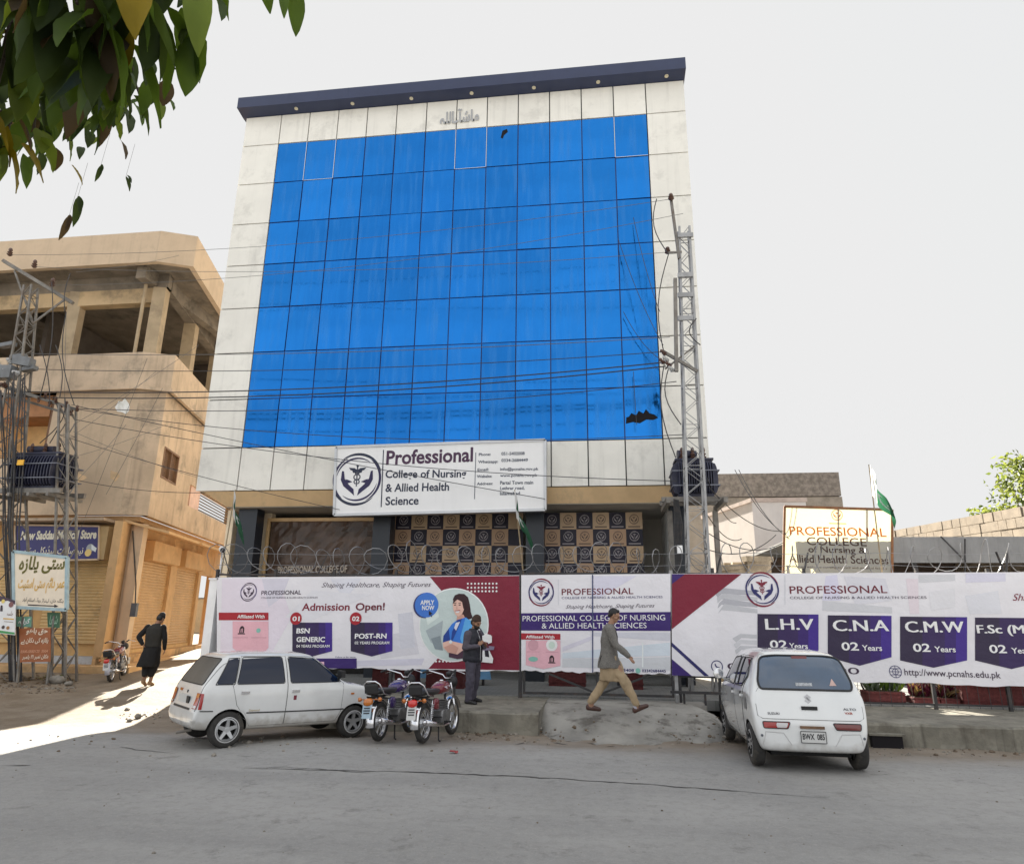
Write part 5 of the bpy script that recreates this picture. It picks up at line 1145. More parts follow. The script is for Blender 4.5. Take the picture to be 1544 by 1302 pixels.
t, pn, c = board('urdu_sign', 'rust orange sign with white Urdu lettering below the white sign', 'sign', [(29, 947), (76, 946), (75, 997), (30, 998)], YS+.1, mat('rust_orange_board', S(134, 80, 48, .66), rough=.6, var=.12, scale=3), None)
sw = ink(206, 190, 170)
pn.text('حق باھو', (39, 957), (71, 957), 11, sw, 1, .03, urdu=True); pn.text('پلازہ کی دکان ہے', (31, 971), (72, 971), 10, sw, 1, .03, urdu=True); pn.text('0300-5560120  5504', (31, 984), (72, 983), 4, ink(190, 140, 110), 1, .02); pn.text('دکان نمبر ۱۲ پلمبر', (33, 995), (72, 994), 8, sw, 1, .03, urdu=True); pn.build(t)
MB().beam(c[0]+Vector((0, .06, .3)), Vector((c[3].x, c[3].y+.06, 0)), .05).build('post', steel_g, t); MB().beam(c[1]+Vector((0, .06, .3)), Vector((c[2].x, c[2].y+.06, 0)), .05).build('post', steel_g, t)
t, pn, c = board('small_notice', 'small teal notice plate left of the two under the white Urdu sign', 'notice', [(24, 929), (47, 929), (46, 945), (25, 944)], YS+.15, mat('teal_plate', S(96, 140, 124, .66), rough=.5, var=.15))
pn.text('کرایہ', (27, 942), (44, 942), 10, ink(214, 220, 214), 1, .03, urdu=True); pn.build(t)
t, pn, c = board('small_notice', 'dark green notice plate hanging under the right end of the white Urdu sign', 'notice', [(71, 923), (90, 923), (89, 946), (72, 945)], YS+.15, mat('green_plate', S(48, 84, 60, .66), rough=.5, var=.15))
pn.text('شفا', (74, 941), (86, 940), 14, ink(140, 170, 148), 1, .0, urdu=True); pn.build(t)
t, pn, c = board('poster', 'white poster with yellow and green print at the left edge', 'poster', [(-14, 894), (23, 906), (22, 957), (-14, 953)], YS-.1, mat('poster_white', S(214, 210, 204, .66), rough=.6, var=.06))
pn.px([(-14, 893), (23, 905), (23, 911), (12, 905), (0, 906), (-14, 900)], ink(70, 56, 70)); pn.px([(-14, 948), (22, 953), (22, 956), (-14, 952)], ink(70, 140, 84)); pn.disc(pn.uv(17, 911), .07, ink(120, 84, 84), 2); pn.disc(pn.uv(5, 906), .05, ink(214, 190, 110), 2)
pn.disc(pn.uv(5, 945), .045, ink(70, 56, 54), 2); pn.disc(pn.uv(12, 946), .045, ink(150, 110, 70), 2); pn.px([(5, 931), (21, 932), (21, 934), (5, 933)], gold); pn.px([(6, 936), (20, 937), (20, 937.8), (6, 936.8)], ink(120, 110, 100)); pn.text('جلسہ', (10, 929), (19, 929), 8, ink(120, 100, 90), 1, .0, urdu=True); pn.px([(1, 912), (4, 912), (4, 921), (0, 921)], ink(60, 54, 60)); pn.build(t)
# ------------------------------------------------------------------ vehicles (local axes: x forward, y left, z up)
paint_w = mat('white_car_paint', (.80, .81, .80), rough=.14, var=.02, coat=1, spec=.5)
paint_m = mat('dusty_white_car_paint', (.74, .745, .735), rough=.2, var=.05, scale=2.5, coat=.7)
def dusty(m, z0, z1, col, amt):          # road dirt thrown up on the sills
    nt = m.node_tree; N = nt.nodes; L = nt.links; p = N['Principled BSDF']
    old = p.inputs['Base Color'].links[0].from_socket; tc = N.new('ShaderNodeTexCoord'); sp = N.new('ShaderNodeSeparateXYZ'); L.new(tc.outputs['Object'], sp.inputs[0])
    n = N.new('ShaderNodeTexNoise'); n.inputs['Scale'].default_value = 7; n.inputs['Detail'].default_value = 6; L.new(tc.outputs['Object'], n.inputs['Vector'])
    a = N.new('ShaderNodeMath'); a.operation = 'MULTIPLY_ADD'; L.new(n.outputs[0], a.inputs[0]); a.inputs[1].default_value = -.34; L.new(sp.outputs[2], a.inputs[2])
    r = N.new('ShaderNodeMapRange'); r.interpolation_type = 'SMOOTHSTEP'; L.new(a.outputs[0], r.inputs[0])
    for i, v in enumerate((z1-.17, z0-.17, 0, amt)): r.inputs[i+1].default_value = v
    x = N.new('ShaderNodeMix'); x.data_type = 'RGBA'; L.new(r.outputs[0], x.inputs[0]); L.new(old, x.inputs[6]); x.inputs[7].default_value = (*col, 1); L.new(x.outputs[2], p.inputs['Base Color'])
dusty(paint_m, .26, .46, (.27, .235, .18), .6); dusty(paint_w, .20, .36, (.36, .32, .27), .45)
under = mat('black_underbody', (.012, .012, .012), rough=.9, var=0)
glass_c = mat('tinted_car_glass', (.005, .011, .032), rough=.03, var=0, spec=.45, coat=.15)
glass_r = mat('dusty_rear_glass', (.10, .095, .085), rough=.35, var=.12, scale=4, spec=.5)
glass_b = mat('blue_grey_rear_glass', (.03, .065, .12), rough=.06, var=.12, scale=3, spec=.8, coat=1)
rubber = mat('dusty_tyre_rubber', (.035, .033, .031), rough=.85, var=.3, scale=8, dirt=(.11, .095, .075), dirt_amt=.6, dscale=5)
alloy = mat('silver_alloy', (.52, .53, .54), rough=.3, metal=.7, var=.05); trimb = mat('black_trim', (.016, .016, .017), rough=.5, var=.05)
gapm = mat('panel_gap', (.02, .02, .02), rough=.9, var=0); chromep = mat('chrome', (.8, .8, .82), rough=.12, metal=1, var=0)
redl = mat('red_lamp_lens', (.36, .012, .010), rough=.12, var=.05, coat=1); amb = mat('amber_lens', (.55, .16, .01), rough=.15, var=.05, coat=1); clr = mat('clear_lens', (.62, .60, .60), rough=.15, var=.05, coat=1); drl = mat('dark_red_lens', (.16, .012, .012), rough=.15, var=.05, coat=1)
platem = mat('plate_white', (.62, .62, .60), rough=.4, var=.03); plateb = mat('plate_ink', (.02, .02, .025), rough=.5, var=0)
def apply_mods(o):
    me = evaluated(o); old = o.data; o.modifiers.clear(); o.data = me; bpy.data.meshes.remove(old); return o
def car_body(st, m, axles, rw, cut_w, parent):
    """st: (x, z bottom, z belt, z top, half width bottom, belt, top)"""
    bm = bmesh.new(); rings = []
    for x, zb, zl, zt, wb, wl, wt in st:
        mid = .5*(wl-.015+wt)+.012
        half = [(0, zb), (wb*.55, zb), (wb*.93, zb+.005), (wb, zb+.05), (wb+(wl-wb)*.75+.012, zb+(zl-zb)*.42), (wl+.006, zl-.07), (wl-.012, zl-.005), (mid, zl+(zt-zl)*.52), (wt, zt-.055*min(1, (zt-zl)/.25+.15)), (wt-.07, zt-.008), (wt*.5, zt+.010), (0, zt+.014)]
        pts = [bm.verts.new((x, y, z)) for y, z in half]+[bm.verts.new((x, -y, z)) for y, z in half[-2:0:-1]]
        rings.append(pts)
    n = len(rings[0])
    for a, b in zip(rings, rings[1:]):
        for k in range(n): bm.faces.new((a[k], a[(k+1) % n], b[(k+1) % n], b[k]))
    for r, flip in ((rings[0], 0), (rings[-1], 1)):      # close the ends with a ladder of quads
        for k in range(n//2):
            q = [r[k], r[k+1], r[(n-k-1) % n], r[(n-k) % n]]; u = []
            for v in q:
                if v not in u: u.append(v)
            if len(u) > 2: bm.faces.new(u if flip else u[::-1])
    bmesh.ops.recalc_face_normals(bm, faces=bm.faces[:])
    me = bpy.data.meshes.new('body'); bm.to_mesh(me); bm.free(); me.materials.append(m); me.materials.append(under)
    o = bpy.data.objects.new('body', me); COL.objects.link(o)
    s = o.modifiers.new('s', 'SUBSURF'); s.levels = 3; s.render_levels = 3
    cut = MB()
    for ax in axles:
        for sy in (-1, 1): cut.lathe([(rw, 0), (rw, cut_w)], (ax, sy*(st[len(st)//2][4]+.15)-(0 if sy < 0 else 0), .0+rw_z[0]), (0, -sy, 0), 36)
    cm = cut.build('cutter', [under, under]); 
    for p in cm.data.polygons: p.material_index = 1
    b = o.modifiers.new('b', 'BOOLEAN'); b.operation = 'DIFFERENCE'; b.object = cm; b.solver = 'EXACT'; b.use_self = True
    apply_mods(o); d = cm.data; bpy.data.objects.remove(cm); bpy.data.meshes.remove(d)
    while len(o.data.materials) > 2: o.data.materials.pop()
    o.data.polygons.foreach_set('use_smooth', [True]*len(o.data.polygons))
    try: o.data.set_sharp_from_angle(angle=radians(42))
    except Exception: pass
    o.parent = parent
    bm = bmesh.new(); bm.from_mesh(o.data); tree = BVHTree.FromBMesh(bm); bm.free()
    return o, tree
rw_z = [.27]
def cast(tree, d, a, b):                 # side: (x,z) rays along y; rear/front: (y,z) rays along x; top: (x,y)
    if d in ('L', 'R'): s = 1 if d == 'L' else -1; o, v = Vector((a, 3*s, b)), Vector((0, -s, 0))
    elif d == 'B': o, v = Vector((-4, a, b)), Vector((1, 0, 0))
    elif d == 'F': o, v = Vector((4, a, b)), Vector((-1, 0, 0))
    else: o, v = Vector((a, b, 4)), Vector((0, 0, -1))
    h, nrm, i, dist = tree.ray_cast(o, v)
    if h is None: return None
    if nrm.dot(v) > 0: nrm = -nrm
    return h, nrm
def rounded(pts, r, n=4):
    out = []; k = len(pts)
    for i in range(k):
        p, a, b = Vector(pts[i]), Vector(pts[i-1]), Vector(pts[(i+1) % k]); da, db = (a-p), (b-p)
        rr = min(r, da.length*.45, db.length*.45); pa, pb = p+da.normalized()*rr, p+db.normalized()*rr
        for j in range(n+1): t = j/n; out.append(tuple(pa*(1-t)**2+p*2*t*(1-t)+pb*t*t))
    return out
def patch(tree, d, pts, off, nu=14, nv=12):
    """surface patch inside a convex-ish outline, laid on the body and lifted by off"""
    v0, v1 = min(p[1] for p in pts)+1e-4, max(p[1] for p in pts)-1e-4; rows = []; n = len(pts)
    for j in range(nv+1):
        v = v0+(v1-v0)*j/nv; xs = []
        for i in range(n):
            (x0, y0), (x1, y1) = pts[i], pts[(i+1) % n]
            if (y0-v)*(y1-v) < 0: xs.append(x0+(x1-x0)*(v-y0)/(y1-y0))
        if len(xs) < 2: continue
        a, b = min(xs), max(xs); row = []
        for i in range(nu+1):
            h = cast(tree, d, a+(b-a)*i/nu, v)
            row.append(h)
        rows.append(row)
    mb = MB(); vs = []; idx = {}
    for j, row in enumerate(rows):
        for i, h in enumerate(row):
            if h: idx[(i, j)] = len(vs); vs.append(h[0]+h[1]*off)
    fs = []
    for j in range(len(rows)-1):
        for i in range(nu):
            q = [(i, j), (i+1, j), (i+1, j+1), (i, j+1)]
            if all(k in idx for k in q): fs.append(tuple(idx[k] for k in q))
    mb.add(vs, fs); return mb
def seam(tree, d, pts, r=.004, off=.001, closed=False, mb=None):
    mb = mb or MB(); pts = list(pts)+([pts[0]] if closed else []); out = []
    for a, b in zip(pts, pts[1:]):
        n = max(1, int(Vector((b[0]-a[0], b[1]-a[1])).length/.05))
        for k in range(n):
            h = cast(tree, d, a[0]+(b[0]-a[0])*k/n, a[1]+(b[1]-a[1])*k/n)
            if h: out.append(h[0]+h[1]*off)
    h = cast(tree, d, *pts[-1])
    if h: out.append(h[0]+h[1]*off)
    if len(out) > 1: mb.tube(out, r, 5)
    return mb
def wheel(parent, x, y, r, w, kind, name='wheel', steer=0.):
    s = 1 if y > 0 else -1; t = bpy.data.objects.new(name, None); COL.objects.link(t); t.parent = parent; t.location = (x, y, r); t.rotation_euler = (0, 0, steer); t.empty_display_size = .1
    ax = (0, s, 0); h = w/2; rr = r*.62 if kind == 'alloy' else r*.64
    MB().lathe([(rr-.015, -h*.9), (rr+.01, -h), (r*.90, -h), (r*.975, -h*.8), (r, -h*.45), (r, h*.45), (r*.975, h*.8), (r*.90, h), (rr+.012, h), (rr, h*.92)], (0, 0, 0), ax, 36, False).build('tyre', rubber, t, True, True)
    if kind == 'alloy':
        MB().lathe([(rr+.022, h+.002), (rr+.006, h+.004), (rr+.006, h-.0)], (0, 0, 0), ax, 36, False).build('white_wall', mat('white_wall_ring', (.5, .5, .5), var=.05), t, False, True)
        m = MB(); m.lathe([(rr, -h*.8), (rr, h*.9), (rr-.018, h*.98), (rr-.03, h*.7)], (0, 0, 0), ax, 36, False)
        for k in range(5):
            a = 2*pi*k/5+.3; c, q = cos(a), sin(a)
            m.add([Vector((c*.02-q*.032*e, s*(h*.62+o), q*.02+c*.032*e)) for o in (-.02, .02) for e in (-1, 1)]+[Vector((c*(rr-.01)-q*.021*e, s*(h*.80+o), q*(rr-.01)+c*.021*e)) for o in (-.02, .02) for e in (-1, 1)],
                  [(0, 1, 5, 4), (2, 6, 7, 3), (0, 4, 6, 2), (1, 3, 7, 5), (0, 2, 3, 1), (4, 5, 7, 6)])
        m.lathe([(.045, h*.5), (.045, h*.86), (.03, h*.9), (0, h*.9)], (0, 0, 0), ax, 16); m.build('rim', alloy, t, False, True)
        MB().lathe([(rr-.005, -h*.2), (rr-.005, h*.12), (0, h*.12)], (0, 0, 0), ax, 24).build('brake_well', under, t, False, True)
    else:
        m = MB(); m.lathe([(rr, -h*.5), (rr, h*.92), (rr*.9, h*1.0), (rr*.6, h*.85), (rr*.3, h*.98), (0, h*1.0)], (0, 0, 0), ax, 32); m.build('rim', mat('grey_hubcap', (.34, .34, .34), rough=.4, metal=.3, var=.1, scale=5, dirt=(.15, .13, .1), dirt_amt=.5), t, True, True)
        m = MB()
        for k in range(9):
            a = 2*pi*k/9; m.beam((cos(a)*rr*.45, s*(h*.96), sin(a)*rr*.45), (cos(a)*rr*.85, s*(h*1.0), sin(a)*rr*.85), .022, .012, (0, 1, 0))
        m.build('rim_slots', under, t, False, True)
    return t
def plate_text(parent, txt, P, u, v, n, wdt, hgt, bold=.03, nm='lettering', m=None):
    vs, fs = text_geom(txt, bold); x0, x1 = min(a[0] for a in vs), max(a[0] for a in vs); P, u, v, n = map(Vector, (P, u, v, n))
    MB().add([P+u*((x-x0)/(x1-x0)-.5)*wdt+v*(y/CAPH-.5)*hgt+n*.004 for x, y in vs], fs).build(nm, m or plateb, parent, local=True)
def parked(name, lab, c, head, pitch=0., z=0., roll=0.):
    t = thing(name, lab, 'car', (0, 0, 0)); return t
# --- older square hatchback on the left
st = [(-1.652, .37, .47, .52, .55, .60, .50), (-1.635, .31, .52, .585, .60, .655, .58), (-1.60, .28, .60, .66, .62, .675, .60), (-1.575, .27, .80, .84, .63, .685, .61), (-1.545, .26, .865, .93, .635, .69, .60), (-1.42, .25, .875, 1.15, .64, .695, .575), (-1.30, .24, .88, 1.315, .645, .70, .56), (-1.20, .24, .88, 1.365, .65, .70, .555),
      (-.9, .23, .88, 1.39, .655, .70, .555), (-.4, .23, .88, 1.40, .66, .70, .555), (0, .23, .88, 1.392, .66, .70, .555), (.22, .23, .88, 1.37, .66, .70, .55), (.34, .23, .88, 1.32, .66, .70, .55), (.62, .23, .88, 1.10, .66, .70, .575), (.86, .23, .875, .925, .66, .70, .61), (1.0, .23, .865, .89, .655, .695, .62),
      (1.3, .24, .83, .85, .645, .69, .61), (1.52, .27, .76, .785, .63, .675, .60), (1.60, .30, .66, .70, .61, .65, .57), (1.64, .35, .52, .60, .56, .60, .50)]
car = parked('hatchback_car', 'older square dusty white hatchback with star alloy wheels parked beside the two motorcycles', 0, 0)
rw_z[0] = .262
body, tr = car_body(st, paint_m, (-1.12, 1.055), .305, .40, car)
for sd in ('R', 'L'):
    sg_ = -1 if sd == 'R' else 1
    wq = rounded([(-1.385, .925), (-1.10, .925), (-1.03, 1.315), (-1.19, 1.305)], .035); patch(tr, sd, wq, .004).build('quarter_window', glass_c, car, True)
    wr = rounded([(-1.06, .925), (-.27, .925), (-.33, 1.33), (-.985, 1.325)], .035)
    wf_ = rounded([(-.17, .925), (.76, .925), (.66, 1.02), (.24, 1.31), (-.23, 1.33)], .04)
    for nm, dq, wq_, hx in (('rear', [(-1.12, .905), (-1.03, .62), (-.82, .36), (-.78, .30), (-.225, .30), (-.225, .9), (-.275, 1.345), (-1.0, 1.34), (-1.085, .93)], wr, -.92), ('front', [(-.215, .30), (.70, .30), (.78, .45), (.80, .90), (.25, 1.335), (-.265, 1.35), (-.215, .9)], wf_, -.08)):
        dm = patch(tr, sd, dq, .0035, 20, 24).build('door', paint_m, car, True)
        patch(tr, sd, wq_, .008).build('door_window', glass_c, dm, True)
        mb = seam(tr, sd, dq, .003, .002, True); mb.build('door_gap', gapm, dm)
        mb = seam(tr, sd, wq_, .006, .007, True); mb.build('window_seal', trimb, dm)
        h = cast(tr, sd, hx, .80); p_ = h[0]+h[1]*.012; MB().obox(p_, (.065, 0, 0), h[1]*.012, (0, 0, .02)).build('door_handle', chromep, dm)
    q_ = [(.0+x, .93+.0*x) for x in ()]
    seam(tr, sd, [(-1.385, .925), (-1.10, .925), (-1.03, 1.315), (-1.19, 1.305)], .007, .004, True).build('window_seal', trimb, car)
    seam(tr, sd, [(-.86, .50), (-.2, .49), (.5, .485), (.83, .485)], .010, .006).build('side_moulding', trimb, car)
    mb = MB(); seam(tr, sd, [(-1.63, .555), (-1.5, .548), (-1.38, .545)], .008, .002, mb=mb); mb.build('bumper_gap', trimb, car)
    h = cast(tr, sd, .98, .73); MB().obox(h[0]+h[1]*.004, (.03, 0, 0), h[1]*.006, (0, 0, .014)).build('side_repeater', amb, car)
    h = cast(tr, sd, .70, .96); p_ = h[0]+h[1]*.10; mm_ = MB(); mm_.obox(p_+Vector((0, 0, .035)), (.035, 0, 0), (0, .085, 0), (0, 0, .055)); mm_.beam(h[0], p_, .03); mm_.build('door_mirror', trimb, car)
    # tail lamp cluster wrapping the rear corner
    y0, y1 = (.50*sg_, .645*sg_); a_, b_ = min(y0, y1), max(y0, y1)
    lb_ = patch(tr, 'B', [(a_, .575), (b_, .575), (b_, .80), (a_, .80)], .012, 6, 6).build('tail_light', redl, car, True)
    patch(tr, 'B', [(a_+.01, .735), (b_-.01, .735), (b_-.01, .79), (a_+.01, .79)], .016, 5, 3).build('indicator', amb, lb_, True)
    patch(tr, 'B', [(a_+.01, .585), (b_-.01, .585), (b_-.01, .62), (a_+.01, .62)], .016, 5, 3).build('reversing_light', clr, lb_, True)
    patch(tr, sd, [(-1.60, .575), (-1.555, .575), (-1.545, .80), (-1.575, .80)], .006, 3, 6).build('tail_light_return', redl, lb_, True)
    patch(tr, 'F', rounded([(sg_*.60, .60), (sg_*.36, .60), (sg_*.36, .72), (sg_*.60, .72)], .02), .006, 6, 4).build('headlight', clr, car, True)
rg = patch(tr, 'B', rounded([(-.56, .915), (.56, .915), (.505, 1.30), (-.505, 1.30)], .06), .005, 14, 10).build('rear_window', glass_r, car, True)
seam(tr, 'B', rounded([(-.56, .915), (.56, .915), (.505, 1.30), (-.505, 1.30)], .06), .009, .004, True).build('rear_window_seal', trimb, rg)
patch(tr, 'B', [(-.40, .545), (.40, .545), (.40, .575), (-.40, .575)], .008, 8, 2).build('bumper_step', trimb, car, True)
h = cast(tr, 'B', .07, .675)[0]; pl = MB().obox(h+Vector((-.012, 0, 0)), (.006, 0, 0), (0, .20, 0), (0, 0, .065)).build('number_plate', platem, car)
MB().obox(cast(tr, 'B', -.20, .68)[0]+Vector((-.015, 0, 0)), (.012, 0, 0), (0, .055, 0), (0, 0, .05)).build('plate_mount', trimb, car)
MB().lathe([(.022, -.01), (.022, .01), (0, .012)], cast(tr, 'B', -.02, .79)[0], (-1, 0, 0), 10).build('boot_lock', trimb, car)
MB().obox(cast(tr, 'B', .3, .80)[0]+Vector((-.008, 0, 0)), (.008, 0, 0), (0, .05, 0), (0, 0, .02)).build('boot_badge', amb, car)
seam(tr, 'B', [(-.63, .56), (-.63, .86), (-.56, 1.33)], .004, .002).build('hatch_gap', gapm, car); seam(tr, 'B', [(.63, .56), (.63, .86), (.56, 1.33)], .004, .002).build('hatch_gap', gapm, car)
h = cast(tr, 'R', -.74, .535); plate_text(car, 'Diamond', h[0]+h[1]*.004, (1, 0, 0), (0, 0, 1), h[1], .17, .03, .01, 'side_script', mat('gold_script', (.42, .33, .16), rough=.4))
h = cast(tr, 'R', -.08, .70); MB().obox(h[0]+h[1]*.003, (.025, 0, 0), h[1]*.003, (0, 0, .035)).build('sticker', mat('maroon_sticker', (.2, .03, .05)), car)
patch(tr, 'F', [(-.3, .62), (.3, .62), (.3, .70), (-.3, .70)], .006, 8, 3).build('grille', trimb, car)
ws = patch(tr, 'T', [(.40, -.52), (.82, -.58), (.82, .58), (.40, .52)], .005, 12, 12).build('windscreen', glass_c, car, True)
for x in (-1.12, 1.055):
    for y in (-.605, .605): wheel(car, x, y, .265, .165, 'alloy', steer=0)
MB().lathe([(.02, 0), (.02, .22)], (-1.55, -.35, .25), (-1, 0, -.1), 8).build('exhaust_pipe', steel_g, car)
hd = radians(48.5); c_, s_ = cos(hd), sin(hd); rr_ = Vector((-5.60, 10.20)); ax_ = rr_+Vector((-s_, c_))*.605*.955; car.scale = (.955,)*3
car.location = (ax_.x+1.12*.955*c_, ax_.y+1.12*.955*s_, -.035); car.rotation_euler = (0, radians(1.6), hd)
# --- newer rounded white hatchback on the right
st = [(-1.702, .34, .50, .56, .50, .56, .50), (-1.685, .27, .57, .64, .58, .645, .58), (-1.655, .24, .66, .74, .62, .69, .61), (-1.61, .225, .80, .90, .64, .712, .615), (-1.56, .215, .90, 1.03, .65, .722, .60), (-1.49, .21, .935, 1.20, .66, .727, .575), (-1.40, .20, .95, 1.36, .665, .732, .55), (-1.31, .20, .955, 1.435, .67, .735, .535),
      (-1.1, .195, .955, 1.475, .675, .737, .53), (-.6, .19, .95, 1.505, .68, .737, .53), (-.1, .19, .945, 1.51, .68, .737, .53), (.25, .19, .94, 1.49, .68, .737, .53), (.42, .19, .94, 1.45, .68, .737, .53), (.72, .19, .94, 1.25, .68, .735, .56), (1.02, .19, .935, 1.02, .68, .73, .60), (1.15, .19, .92, .965, .675, .725, .62),
      (1.42, .21, .87, .90, .66, .71, .61), (1.6, .24, .76, .80, .63, .68, .58), (1.67, .28, .62, .68, .59, .64, .54), (1.695, .34, .50, .57, .52, .57, .48)]
car2 = parked('hatchback_car', 'rounded white hatchback with plate BWX 085 seen from behind in front of the course banner', 0, 0)
rw_z[0] = .268
body2, tr2 = car_body(st, paint_w, (-1.26, 1.20), .305, .38, car2)
for sd in ('L', 'R'):
    sg_ = 1 if sd == 'L' else -1
    wr = rounded([(-1.20, 1.13), (-.93, .985), (-.33, .975), (-.36, 1.375), (-1.02, 1.37)], .04)
    wf_ = rounded([(-.24, .975), (.80, .985), (.70, 1.07), (.40, 1.30), (.28, 1.365), (-.27, 1.38)], .05)
    for nm, dq, wq_, hx in (('rear', [(-1.06, 1.0), (-.97, .70), (-.92, .45), (-.83, .30), (-.29, .27), (-.29, .95), (-.315, 1.405), (-1.04, 1.395), (-1.23, 1.14)], wr, -.86), ('front', [(-.28, .27), (.80, .29), (.86, .5), (.86, .96), (.72, 1.1), (.42, 1.34), (-.305, 1.41), (-.28, .95)], wf_, -.12)):
        dm = patch(tr2, sd, dq, .0035, 20, 24).build('door', paint_w, car2, True)
        patch(tr2, sd, wq_, .008).build('door_window', glass_c, dm, True)
        seam(tr2, sd, dq, .003, .002, True).build('door_gap', gapm, dm)
        seam(tr2, sd, wq_, .008, .007, True).build('window_seal', trimb, dm)
        h = cast(tr2, sd, hx, .86); MB().obox(h[0]+h[1]*.012, (.075, 0, 0), h[1]*.014, (0, 0, .017)).build('door_handle', paint_w, dm)
        MB().obox(h[0]+h[1]*.004+Vector((-.01, 0, .028)), (.045, 0, 0), h[1]*.004, (0, 0, .022)).build('handle_recess', trimb, dm)
    if sd == 'L':
        patch(tr2, sd, rounded([(-1.31, .70), (-1.13, .70), (-1.13, .86), (-1.31, .86)], .02), .005, 5, 5).build('fuel_flap', mat('grey_fuel_flap', (.22, .22, .22), rough=.5), car2, True)
    seam(tr2, sd, [(-.62, .99), (-.60, 1.37)], .013, .008).build('window_divider', trimb, car2)
    h = cast(tr2, sd, .72, .99); p_ = h[0]+h[1]*.13; m = MB(); n = 10
    m.lathe([(.0, -.05), (.06, -.045), (.085, -.01), (.085, .03), (.06, .06), (0, .07)], p_+Vector((0, 0, .05)), (1, 0, 0), 14); m.beam(h[0], p_+Vector((0, 0, .02)), .035); mi = m.build('door_mirror', paint_w, car2, True)
    MB().lathe([(.072, 0), (.0, .004)], p_+Vector((-.051, 0, .05)), (-1, 0, 0), 14).build('mirror_glass', chromep, mi)
    # lamp strip low in the bumper
    q_ = rounded([(sg_*.60, .512), (sg_*.30, .512), (sg_*.265, .59), (sg_*.61, .59)], .02)
    tl = patch(tr2, 'B', q_, .006, 10, 5).build('tail_light', redl if sg_ > 0 else drl, car2, True)
    patch(tr2, 'B', rounded([(sg_*.44, .522), (sg_*.315, .522), (sg_*.292, .58), (sg_*.44, .58)], .01), .010, 6, 4).build('reversing_light', clr if sg_ > 0 else drl, tl, True)
    seam(tr2, 'B', q_, .007, .005, True).build('lamp_surround', trimb, tl)
    patch(tr2, 'F', rounded([(sg_*.64, .66), (sg_*.36, .66), (sg_*.40, .80), (sg_*.62, .80)], .03), .006, 6, 4).build('headlight', clr, car2, True)
    seam(tr2, 'B', [(sg_*.62, .31), (sg_*.58, .47), (sg_*.36, .46), (sg_*.27, .32)], .006, .001).build('bumper_crease', mat('crease_line', (.58, .58, .57), var=0), car2)
    MB().lathe([(.017, -.0), (.017, .006), (0, .008)], cast(tr2, 'B', sg_*.63, .42)[0], (-1, 0, 0), 10).build('parking_sensor', mat('grey_plastic', (.1, .1, .1)), car2)
wq_ = rounded([(-.585, .985), (.585, .985), (.60, 1.08), (.52, 1.385), (.35, 1.41), (-.35, 1.41), (-.52, 1.385), (-.60, 1.08)], .09)
rg = patch(tr2, 'B', wq_, .006, 18, 14).build('rear_window', glass_b, car2, True)
seam(tr2, 'B', wq_, .017, .004, True).build('rear_window_seal', trimb, rg)
h = cast(tr2, 'B', 0, 1.395)[0]; MB().obox(h+Vector((-.012, 0, 0)), (.012, 0, 0), (0, .10, 0), (0, 0, .018)).build('high_brake_light', drl, rg)
patch(tr2, 'B', [(-.09, 1.03), (.12, 1.03), (.12, 1.07), (-.09, 1.07)], .010, 6, 2).build('window_sticker', mat('pale_sticker', (.4, .42, .44), var=.4, scale=60), rg, True)
patch(tr2, 'B', [(-.40, 1.04), (-.31, 1.04), (-.352, 1.125), (-.358, 1.125)], .010, 4, 6).build('warning_triangle_sticker', mat('triangle_sticker', (.55, .38, .34), rough=.4), rg, True)
# tailgate: its own panel with gap, emblem, opener, script
tg_ = [(-.66, .66), (-.60, .625), (.60, .625), (.66, .66), (.665, .80), (.64, .95), (.60, 1.0), (-.60, 1.0), (-.64, .95), (-.665, .80)]
tg2 = patch(tr2, 'B', tg_, .003, 22, 14).build('tailgate', paint_w, car2, True); seam(tr2, 'B', tg_[5:7], .003, .001).build('tailgate_gap', gapm, tg2)
seam(tr2, 'B', [(-.665, .80), (-.66, .66), (-.60, .625), (.60, .625), (.66, .66), (.665, .80)], .0035, .001).build('tailgate_gap', gapm, tg2)
h = cast(tr2, 'B', 0, .765)[0]; MB().obox(h+Vector((-.008, 0, 0)), (.012, 0, 0), (0, .10, 0), (0, 0, .022)).build('tailgate_opener', trimb, tg2)
h = cast(tr2, 'B', 0, .875)[0]; n_ = Vector((-1, 0, .25)).normalized(); u_ = Vector((0, -1, 0)); v_ = u_.cross(n_) * -1; v_ = v_ if v_.z > 0 else -v_; Q = lambda x, y: h+n_*.008+u_*(x*.045)+v_*(y*.06)
m = MB()       # angular S-shaped badge
for pts in ([(-1, .35), (0, 1), (1, .4), (.55, .1), (0, .45), (-.15, .35), (.6, -.15), (.25, -.4), (-1, .35)], [(1, -.35), (0, -1), (-1, -.4), (-.55, -.1), (0, -.45), (.15, -.35), (-.6, .15), (-.25, .4), (1, -.35)]): m.face([Q(*p) for p in pts[:-1]])
m.build('badge', mat('badge_chrome', (.45, .45, .46), rough=.3, metal=.6, var=0), tg2)
def rear_text(t, y, z, wd, hg, m_, tx=.03):
    h = cast(tr2, 'B', y, z); plate_text(tg2, t, h[0]+h[1]*.004, (0, -1, 0), Vector((0, 0, 1))-h[1]*h[1].z, h[1], wd, hg, tx, 'badge_lettering', m_)
rear_text('ALTO', -.50, .762, .16, .028, mat('badge_grey', (.16, .16, .17), rough=.3, metal=.6)); rear_text('VXR', -.48, .715, .10, .026, mat('badge_red', (.4, .06, .03), rough=.4)); rear_text('SUZUKI', .46, .688, .15, .028, mat('badge_grey', (.16, .16, .17)))
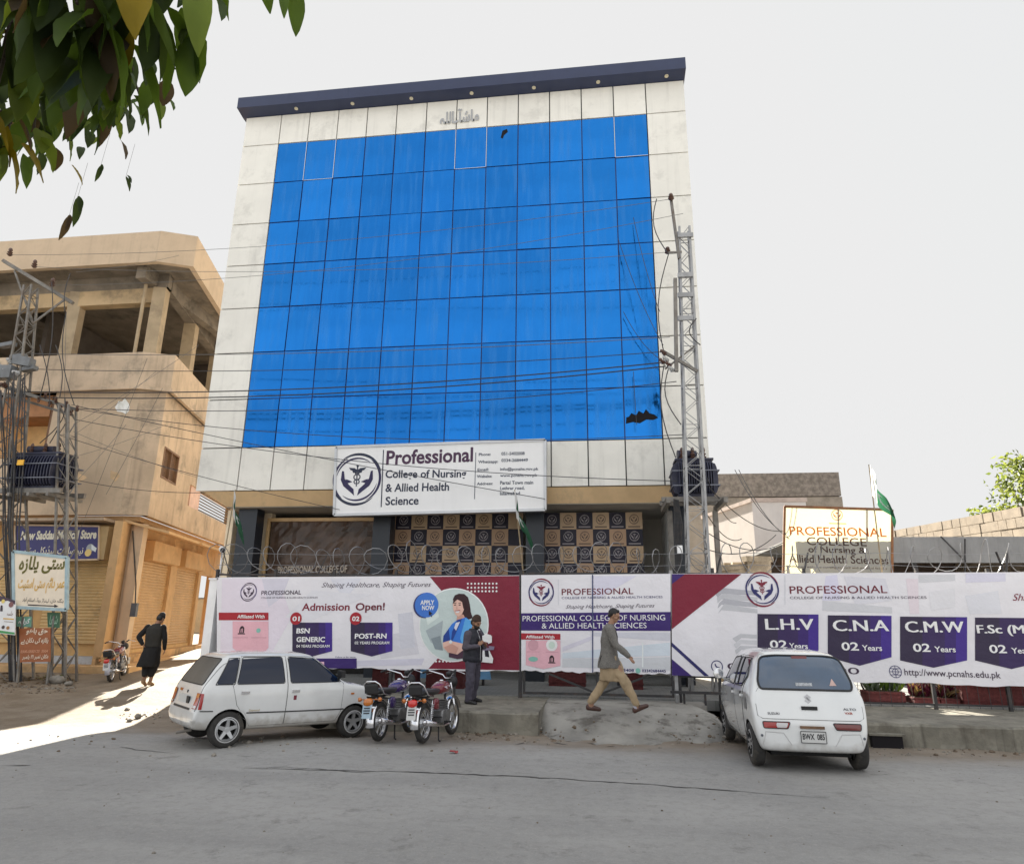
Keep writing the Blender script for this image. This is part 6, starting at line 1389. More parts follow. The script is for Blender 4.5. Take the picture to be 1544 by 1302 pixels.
h = cast(tr2, 'B', 0, .42)[0]; P_ = h+Vector((-.02, 0, 0)); pl = MB().obox(P_, (.008, 0, 0), (0, .158, 0), (0, 0, .072)).build('number_plate', platem, car2)
m = MB()
for z in (-.068, .068): m.obox(P_+Vector((-.009, 0, z)), (.002, 0, 0), (0, .154, 0), (0, 0, .004))
for y in (-.154, .154): m.obox(P_+Vector((-.009, y, 0)), (.002, 0, 0), (0, .004, 0), (0, 0, .07))
m.build('plate_border', plateb, pl); plate_text(pl, 'BWX  085', P_+Vector((-.008, 0, .008)), (0, -1, 0), (0, 0, 1), (-1, 0, 0), .27, .066, .02)
MB().obox(h+Vector((-.012, 0, .115)), (.012, 0, 0), (0, .15, 0), (0, 0, .016)).build('plate_lamp_housing', mat('rusty_brown', (.16, .09, .05), var=.3, scale=10), car2)
patch(tr2, 'F', [(-.3, .55), (.3, .55), (.3, .64), (-.3, .64)], .006, 8, 3).build('grille', trimb, car2)
patch(tr2, 'T', [(.50, -.50), (.98, -.57), (.98, .57), (.50, .50)], .005, 12, 12).build('windscreen', glass_c, car2, True)
for x in (-1.26, 1.20):
    for y in (-.645, .645): wheel(car2, x, y, .272, .155, 'cap')
MB().box((-1.5, -.5, .17), (1.3, .5, .21)).build('underbody', under, car2)
hd = radians(88.6); c_, s_ = cos(hd), sin(hd)
car2.location = (2.69+1.26*c_, 10.31+1.26*s_, -.03); car2.rotation_euler = (0, radians(1.9), hd)

# --- motorcycles
def moto(lab, tankm, tailm, platem_=None):
    t = thing('motorcycle', lab, 'motorcycle')
    for x, nm in ((0, 'rear'), (1.21, 'front')):
        w_ = bpy.data.objects.new('wheel', None); COL.objects.link(w_); w_.parent = t; w_.location = (x, 0, .292); w_.empty_display_size = .1
        r = .292; MB().lathe([(r-.075, -.028), (r-.05, -.042), (r-.02, -.038), (r, -.016), (r, .016), (r-.02, .038), (r-.05, .042), (r-.075, .028)], (0, 0, 0), (0, 1, 0), 30, False).build('tyre', rubber, w_, True, True)
        m = MB(); m.lathe([(r-.075, -.03), (r-.08, 0), (r-.075, .03), (r-.095, .026), (r-.1, 0), (r-.095, -.026), (r-.075, -.03)], (0, 0, 0), (0, 1, 0), 30, False); m.build('rim', chromep, w_, True, True)
        m = MB(); m.lathe([(.03, -.06), (.065, -.055), (.065, .055), (.03, .06)], (0, 0, 0), (0, 1, 0), 16)
        for k in range(18):
            a = 2*pi*k/18; s_ = 1 if k % 2 else -1; m.beam((.06*cos(a+.5*s_), .045*s_, .06*sin(a+.5*s_)), ((r-.09)*cos(a), 0, (r-.09)*sin(a)), .006)
        m.build('spokes', alloy, w_, False, True)
    fk = bpy.data.objects.new('front_fork', None); COL.objects.link(fk); fk.parent = t; fk.location = (1.21, 0, .292)
    m = MB()
    for s_ in (-.075, .075): m.tube([(0, s_, 0), (-.13, s_, .30)], .021, 8); m.tube([(-.12, s_, .28), (-.235, s_, .56)], .014, 8)
    m.build('fork_legs', chromep, fk, True, True)
    def fender(x, a0, a1, r, w, nm, m_):
        m = MB(); k = 14; vs = []
        for i in range(k+1):
            a = a0+(a1-a0)*i/k
            for q in (-1, -.6, 0, .6, 1): vs.append((x+(r+.02*(1-q*q))*cos(a), q*w, .292+(r+.02*(1-q*q))*sin(a)))
        m.add(vs, [(i*5+j, i*5+j+1, (i+1)*5+j+1, (i+1)*5+j) for i in range(k) for j in range(4)]); return m.build(nm, m_, t, True, True)
    fender(1.21, radians(20), radians(165), .335, .055, 'front_mudguard', chromep); fender(0, radians(35), radians(190), .345, .065, 'rear_mudguard', chromep)
    # frame
    m = MB(); m.tube([(.97, 0, .83), (.90, 0, .62), (.86, 0, .36), (.62, 0, .26), (.36, 0, .28), (.33, 0, .55)], .02, 8); m.tube([(.97, 0, .82), (.55, 0, .72), (.1, 0, .66), (-.28, 0, .68)], .022, 8)
    for s_ in (-.1, .1): m.tube([(.35, s_*.5, .3), (.2, s_, .33), (0, s_, .292)], .018, 8); m.tube([(.33, s_*.8, .6), (.0, s_, .64), (-.25, s_, .67)], .013, 8)
    m.build('frame', trimb, t, True, True)
    m = MB(); m.box((.42, -.13, .26), (.80, .13, .44)); m.lathe([(.09, -.15), (.11, -.13), (.11, .13), (.09, .15)], (.52, 0, .35), (0, 1, 0), 16); m.lathe([(.10, -.145), (.10, .145)], (.70, 0, .35), (0, 1, 0), 16)
    for k in range(6): m.obox((.72+.012*k, 0, .45+.025*k), (.09, 0, -.02), (0, .085, 0), (.003, 0, .006))
    m.build('engine', mat('cast_engine_metal', (.20, .20, .20), rough=.45, metal=.5, var=.2, scale=8), t, False, True)
    for s_ in (-.125, .125):
        m = MB(); m.tube([(0, s_, .30), (.07, s_*.95, .62)], [.018, .014], 8); sh = m.build('shock_absorber', chromep, t, True, True)
        m = MB(); n = 60; m.tube([(.012+.05*i/n+.03*cos(i*.9)*.6, s_+.03*sin(i*.9), .36+.22*i/n) for i in range(n)], .006, 5); m.build('spring', tailm if False else alloy, sh, True, True)
    # tank, seat, side covers
    def blob(secs, nm, m_, parent=t):
        m = MB(); k = 12; vs = []
        for x, zc, w, h in secs:
            for j in range(k):
                a = 2*pi*j/k; cx_, sz = cos(a), sin(a); vs.append((x, w*(abs(cx_)**.7)*(1 if cx_ > 0 else -1), zc+h*(abs(sz)**.7)*(1 if sz > 0 else -1)))
        n = len(secs); m.add(vs, [(i*k+j, i*k+(j+1) % k, (i+1)*k+(j+1) % k, (i+1)*k+j) for i in range(n-1) for j in range(k)]+[tuple(range(k))[::-1], tuple((n-1)*k+j for j in range(k))]); return m.build(nm, m_, parent, True, True)
    tk = blob([(.44, .74, .05, .03), (.47, .75, .085, .065), (.58, .77, .115, .085), (.72, .785, .13, .10), (.84, .79, .12, .095), (.92, .79, .08, .06), (.95, .79, .03, .03)], 'fuel_tank', tankm)
    m = MB(); m.lathe([(.035, 0), (.035, .02), (.02, .03), (0, .03)], (.74, 0, .88), (0, 0, 1), 12); m.build('fuel_cap', chromep, tk, True, True)
    m = MB()
    for s_ in (-1, 1): m.add([(.56, s_*.121, .80), (.86, s_*.128, .83), (.88, s_*.122, .81), (.66, s_*.13, .765)], [(0, 1, 2, 3)] if s_ < 0 else [(3, 2, 1, 0)])
    m.build('tank_stripe', mat('pale_tank_decal', (.55, .5, .56), rough=.3), tk, False, True)
    blob([(-.30, .735, .08, .03), (-.27, .74, .115, .045), (-.05, .75, .125, .05), (.15, .745, .12, .045), (.36, .735, .11, .045), (.48, .75, .085, .04), (.52, .755, .04, .02)], 'seat', mat('black_vinyl_seat', (.018, .018, .02), rough=.4, var=.2, scale=6))
    for s_ in (-1, 1): blob([(.16, .56, .015, .05), (.2, .56, .03, .085), (.32, .55, .03, .09), (.4, .54, .012, .06)], 'side_cover', tankm).location = (0, s_*.10, 0)
    # rear rack, tail light, plate, indicators
    m = MB(); m.tube([(.05, -.15, .68), (-.16, -.15, .71), (-.31, -.13, .86), (-.33, -.07, .90), (-.33, .07, .90), (-.31, .13, .86), (-.16, .15, .71), (.05, .15, .68)], .012, 8); m.build('grab_rail', chromep, t, True, True)
    MB().obox((-.315, 0, .80), (.012, 0, .02), (0, .11, 0), (-.005, 0, .055)).build('backrest_pad', trimb, t, local=True)
    blob([(-.46, .60, .035, .03), (-.45, .60, .065, .05), (-.39, .61, .07, .055), (-.34, .61, .05, .045)], 'tail_light', tailm)
    for s_ in (-1, 1):
        m = MB(); m.lathe([(0, -.03), (.03, -.02), (.034, .01), (.0, .03)], (-.36, s_*.17, .64), (-1, 0, 0), 12); m.beam((-.34, s_*.05, .64), (-.34, s_*.15, .64), .014); m.build('indicator', amb, t, True, True)
    pl = MB().obox((-.455, 0, .47), (.004, 0, -.0), (0, .075, 0), (.02, 0, .095)).build('number_plate', platem_ or platem, t, local=True)
    m = MB()
    for k, (z, w_) in enumerate(((.52, .05), (.485, .055), (.45, .05))): m.obox((-.462+.0105*(z-.47)/.05, 0, z), (.001, 0, 0), (0, w_, 0), (.002, 0, .009))
    m.build('plate_marks', plateb, pl, False, True)
    # exhaust, stand, pegs
    m = MB(); m.tube([(.86, -.06, .46), (.90, -.10, .34), (.80, -.13, .22), (.5, -.14, .21), (.25, -.15, .24), (.15, -.155, .26), (-.32, -.165, .33)], [.017, .017, .017, .018, .022, .04, .043], 10); m.tube([(-.32, -.165, .33), (-.36, -.166, .336)], [.043, .02], 10); m.build('exhaust', chromep, t, True, True)
    m = MB()
    for s_ in (-1, 1): m.tube([(.40, s_*.09, .27), (.24, s_*.16, .02), (.20, s_*.20, .012)], .013, 6)
    m.build('centre_stand', trimb, t, False, True)
    m = MB(); m.tube([(.5, -.26, .27), (.5, .26, .27)], .016, 8); m.tube([(.22, -.22, .36), (.22, .22, .36)], .012, 8); m.build('footpegs', trimb, t, False, True)
    # steering: bars, headlight, mirrors (turned a little)
    hb = bpy.data.objects.new('handlebar', None); COL.objects.link(hb); hb.parent = t; hb.location = (.97, 0, .86)
    m = MB(); m.tube([(-.22, -.36, .16), (-.10, -.33, .19), (.02, -.12, .12), (.03, -.06, .06), (.03, .06, .06), (.02, .12, .12), (-.10, .33, .19), (-.22, .36, .16)], .012, 8); m.build('bar', chromep, hb, True, True)
    for s_ in (-1, 1):
        MB().tube([(-.12, s_*.335, .187), (-.23, s_*.362, .158)], .019, 8).build('grip', trimb, hb, True, True); MB().tube([(-.07, s_*.31, .18), (.0, s_*.37, .15), (-.03, s_*.47, .13)], .006, 6).build('lever', chromep, hb, True, True)
    m = MB(); m.lathe([(.0, -.11), (.07, -.09), (.095, -.02), (.10, .03)], (.14, 0, .0), (1, 0, 0), 18); m.build('headlight_shell', trimb, hb, True, True); MB().lathe([(.095, 0), (.06, .02), (0, .028)], (.17, 0, 0), (1, 0, 0), 18).build('headlight_lens', clr, hb, True, True)
    MB().lathe([(.05, -.03), (.05, .03), (.04, .036), (0, .036)], (.06, 0, .13), (-.4, 0, 1), 14).build('speedometer', trimb, hb, True, True)
    hb.rotation_euler = (0, 0, radians(-24)); fk.rotation_euler = (0, 0, 0)
    return t
red_t = mat('red_tank_paint', (.17, .010, .022), rough=.2, var=.05, coat=.8); pur_t = mat('purple_tank_paint', (.045, .022, .13), rough=.2, var=.05, coat=.8)
brl = mat('bright_red_lens', (.62, .02, .012), rough=.15, var=.03, coat=1)
mo = moto('red tanked motorcycle with a red tail light, right of the pair at the kerb', red_t, brl)
mo2 = copy_tree(mo, None, {'fuel_tank': pur_t, 'side_cover': pur_t, 'tail_light': amb, 'number_plate': mat('pale_blue_plate', (.36, .48, .56), rough=.4)}); mo2['label'] = 'purple tanked motorcycle beside the bonnet of the old white hatchback'
mo3 = copy_tree(mo, None, {'rear_mudguard': mat('dull_chrome', (.5, .5, .56), rough=.3, metal=.5)}); mo3['label'] = 'lone red motorcycle parked below the tan shop shutter by the corner steps'
for o, rear, front, zz in ((mo, (638, 1119, 0), (702, 1098, -.06), 0), (mo2, (571, 1116, 0), (640, 1095, -.06), 0)):
    a_, b_ = gz(*rear), gz(*front); d_ = (b_-a_); hd = atan2(d_.y, d_.x); o.location = (a_.x, a_.y, -.012); o.rotation_euler = (radians(-3), radians(2.2), hd); o.scale = (1.0,)*3
p_ = gz(167, 1029, .2); p_ = gz(167, 1029, ground_z(p_.x, p_.y)); mo3.scale = (.94,)*3; mo3.location = (p_.x, p_.y, ground_z(p_.x, p_.y)-.005); mo3.rotation_euler = (radians(-7), radians(-3), radians(112))
for o in (mo, mo2, mo3): o['group'] = 'parked motorcycles'
mo['group'] = mo2['group'] = 'motorcycles parked side by side at the kerb'; del mo3['group']
# ------------------------------------------------------------------ people
from mathutils import noise as mnoise
PEND = []
def flush_figs():
    dg = bpy.context.evaluated_depsgraph_get(); dg.update()
    new = [bpy.data.meshes.new_from_object(o.evaluated_get(dg)) for o, *_ in PEND]
    for (o, m, fold, fs), me in zip(PEND, new):
        old = o.data; o.modifiers.clear(); o.data = me; bpy.data.meshes.remove(old); Fig.finish(o, m, fold, fs)
    PEND.clear()
class Fig:
    def __init__(s): s.m = MB()
    def cap(s, p, q, r0, r1, sx=1., n=14):          # tapered capsule
        p, q = Vector(p), Vector(q); d = q-p; l = d.length or 1e-4; d = d/l; prof = []
        for k in range(6): a = pi/2*k/5; prof.append((r0*sin(a), -r0*cos(a)))
        for k in range(6): a = pi/2*k/5; prof.append((r1*cos(a), l+r1*sin(a)))
        prof[0] = (0, prof[0][1]); prof[-1] = (0, prof[-1][1])
        s.m.lathe(prof, p, d, n, False); return s
    def chain(s, pts, rs):
        for (a, b), (r0, r1) in zip(zip(pts, pts[1:]), zip(rs, rs[1:])): s.cap(a, b, r0, r1)
        return s
    def ell(s, c, r, R=None):
        c = Vector(c); vs = []; n, k = 16, 10; R = R or Matrix.Identity(3)
        for j in range(k+1):
            a = pi*j/k-pi/2
            for i in range(n): vs.append(c+R @ Vector((r[0]*cos(a)*cos(2*pi*i/n), r[1]*cos(a)*sin(2*pi*i/n), r[2]*sin(a))))
        s.m.add(vs, [(j*n+i, j*n+(i+1) % n, (j+1)*n+(i+1) % n, (j+1)*n+i) for j in range(k) for i in range(n)]); return s
    def loft(s, rings, n=28):                       # rings: (cx, cy, z, rx, ry)
        vs = []
        for cx, cy, z, rx, ry in rings:
            for i in range(n):
                a = 2*pi*i/n; c, q = cos(a), sin(a); vs.append((cx+rx*(abs(c)**.85)*(1 if c > 0 else -1), cy+ry*(abs(q)**.85)*(1 if q > 0 else -1), z))
        k = len(rings); s.m.add(vs, [(j*n+i, j*n+(i+1) % n, (j+1)*n+(i+1) % n, (j+1)*n+i) for j in range(k-1) for i in range(n)]+[tuple(range(n))[::-1], tuple((k-1)*n+i for i in range(n))]); return s
    def done(s, name, m, parent, vox=.010, sm=3, fold=0., fs=(9, 9, 4)):
        bm = bmesh.new(); me = bpy.data.meshes.new(name); me.from_pydata(s.m.v, [], s.m.f); bm.from_mesh(me); bmesh.ops.remove_doubles(bm, verts=bm.verts[:], dist=1e-5); bmesh.ops.recalc_face_normals(bm, faces=bm.faces[:]); bm.to_mesh(me); bm.free()
        o = bpy.data.objects.new(name, me); COL.objects.link(o); me.materials.append(m)
        r = o.modifiers.new('r', 'REMESH'); r.mode = 'VOXEL'; r.voxel_size = vox
        if sm: q = o.modifiers.new('s', 'SMOOTH'); q.factor = .5; q.iterations = sm
        o.parent = parent; PEND.append((o, m, fold, fs)); return o
    @staticmethod
    def finish(o, m, fold, fs):
        if not o.data.materials: o.data.materials.append(m)
        if fold:
            nn = [v.normal.copy() for v in o.data.vertices]
            for v, vn in zip(o.data.vertices, nn):
                c = v.co.copy(); f = mnoise.noise(Vector((c.x*fs[0], c.y*fs[1], c.z*fs[2])))+.5*mnoise.noise(Vector((c.x*fs[0]*2.3+5, c.y*fs[1]*2.3, c.z*fs[2]*2.6)))
                v.co = c+vn*(f*fold)
        o.data.polygons.foreach_set('use_smooth', [True]*len(o.data.polygons)); o.data.update()
def hand(f, w, d, side_v, curl_v, sc=1., curl=.5):
    """w wrist, d direction, side_v towards the thumb, curl_v the way the fingers bend"""
    w, d, t, c = Vector(w), Vector(d).normalized(), Vector(side_v).normalized(), Vector(curl_v).normalized()
    for k in (-.024, -.008, .008, .024): f.cap(w+d*.02+t*k*.7, w+d*.085+t*k, .013, .012)
    for k, l in ((.027, .072), (.009, .08), (-.009, .076), (-.026, .06)):
        a = w+d*.088+t*k; b = a+(d*(1-curl*.45)+c*curl*.7).normalized()*l*.5; e = b+(d*(1-curl)+c*curl*1.2).normalized()*l*.5
        f.chain([a, b, e], [.0098, .0092, .008])
    a = w+d*.03+t*.026; b = a+(d*.6+t*.75+c*.2).normalized()*.036; e = b+(d*.85+t*.15+c*.45).normalized()*.032; f.chain([a, b, e], [.0125, .011, .009])
def head(f, c, fwd, up):
    c, fw, u = Vector(c), Vector(fwd).normalized(), Vector(up).normalized(); fw = (fw-u*fw.dot(u)).normalized(); l = u.cross(fw); R = Matrix((fw, l, u)).transposed()
    P = lambda x, y, z: c+fw*x+l*y+u*z
    f.ell(P(-.008, 0, .025), (.098, .078, .092), R); f.ell(P(.022, 0, -.045), (.066, .058, .070), R)
    f.cap(P(.066, 0, -.088), P(.05, 0, -.085), .020, .030); f.cap(P(.088, 0, .022), P(.104, 0, -.018), .008, .0135); f.cap(P(.082, .035, .030), P(.082, -.035, .030), .013, .013)
    f.cap(P(.082, .020, -.052), P(.082, -.020, -.052), .0085, .0085); f.cap(P(.080, .018, -.066), P(.080, -.018, -.066), .0085, .0085)
    for s_ in (-1, 1): f.cap(P(-.005, s_*.080, .018), P(-.002, s_*.078, -.028), .014, .010); f.cap(P(.06, s_*.045, -.022), P(.03, s_*.06, -.03), .018, .018)
    return P
def eyes_hair(P, parent, hairm, style, capm=None):
    for s_ in (-1, 1):
        m = MB(); m.lathe([(0, -.009), (.0085, -.003), (.0085, .003), (0, .009)], P(.083, s_*.031, .008), P(1, 0, 0)-P(0, 0, 0), 8); m.build('eye', mat('dark_eye', (.02, .015, .012), rough=.3, var=0), parent, True, True)
    h = Fig()
    if style == 'thick': h.ell(P(-.030, 0, .042), (.094, .087, .094)).cap(P(.028, .03, .098), P(.030, -.03, .10), .034, .034).cap(P(-.075, .03, -.02), P(-.075, -.03, -.02), .034, .034); h.done('hair', hairm, parent, .009, 2, .004, (40, 40, 40))
    else:
        h.ell(P(-.028, 0, .012), (.085, .084, .082)); h.done('hair', hairm, parent, .009, 2, .003, (40, 40, 40))
        k = Fig(); u = P(0, 0, 1)-P(0, 0, 0); k.cap(P(-.01, 0, .075), P(-.012, 0, .105), .096, .082); k.done('cap', capm, parent, .009, 1)
skin_b = mat('brown_skin', (.30, .155, .09), rough=.55, var=.08, scale=6); skin_b2 = mat('tan_skin', (.36, .20, .125), rough=.55, var=.08, scale=6)
hair_m = mat('black_hair', (.012, .010, .010), rough=.5, var=.3, scale=30)
def person(lab, loc, rot):
    return thing('person', lab, 'person', (0, 0, 0))
def legs_body(f, J):
    for s_ in 'LR':
        f.chain([J['hip'+s_], J['knee'+s_], J['ank'+s_]], [.085, .055, .040]); a, t_ = Vector(J['ank'+s_]), Vector(J['toe'+s_]); f.cap(a+(a-t_)*.15-Vector((0, 0, .03)), t_, .034, .026)
def shoe(J, s_, m, parent, nm='shoe'):
    a, t_ = Vector(J['ank'+s_]), Vector(J['toe'+s_]); d = (t_-a); d.normalize(); f = Fig()
    heel = a+Vector(J.get('heel'+s_, (-.045, 0, -.05))); f.cap(heel, t_+d*.01, .040, .034); f.cap(heel.lerp(t_, .45)+Vector((0, 0, .018)), t_, .040, .036); f.cap(heel+Vector((0, 0, .025)), heel, .040, .042); return f.done(nm, m, parent, .009, 2)
def arm(f, J, s_, r): f.chain([J['sho'+s_], J['elb'+s_], J['wri'+s_]], r)
# ---- man walking to the right, grey blazer over sand kameez (his right side faces us)
pr_ = person('man in grey blazer and sand coloured shalwar kameez striding right past the gate', None, None)
J = dict(hipR=(.02, -.09, .90), kneeR=(.26, -.10, .50), ankR=(.43, -.09, .115), toeR=(.60, -.09, .135), heelR=(-.03, 0, -.065), hipL=(-.02, .09, .90), kneeL=(-.12, .09, .49), ankL=(-.36, .08, .11), toeL=(-.22, .09, .035),
         heelL=(-.05, 0, -.06), shoR=(-.005, -.19, 1.405), elbR=(.12, -.245, 1.13), wriR=(.325, -.23, .955), shoL=(.015, .19, 1.405), elbL=(-.10, .25, 1.14), wriL=(-.02, .26, .90))
f = Fig(); legs_body(f, J); f.loft([(0, 0, .82, .11, .16), (0, 0, .95, .11, .15), (.0, 0, 1.1, .10, .14), (-.01, 0, 1.3, .11, .17), (.0, 0, 1.42, .09, .16), (.01, 0, 1.47, .05, .07)])
for s_ in 'LR': arm(f, J, s_, [.058, .045, .031])
f.cap((.015, 0, 1.44), (.055, 0, 1.55), .055, .052); P = head(f, (.092, 0, 1.625), (.94, -.05, -.42), (.40, 0, .92))
hand(f, J['wriR'], (.6, 0, -.75), (.35, .6, .3), (.2, .9, -.3), curl=.55); hand(f, J['wriL'], (.2, 0, -1), (.9, -.2, 0), (.3, -.8, 0), curl=.5)
f.done('body', skin_b2, pr_, .0075, 2); eyes_hair(P, pr_, hair_m, 'thick')
tw = mat('grey_tweed', (.175, .165, .15), rough=.9, var=.22, scale=50, bump=.2, bscale=120); sand = mat('sand_cotton', (.40, .30, .185), rough=.85, var=.10, scale=5)
f = Fig(); f.loft([(-.02, 0, .735, .212, .22), (-.02, 0, .80, .205, .217), (-.03, 0, .92, .168, .20), (-.015, 0, 1.08, .142, .185), (-.015, 0, 1.25, .145, .20), (-.005, 0, 1.38, .125, .20), (.0, 0, 1.45, .085, .13), (.015, 0, 1.49, .065, .075)])
for s_ in 'LR': a_ = Vector(J['sho'+s_]); f.cap(a_, a_.lerp(Vector((0, 0, 1.42)), .4), .078, .085); arm(f, J, s_, [.078, .066, .050])
jk = f.done('blazer', tw, pr_, .011, 3, .014, (8, 8, 5))
MB().tube([(.10, -.055, 1.42), (.135, -.03, 1.28), (.138, -.01, 1.12)], .012, 6).build('lapel_edge', mat('dark_waistcoat', (.03, .03, .032), rough=.8), jk, False, True)
MB().tube([(-.205, -.10, .745), (-.17, -.14, .88), (-.15, -.15, .95)], .007, 5).build('side_vent', mat('vent_shadow_cloth', (.03, .028, .026), rough=.9), jk, False, True)
f = Fig(); f.loft([(.045, 0, .52, .245, .15), (.04, 0, .58, .238, .16), (.025, 0, .72, .205, .175), (-.005, 0, .86, .165, .175), (-.01, 0, .95, .14, .165)]); f.done('kameez', sand, pr_, .011, 3, .020, (11, 11, 3))
f = Fig()
for s_ in 'LR': f.chain([Vector(J['hip'+s_])+Vector((-.02, 0, -.05)), J['knee'+s_], Vector(J['ank'+s_])+Vector((0, 0, .05))], [.085, .088, .062])
f.done('shalwar', sand, pr_, .011, 3, .020, (11, 11, 4))
for s_ in 'LR': shoe(J, s_, mat('brown_leather', (.07, .032, .024), rough=.35, var=.15), pr_)
f = Fig().cap(Vector(J['ankR'])+Vector((-.01, 0, -.01)), Vector(J['ankR'])+Vector((-.02, 0, .07)), .043, .043).done('sock', mat('pale_sock', (.45, .44, .50), rough=.8), pr_, .01, 1)
fx, hx_ = gz(890, 1075, .255), gz(950, 1072, .27)
cw_ = (fx+hx_)/2; pr_.location = (cw_.x+.02, cw_.y-.05, .27); pr_.rotation_euler = (0, 0, radians(-2)); pr_.scale = (1.03,)*3
# ---- man standing, dark gilet, looking at a phone
ps = person('bearded man in cap and dark padded gilet standing with a phone before the nurse banner', None, None)
J = dict(hipR=(.0, -.09, .89), kneeR=(.045, -.125, .49), ankR=(.03, -.15, .09), toeR=(.185, -.185, .032), hipL=(.0, .09, .89), kneeL=(-.01, .14, .49), ankL=(-.09, .17, .09), toeL=(.065, .19, .032),
         shoR=(.0, -.185, 1.385), elbR=(-.02, -.235, 1.11), wriR=(.19, -.15, 1.145), shoL=(.0, .185, 1.385), elbL=(.0, .24, 1.11), wriL=(.20, .08, 1.12))
f = Fig(); legs_body(f, J); f.loft([(0, 0, .80, .11, .16), (0, 0, .95, .115, .155), (.0, 0, 1.1, .11, .15), (0, 0, 1.3, .11, .17), (0, 0, 1.40, .09, .155), (.005, 0, 1.45, .05, .07)])
for s_ in 'LR': arm(f, J, s_, [.058, .045, .031])
f.cap((.0, 0, 1.43), (.03, 0, 1.53), .056, .053); P = head(f, (.052, 0, 1.605), (.93, -.12, -.30), (.28, 0, .96))
hand(f, J['wriR'], (.55, .35, .65), (-.3, .1, .5), (-.2, .8, .1), curl=.75); hand(f, J['wriL'], (.6, -.4, .5), (-.2, .0, .6), (0, -.8, .1), curl=.6)
f.done('body', skin_b, ps, .0075, 2); eyes_hair(P, ps, hair_m, 'cap', mat('brown_wool_cap', (.06, .035, .025), rough=.95, var=.2, scale=30))
Fig().ell(P(.055, 0, -.075), (.050, .056, .046)).cap(P(.03, .06, -.03), P(.05, .045, -.07), .020, .025).cap(P(.03, -.06, -.03), P(.05, -.045, -.07), .020, .025).done('beard', mat('dark_beard', (.02, .015, .012), rough=.8, var=.3, scale=40), ps, .008, 1, .004, (50, 50, 50))
gil = mat('navy_gilet', (.012, .013, .022), rough=.6, var=.15, scale=6); slv = mat('mauve_grey_sleeve', (.085, .075, .095), rough=.85, var=.12, scale=8); trs = mat('slate_trousers', (.062, .056, .078), rough=.85, var=.12, scale=7)
f = Fig(); f.loft([(.0, 0, .82, .155, .195), (.0, 0, .87, .165, .205), (.0, 0, 1.0, .16, .20), (.0, 0, 1.2, .155, .205), (0, 0, 1.36, .135, .205), (0, 0, 1.43, .095, .14), (.01, 0, 1.50, .072, .08)]); g = f.done('gilet', gil, ps, .011, 2, .006, (4, 4, 16))
MB().tube([(.085, -.01, 1.47), (.150, -.012, 1.30), (.170, -.012, 1.1), (.172, -.012, .86)], .006, 5).build('zip', alloy, g, False, True)
f = Fig()
for s_ in 'LR': arm(f, J, s_, [.076, .062, .046])
f.done('sleeve', slv, ps, .010, 2, .007, (10, 10, 10))
f = Fig(); f.loft([(0, 0, .78, .12, .17), (0, 0, .90, .13, .17)])
for s_ in 'LR': f.chain([J['hip'+s_], J['knee'+s_], Vector(J['ank'+s_])+Vector((-.005, 0, -.01))], [.105, .085, .07])
f.done('trousers', trs, ps, .010, 2, .016, (9, 9, 6))
for s_ in 'LR': shoe(J, s_, mat('black_shoe', (.012, .012, .013), rough=.45), ps)
ph = MB().obox(P(.24, -.005, -.315), (.004, 0, .003), (0, .036, 0), (-.035, 0, .062)); o = tag(ph.build('mobile_phone', mat('phone_black', (.01, .01, .012), rough=.15), ps, local=True), 'mobile phone held by the bearded man in the gilet', 'phone')
a_ = gz(711, 1059, .28); ps.location = (a_.x, a_.y, .275); ps.rotation_euler = (0, 0, radians(-20)); ps.scale = (1.06, 1.10, .935)
bpy.context.view_layer.update(); mw = ps.matrix_world @ o.matrix_basis; o.parent = None; o.matrix_world = Matrix.Translation(ps.location) @ Euler((0, 0, radians(-20))).to_matrix().to_4x4() @ Matrix.Diagonal((1.06, 1.10, .935, 1))
# ---- man walking away into the side street, all in black
pl_ = person('man in black waistcoat and shalwar kameez walking away up the sunlit side street', None, None)
J = dict(hipR=(.0, -.09, .90), kneeR=(.06, -.09, .50), ankR=(.01, -.06, .115), toeR=(.14, -.07, .035), hipL=(.0, .09, .90), kneeL=(.02, .08, .50), ankL=(-.08, .05, .13), toeL=(.03, .05, .035), heelL=(-.05, 0, -.02),
         shoR=(.02, -.195, 1.39), elbR=(-.0, -.275, 1.12), wriR=(.08, -.265, .88), shoL=(.02, .195, 1.39), elbL=(-.09, .33, 1.16), wriL=(-.10, .215, 1.0))
f = Fig(); legs_body(f, J); f.loft([(0, 0, .82, .11, .16), (0, 0, .95, .11, .15), (.0, 0, 1.1, .10, .14), (.0, 0, 1.3, .11, .17), (.03, 0, 1.41, .09, .16), (.045, 0, 1.46, .05, .07)])
for s_ in 'LR': arm(f, J, s_, [.058, .045, .031])
f.cap((.03, 0, 1.44), (.085, -.01, 1.52), .055, .052); P = head(f, (.135, -.03, 1.585), (.85, -.35, -.55), (.5, -.15, .85))
hand(f, J['wriR'], (.2, 0, -1), (.9, .2, 0), (.2, .8, 0), curl=.5); hand(f, J['wriL'], (.15, -.6, -.75), (.5, .2, -.2), (.5, -.5, 0), curl=.4)
f.done('body', skin_b, pl_, .0075, 2); eyes_hair(P, pl_, hair_m, 'cap', mat('dark_prayer_cap', (.02, .018, .018), rough=.9, var=.2))
blk_c = mat('black_cotton', (.010, .0095, .010), rough=.9, var=.2, scale=6); wst = mat('charcoal_waistcoat', (.026, .024, .02), rough=.85, var=.15, scale=8)
f = Fig(); f.loft([(.0, 0, .93, .15, .20), (.0, 0, 1.05, .14, .19), (.0, 0, 1.22, .145, .205), (.015, 0, 1.36, .13, .205), (.03, 0, 1.43, .09, .13), (.05, 0, 1.48, .068, .075)]); f.done('waistcoat', wst, pl_, .011, 3, .006)
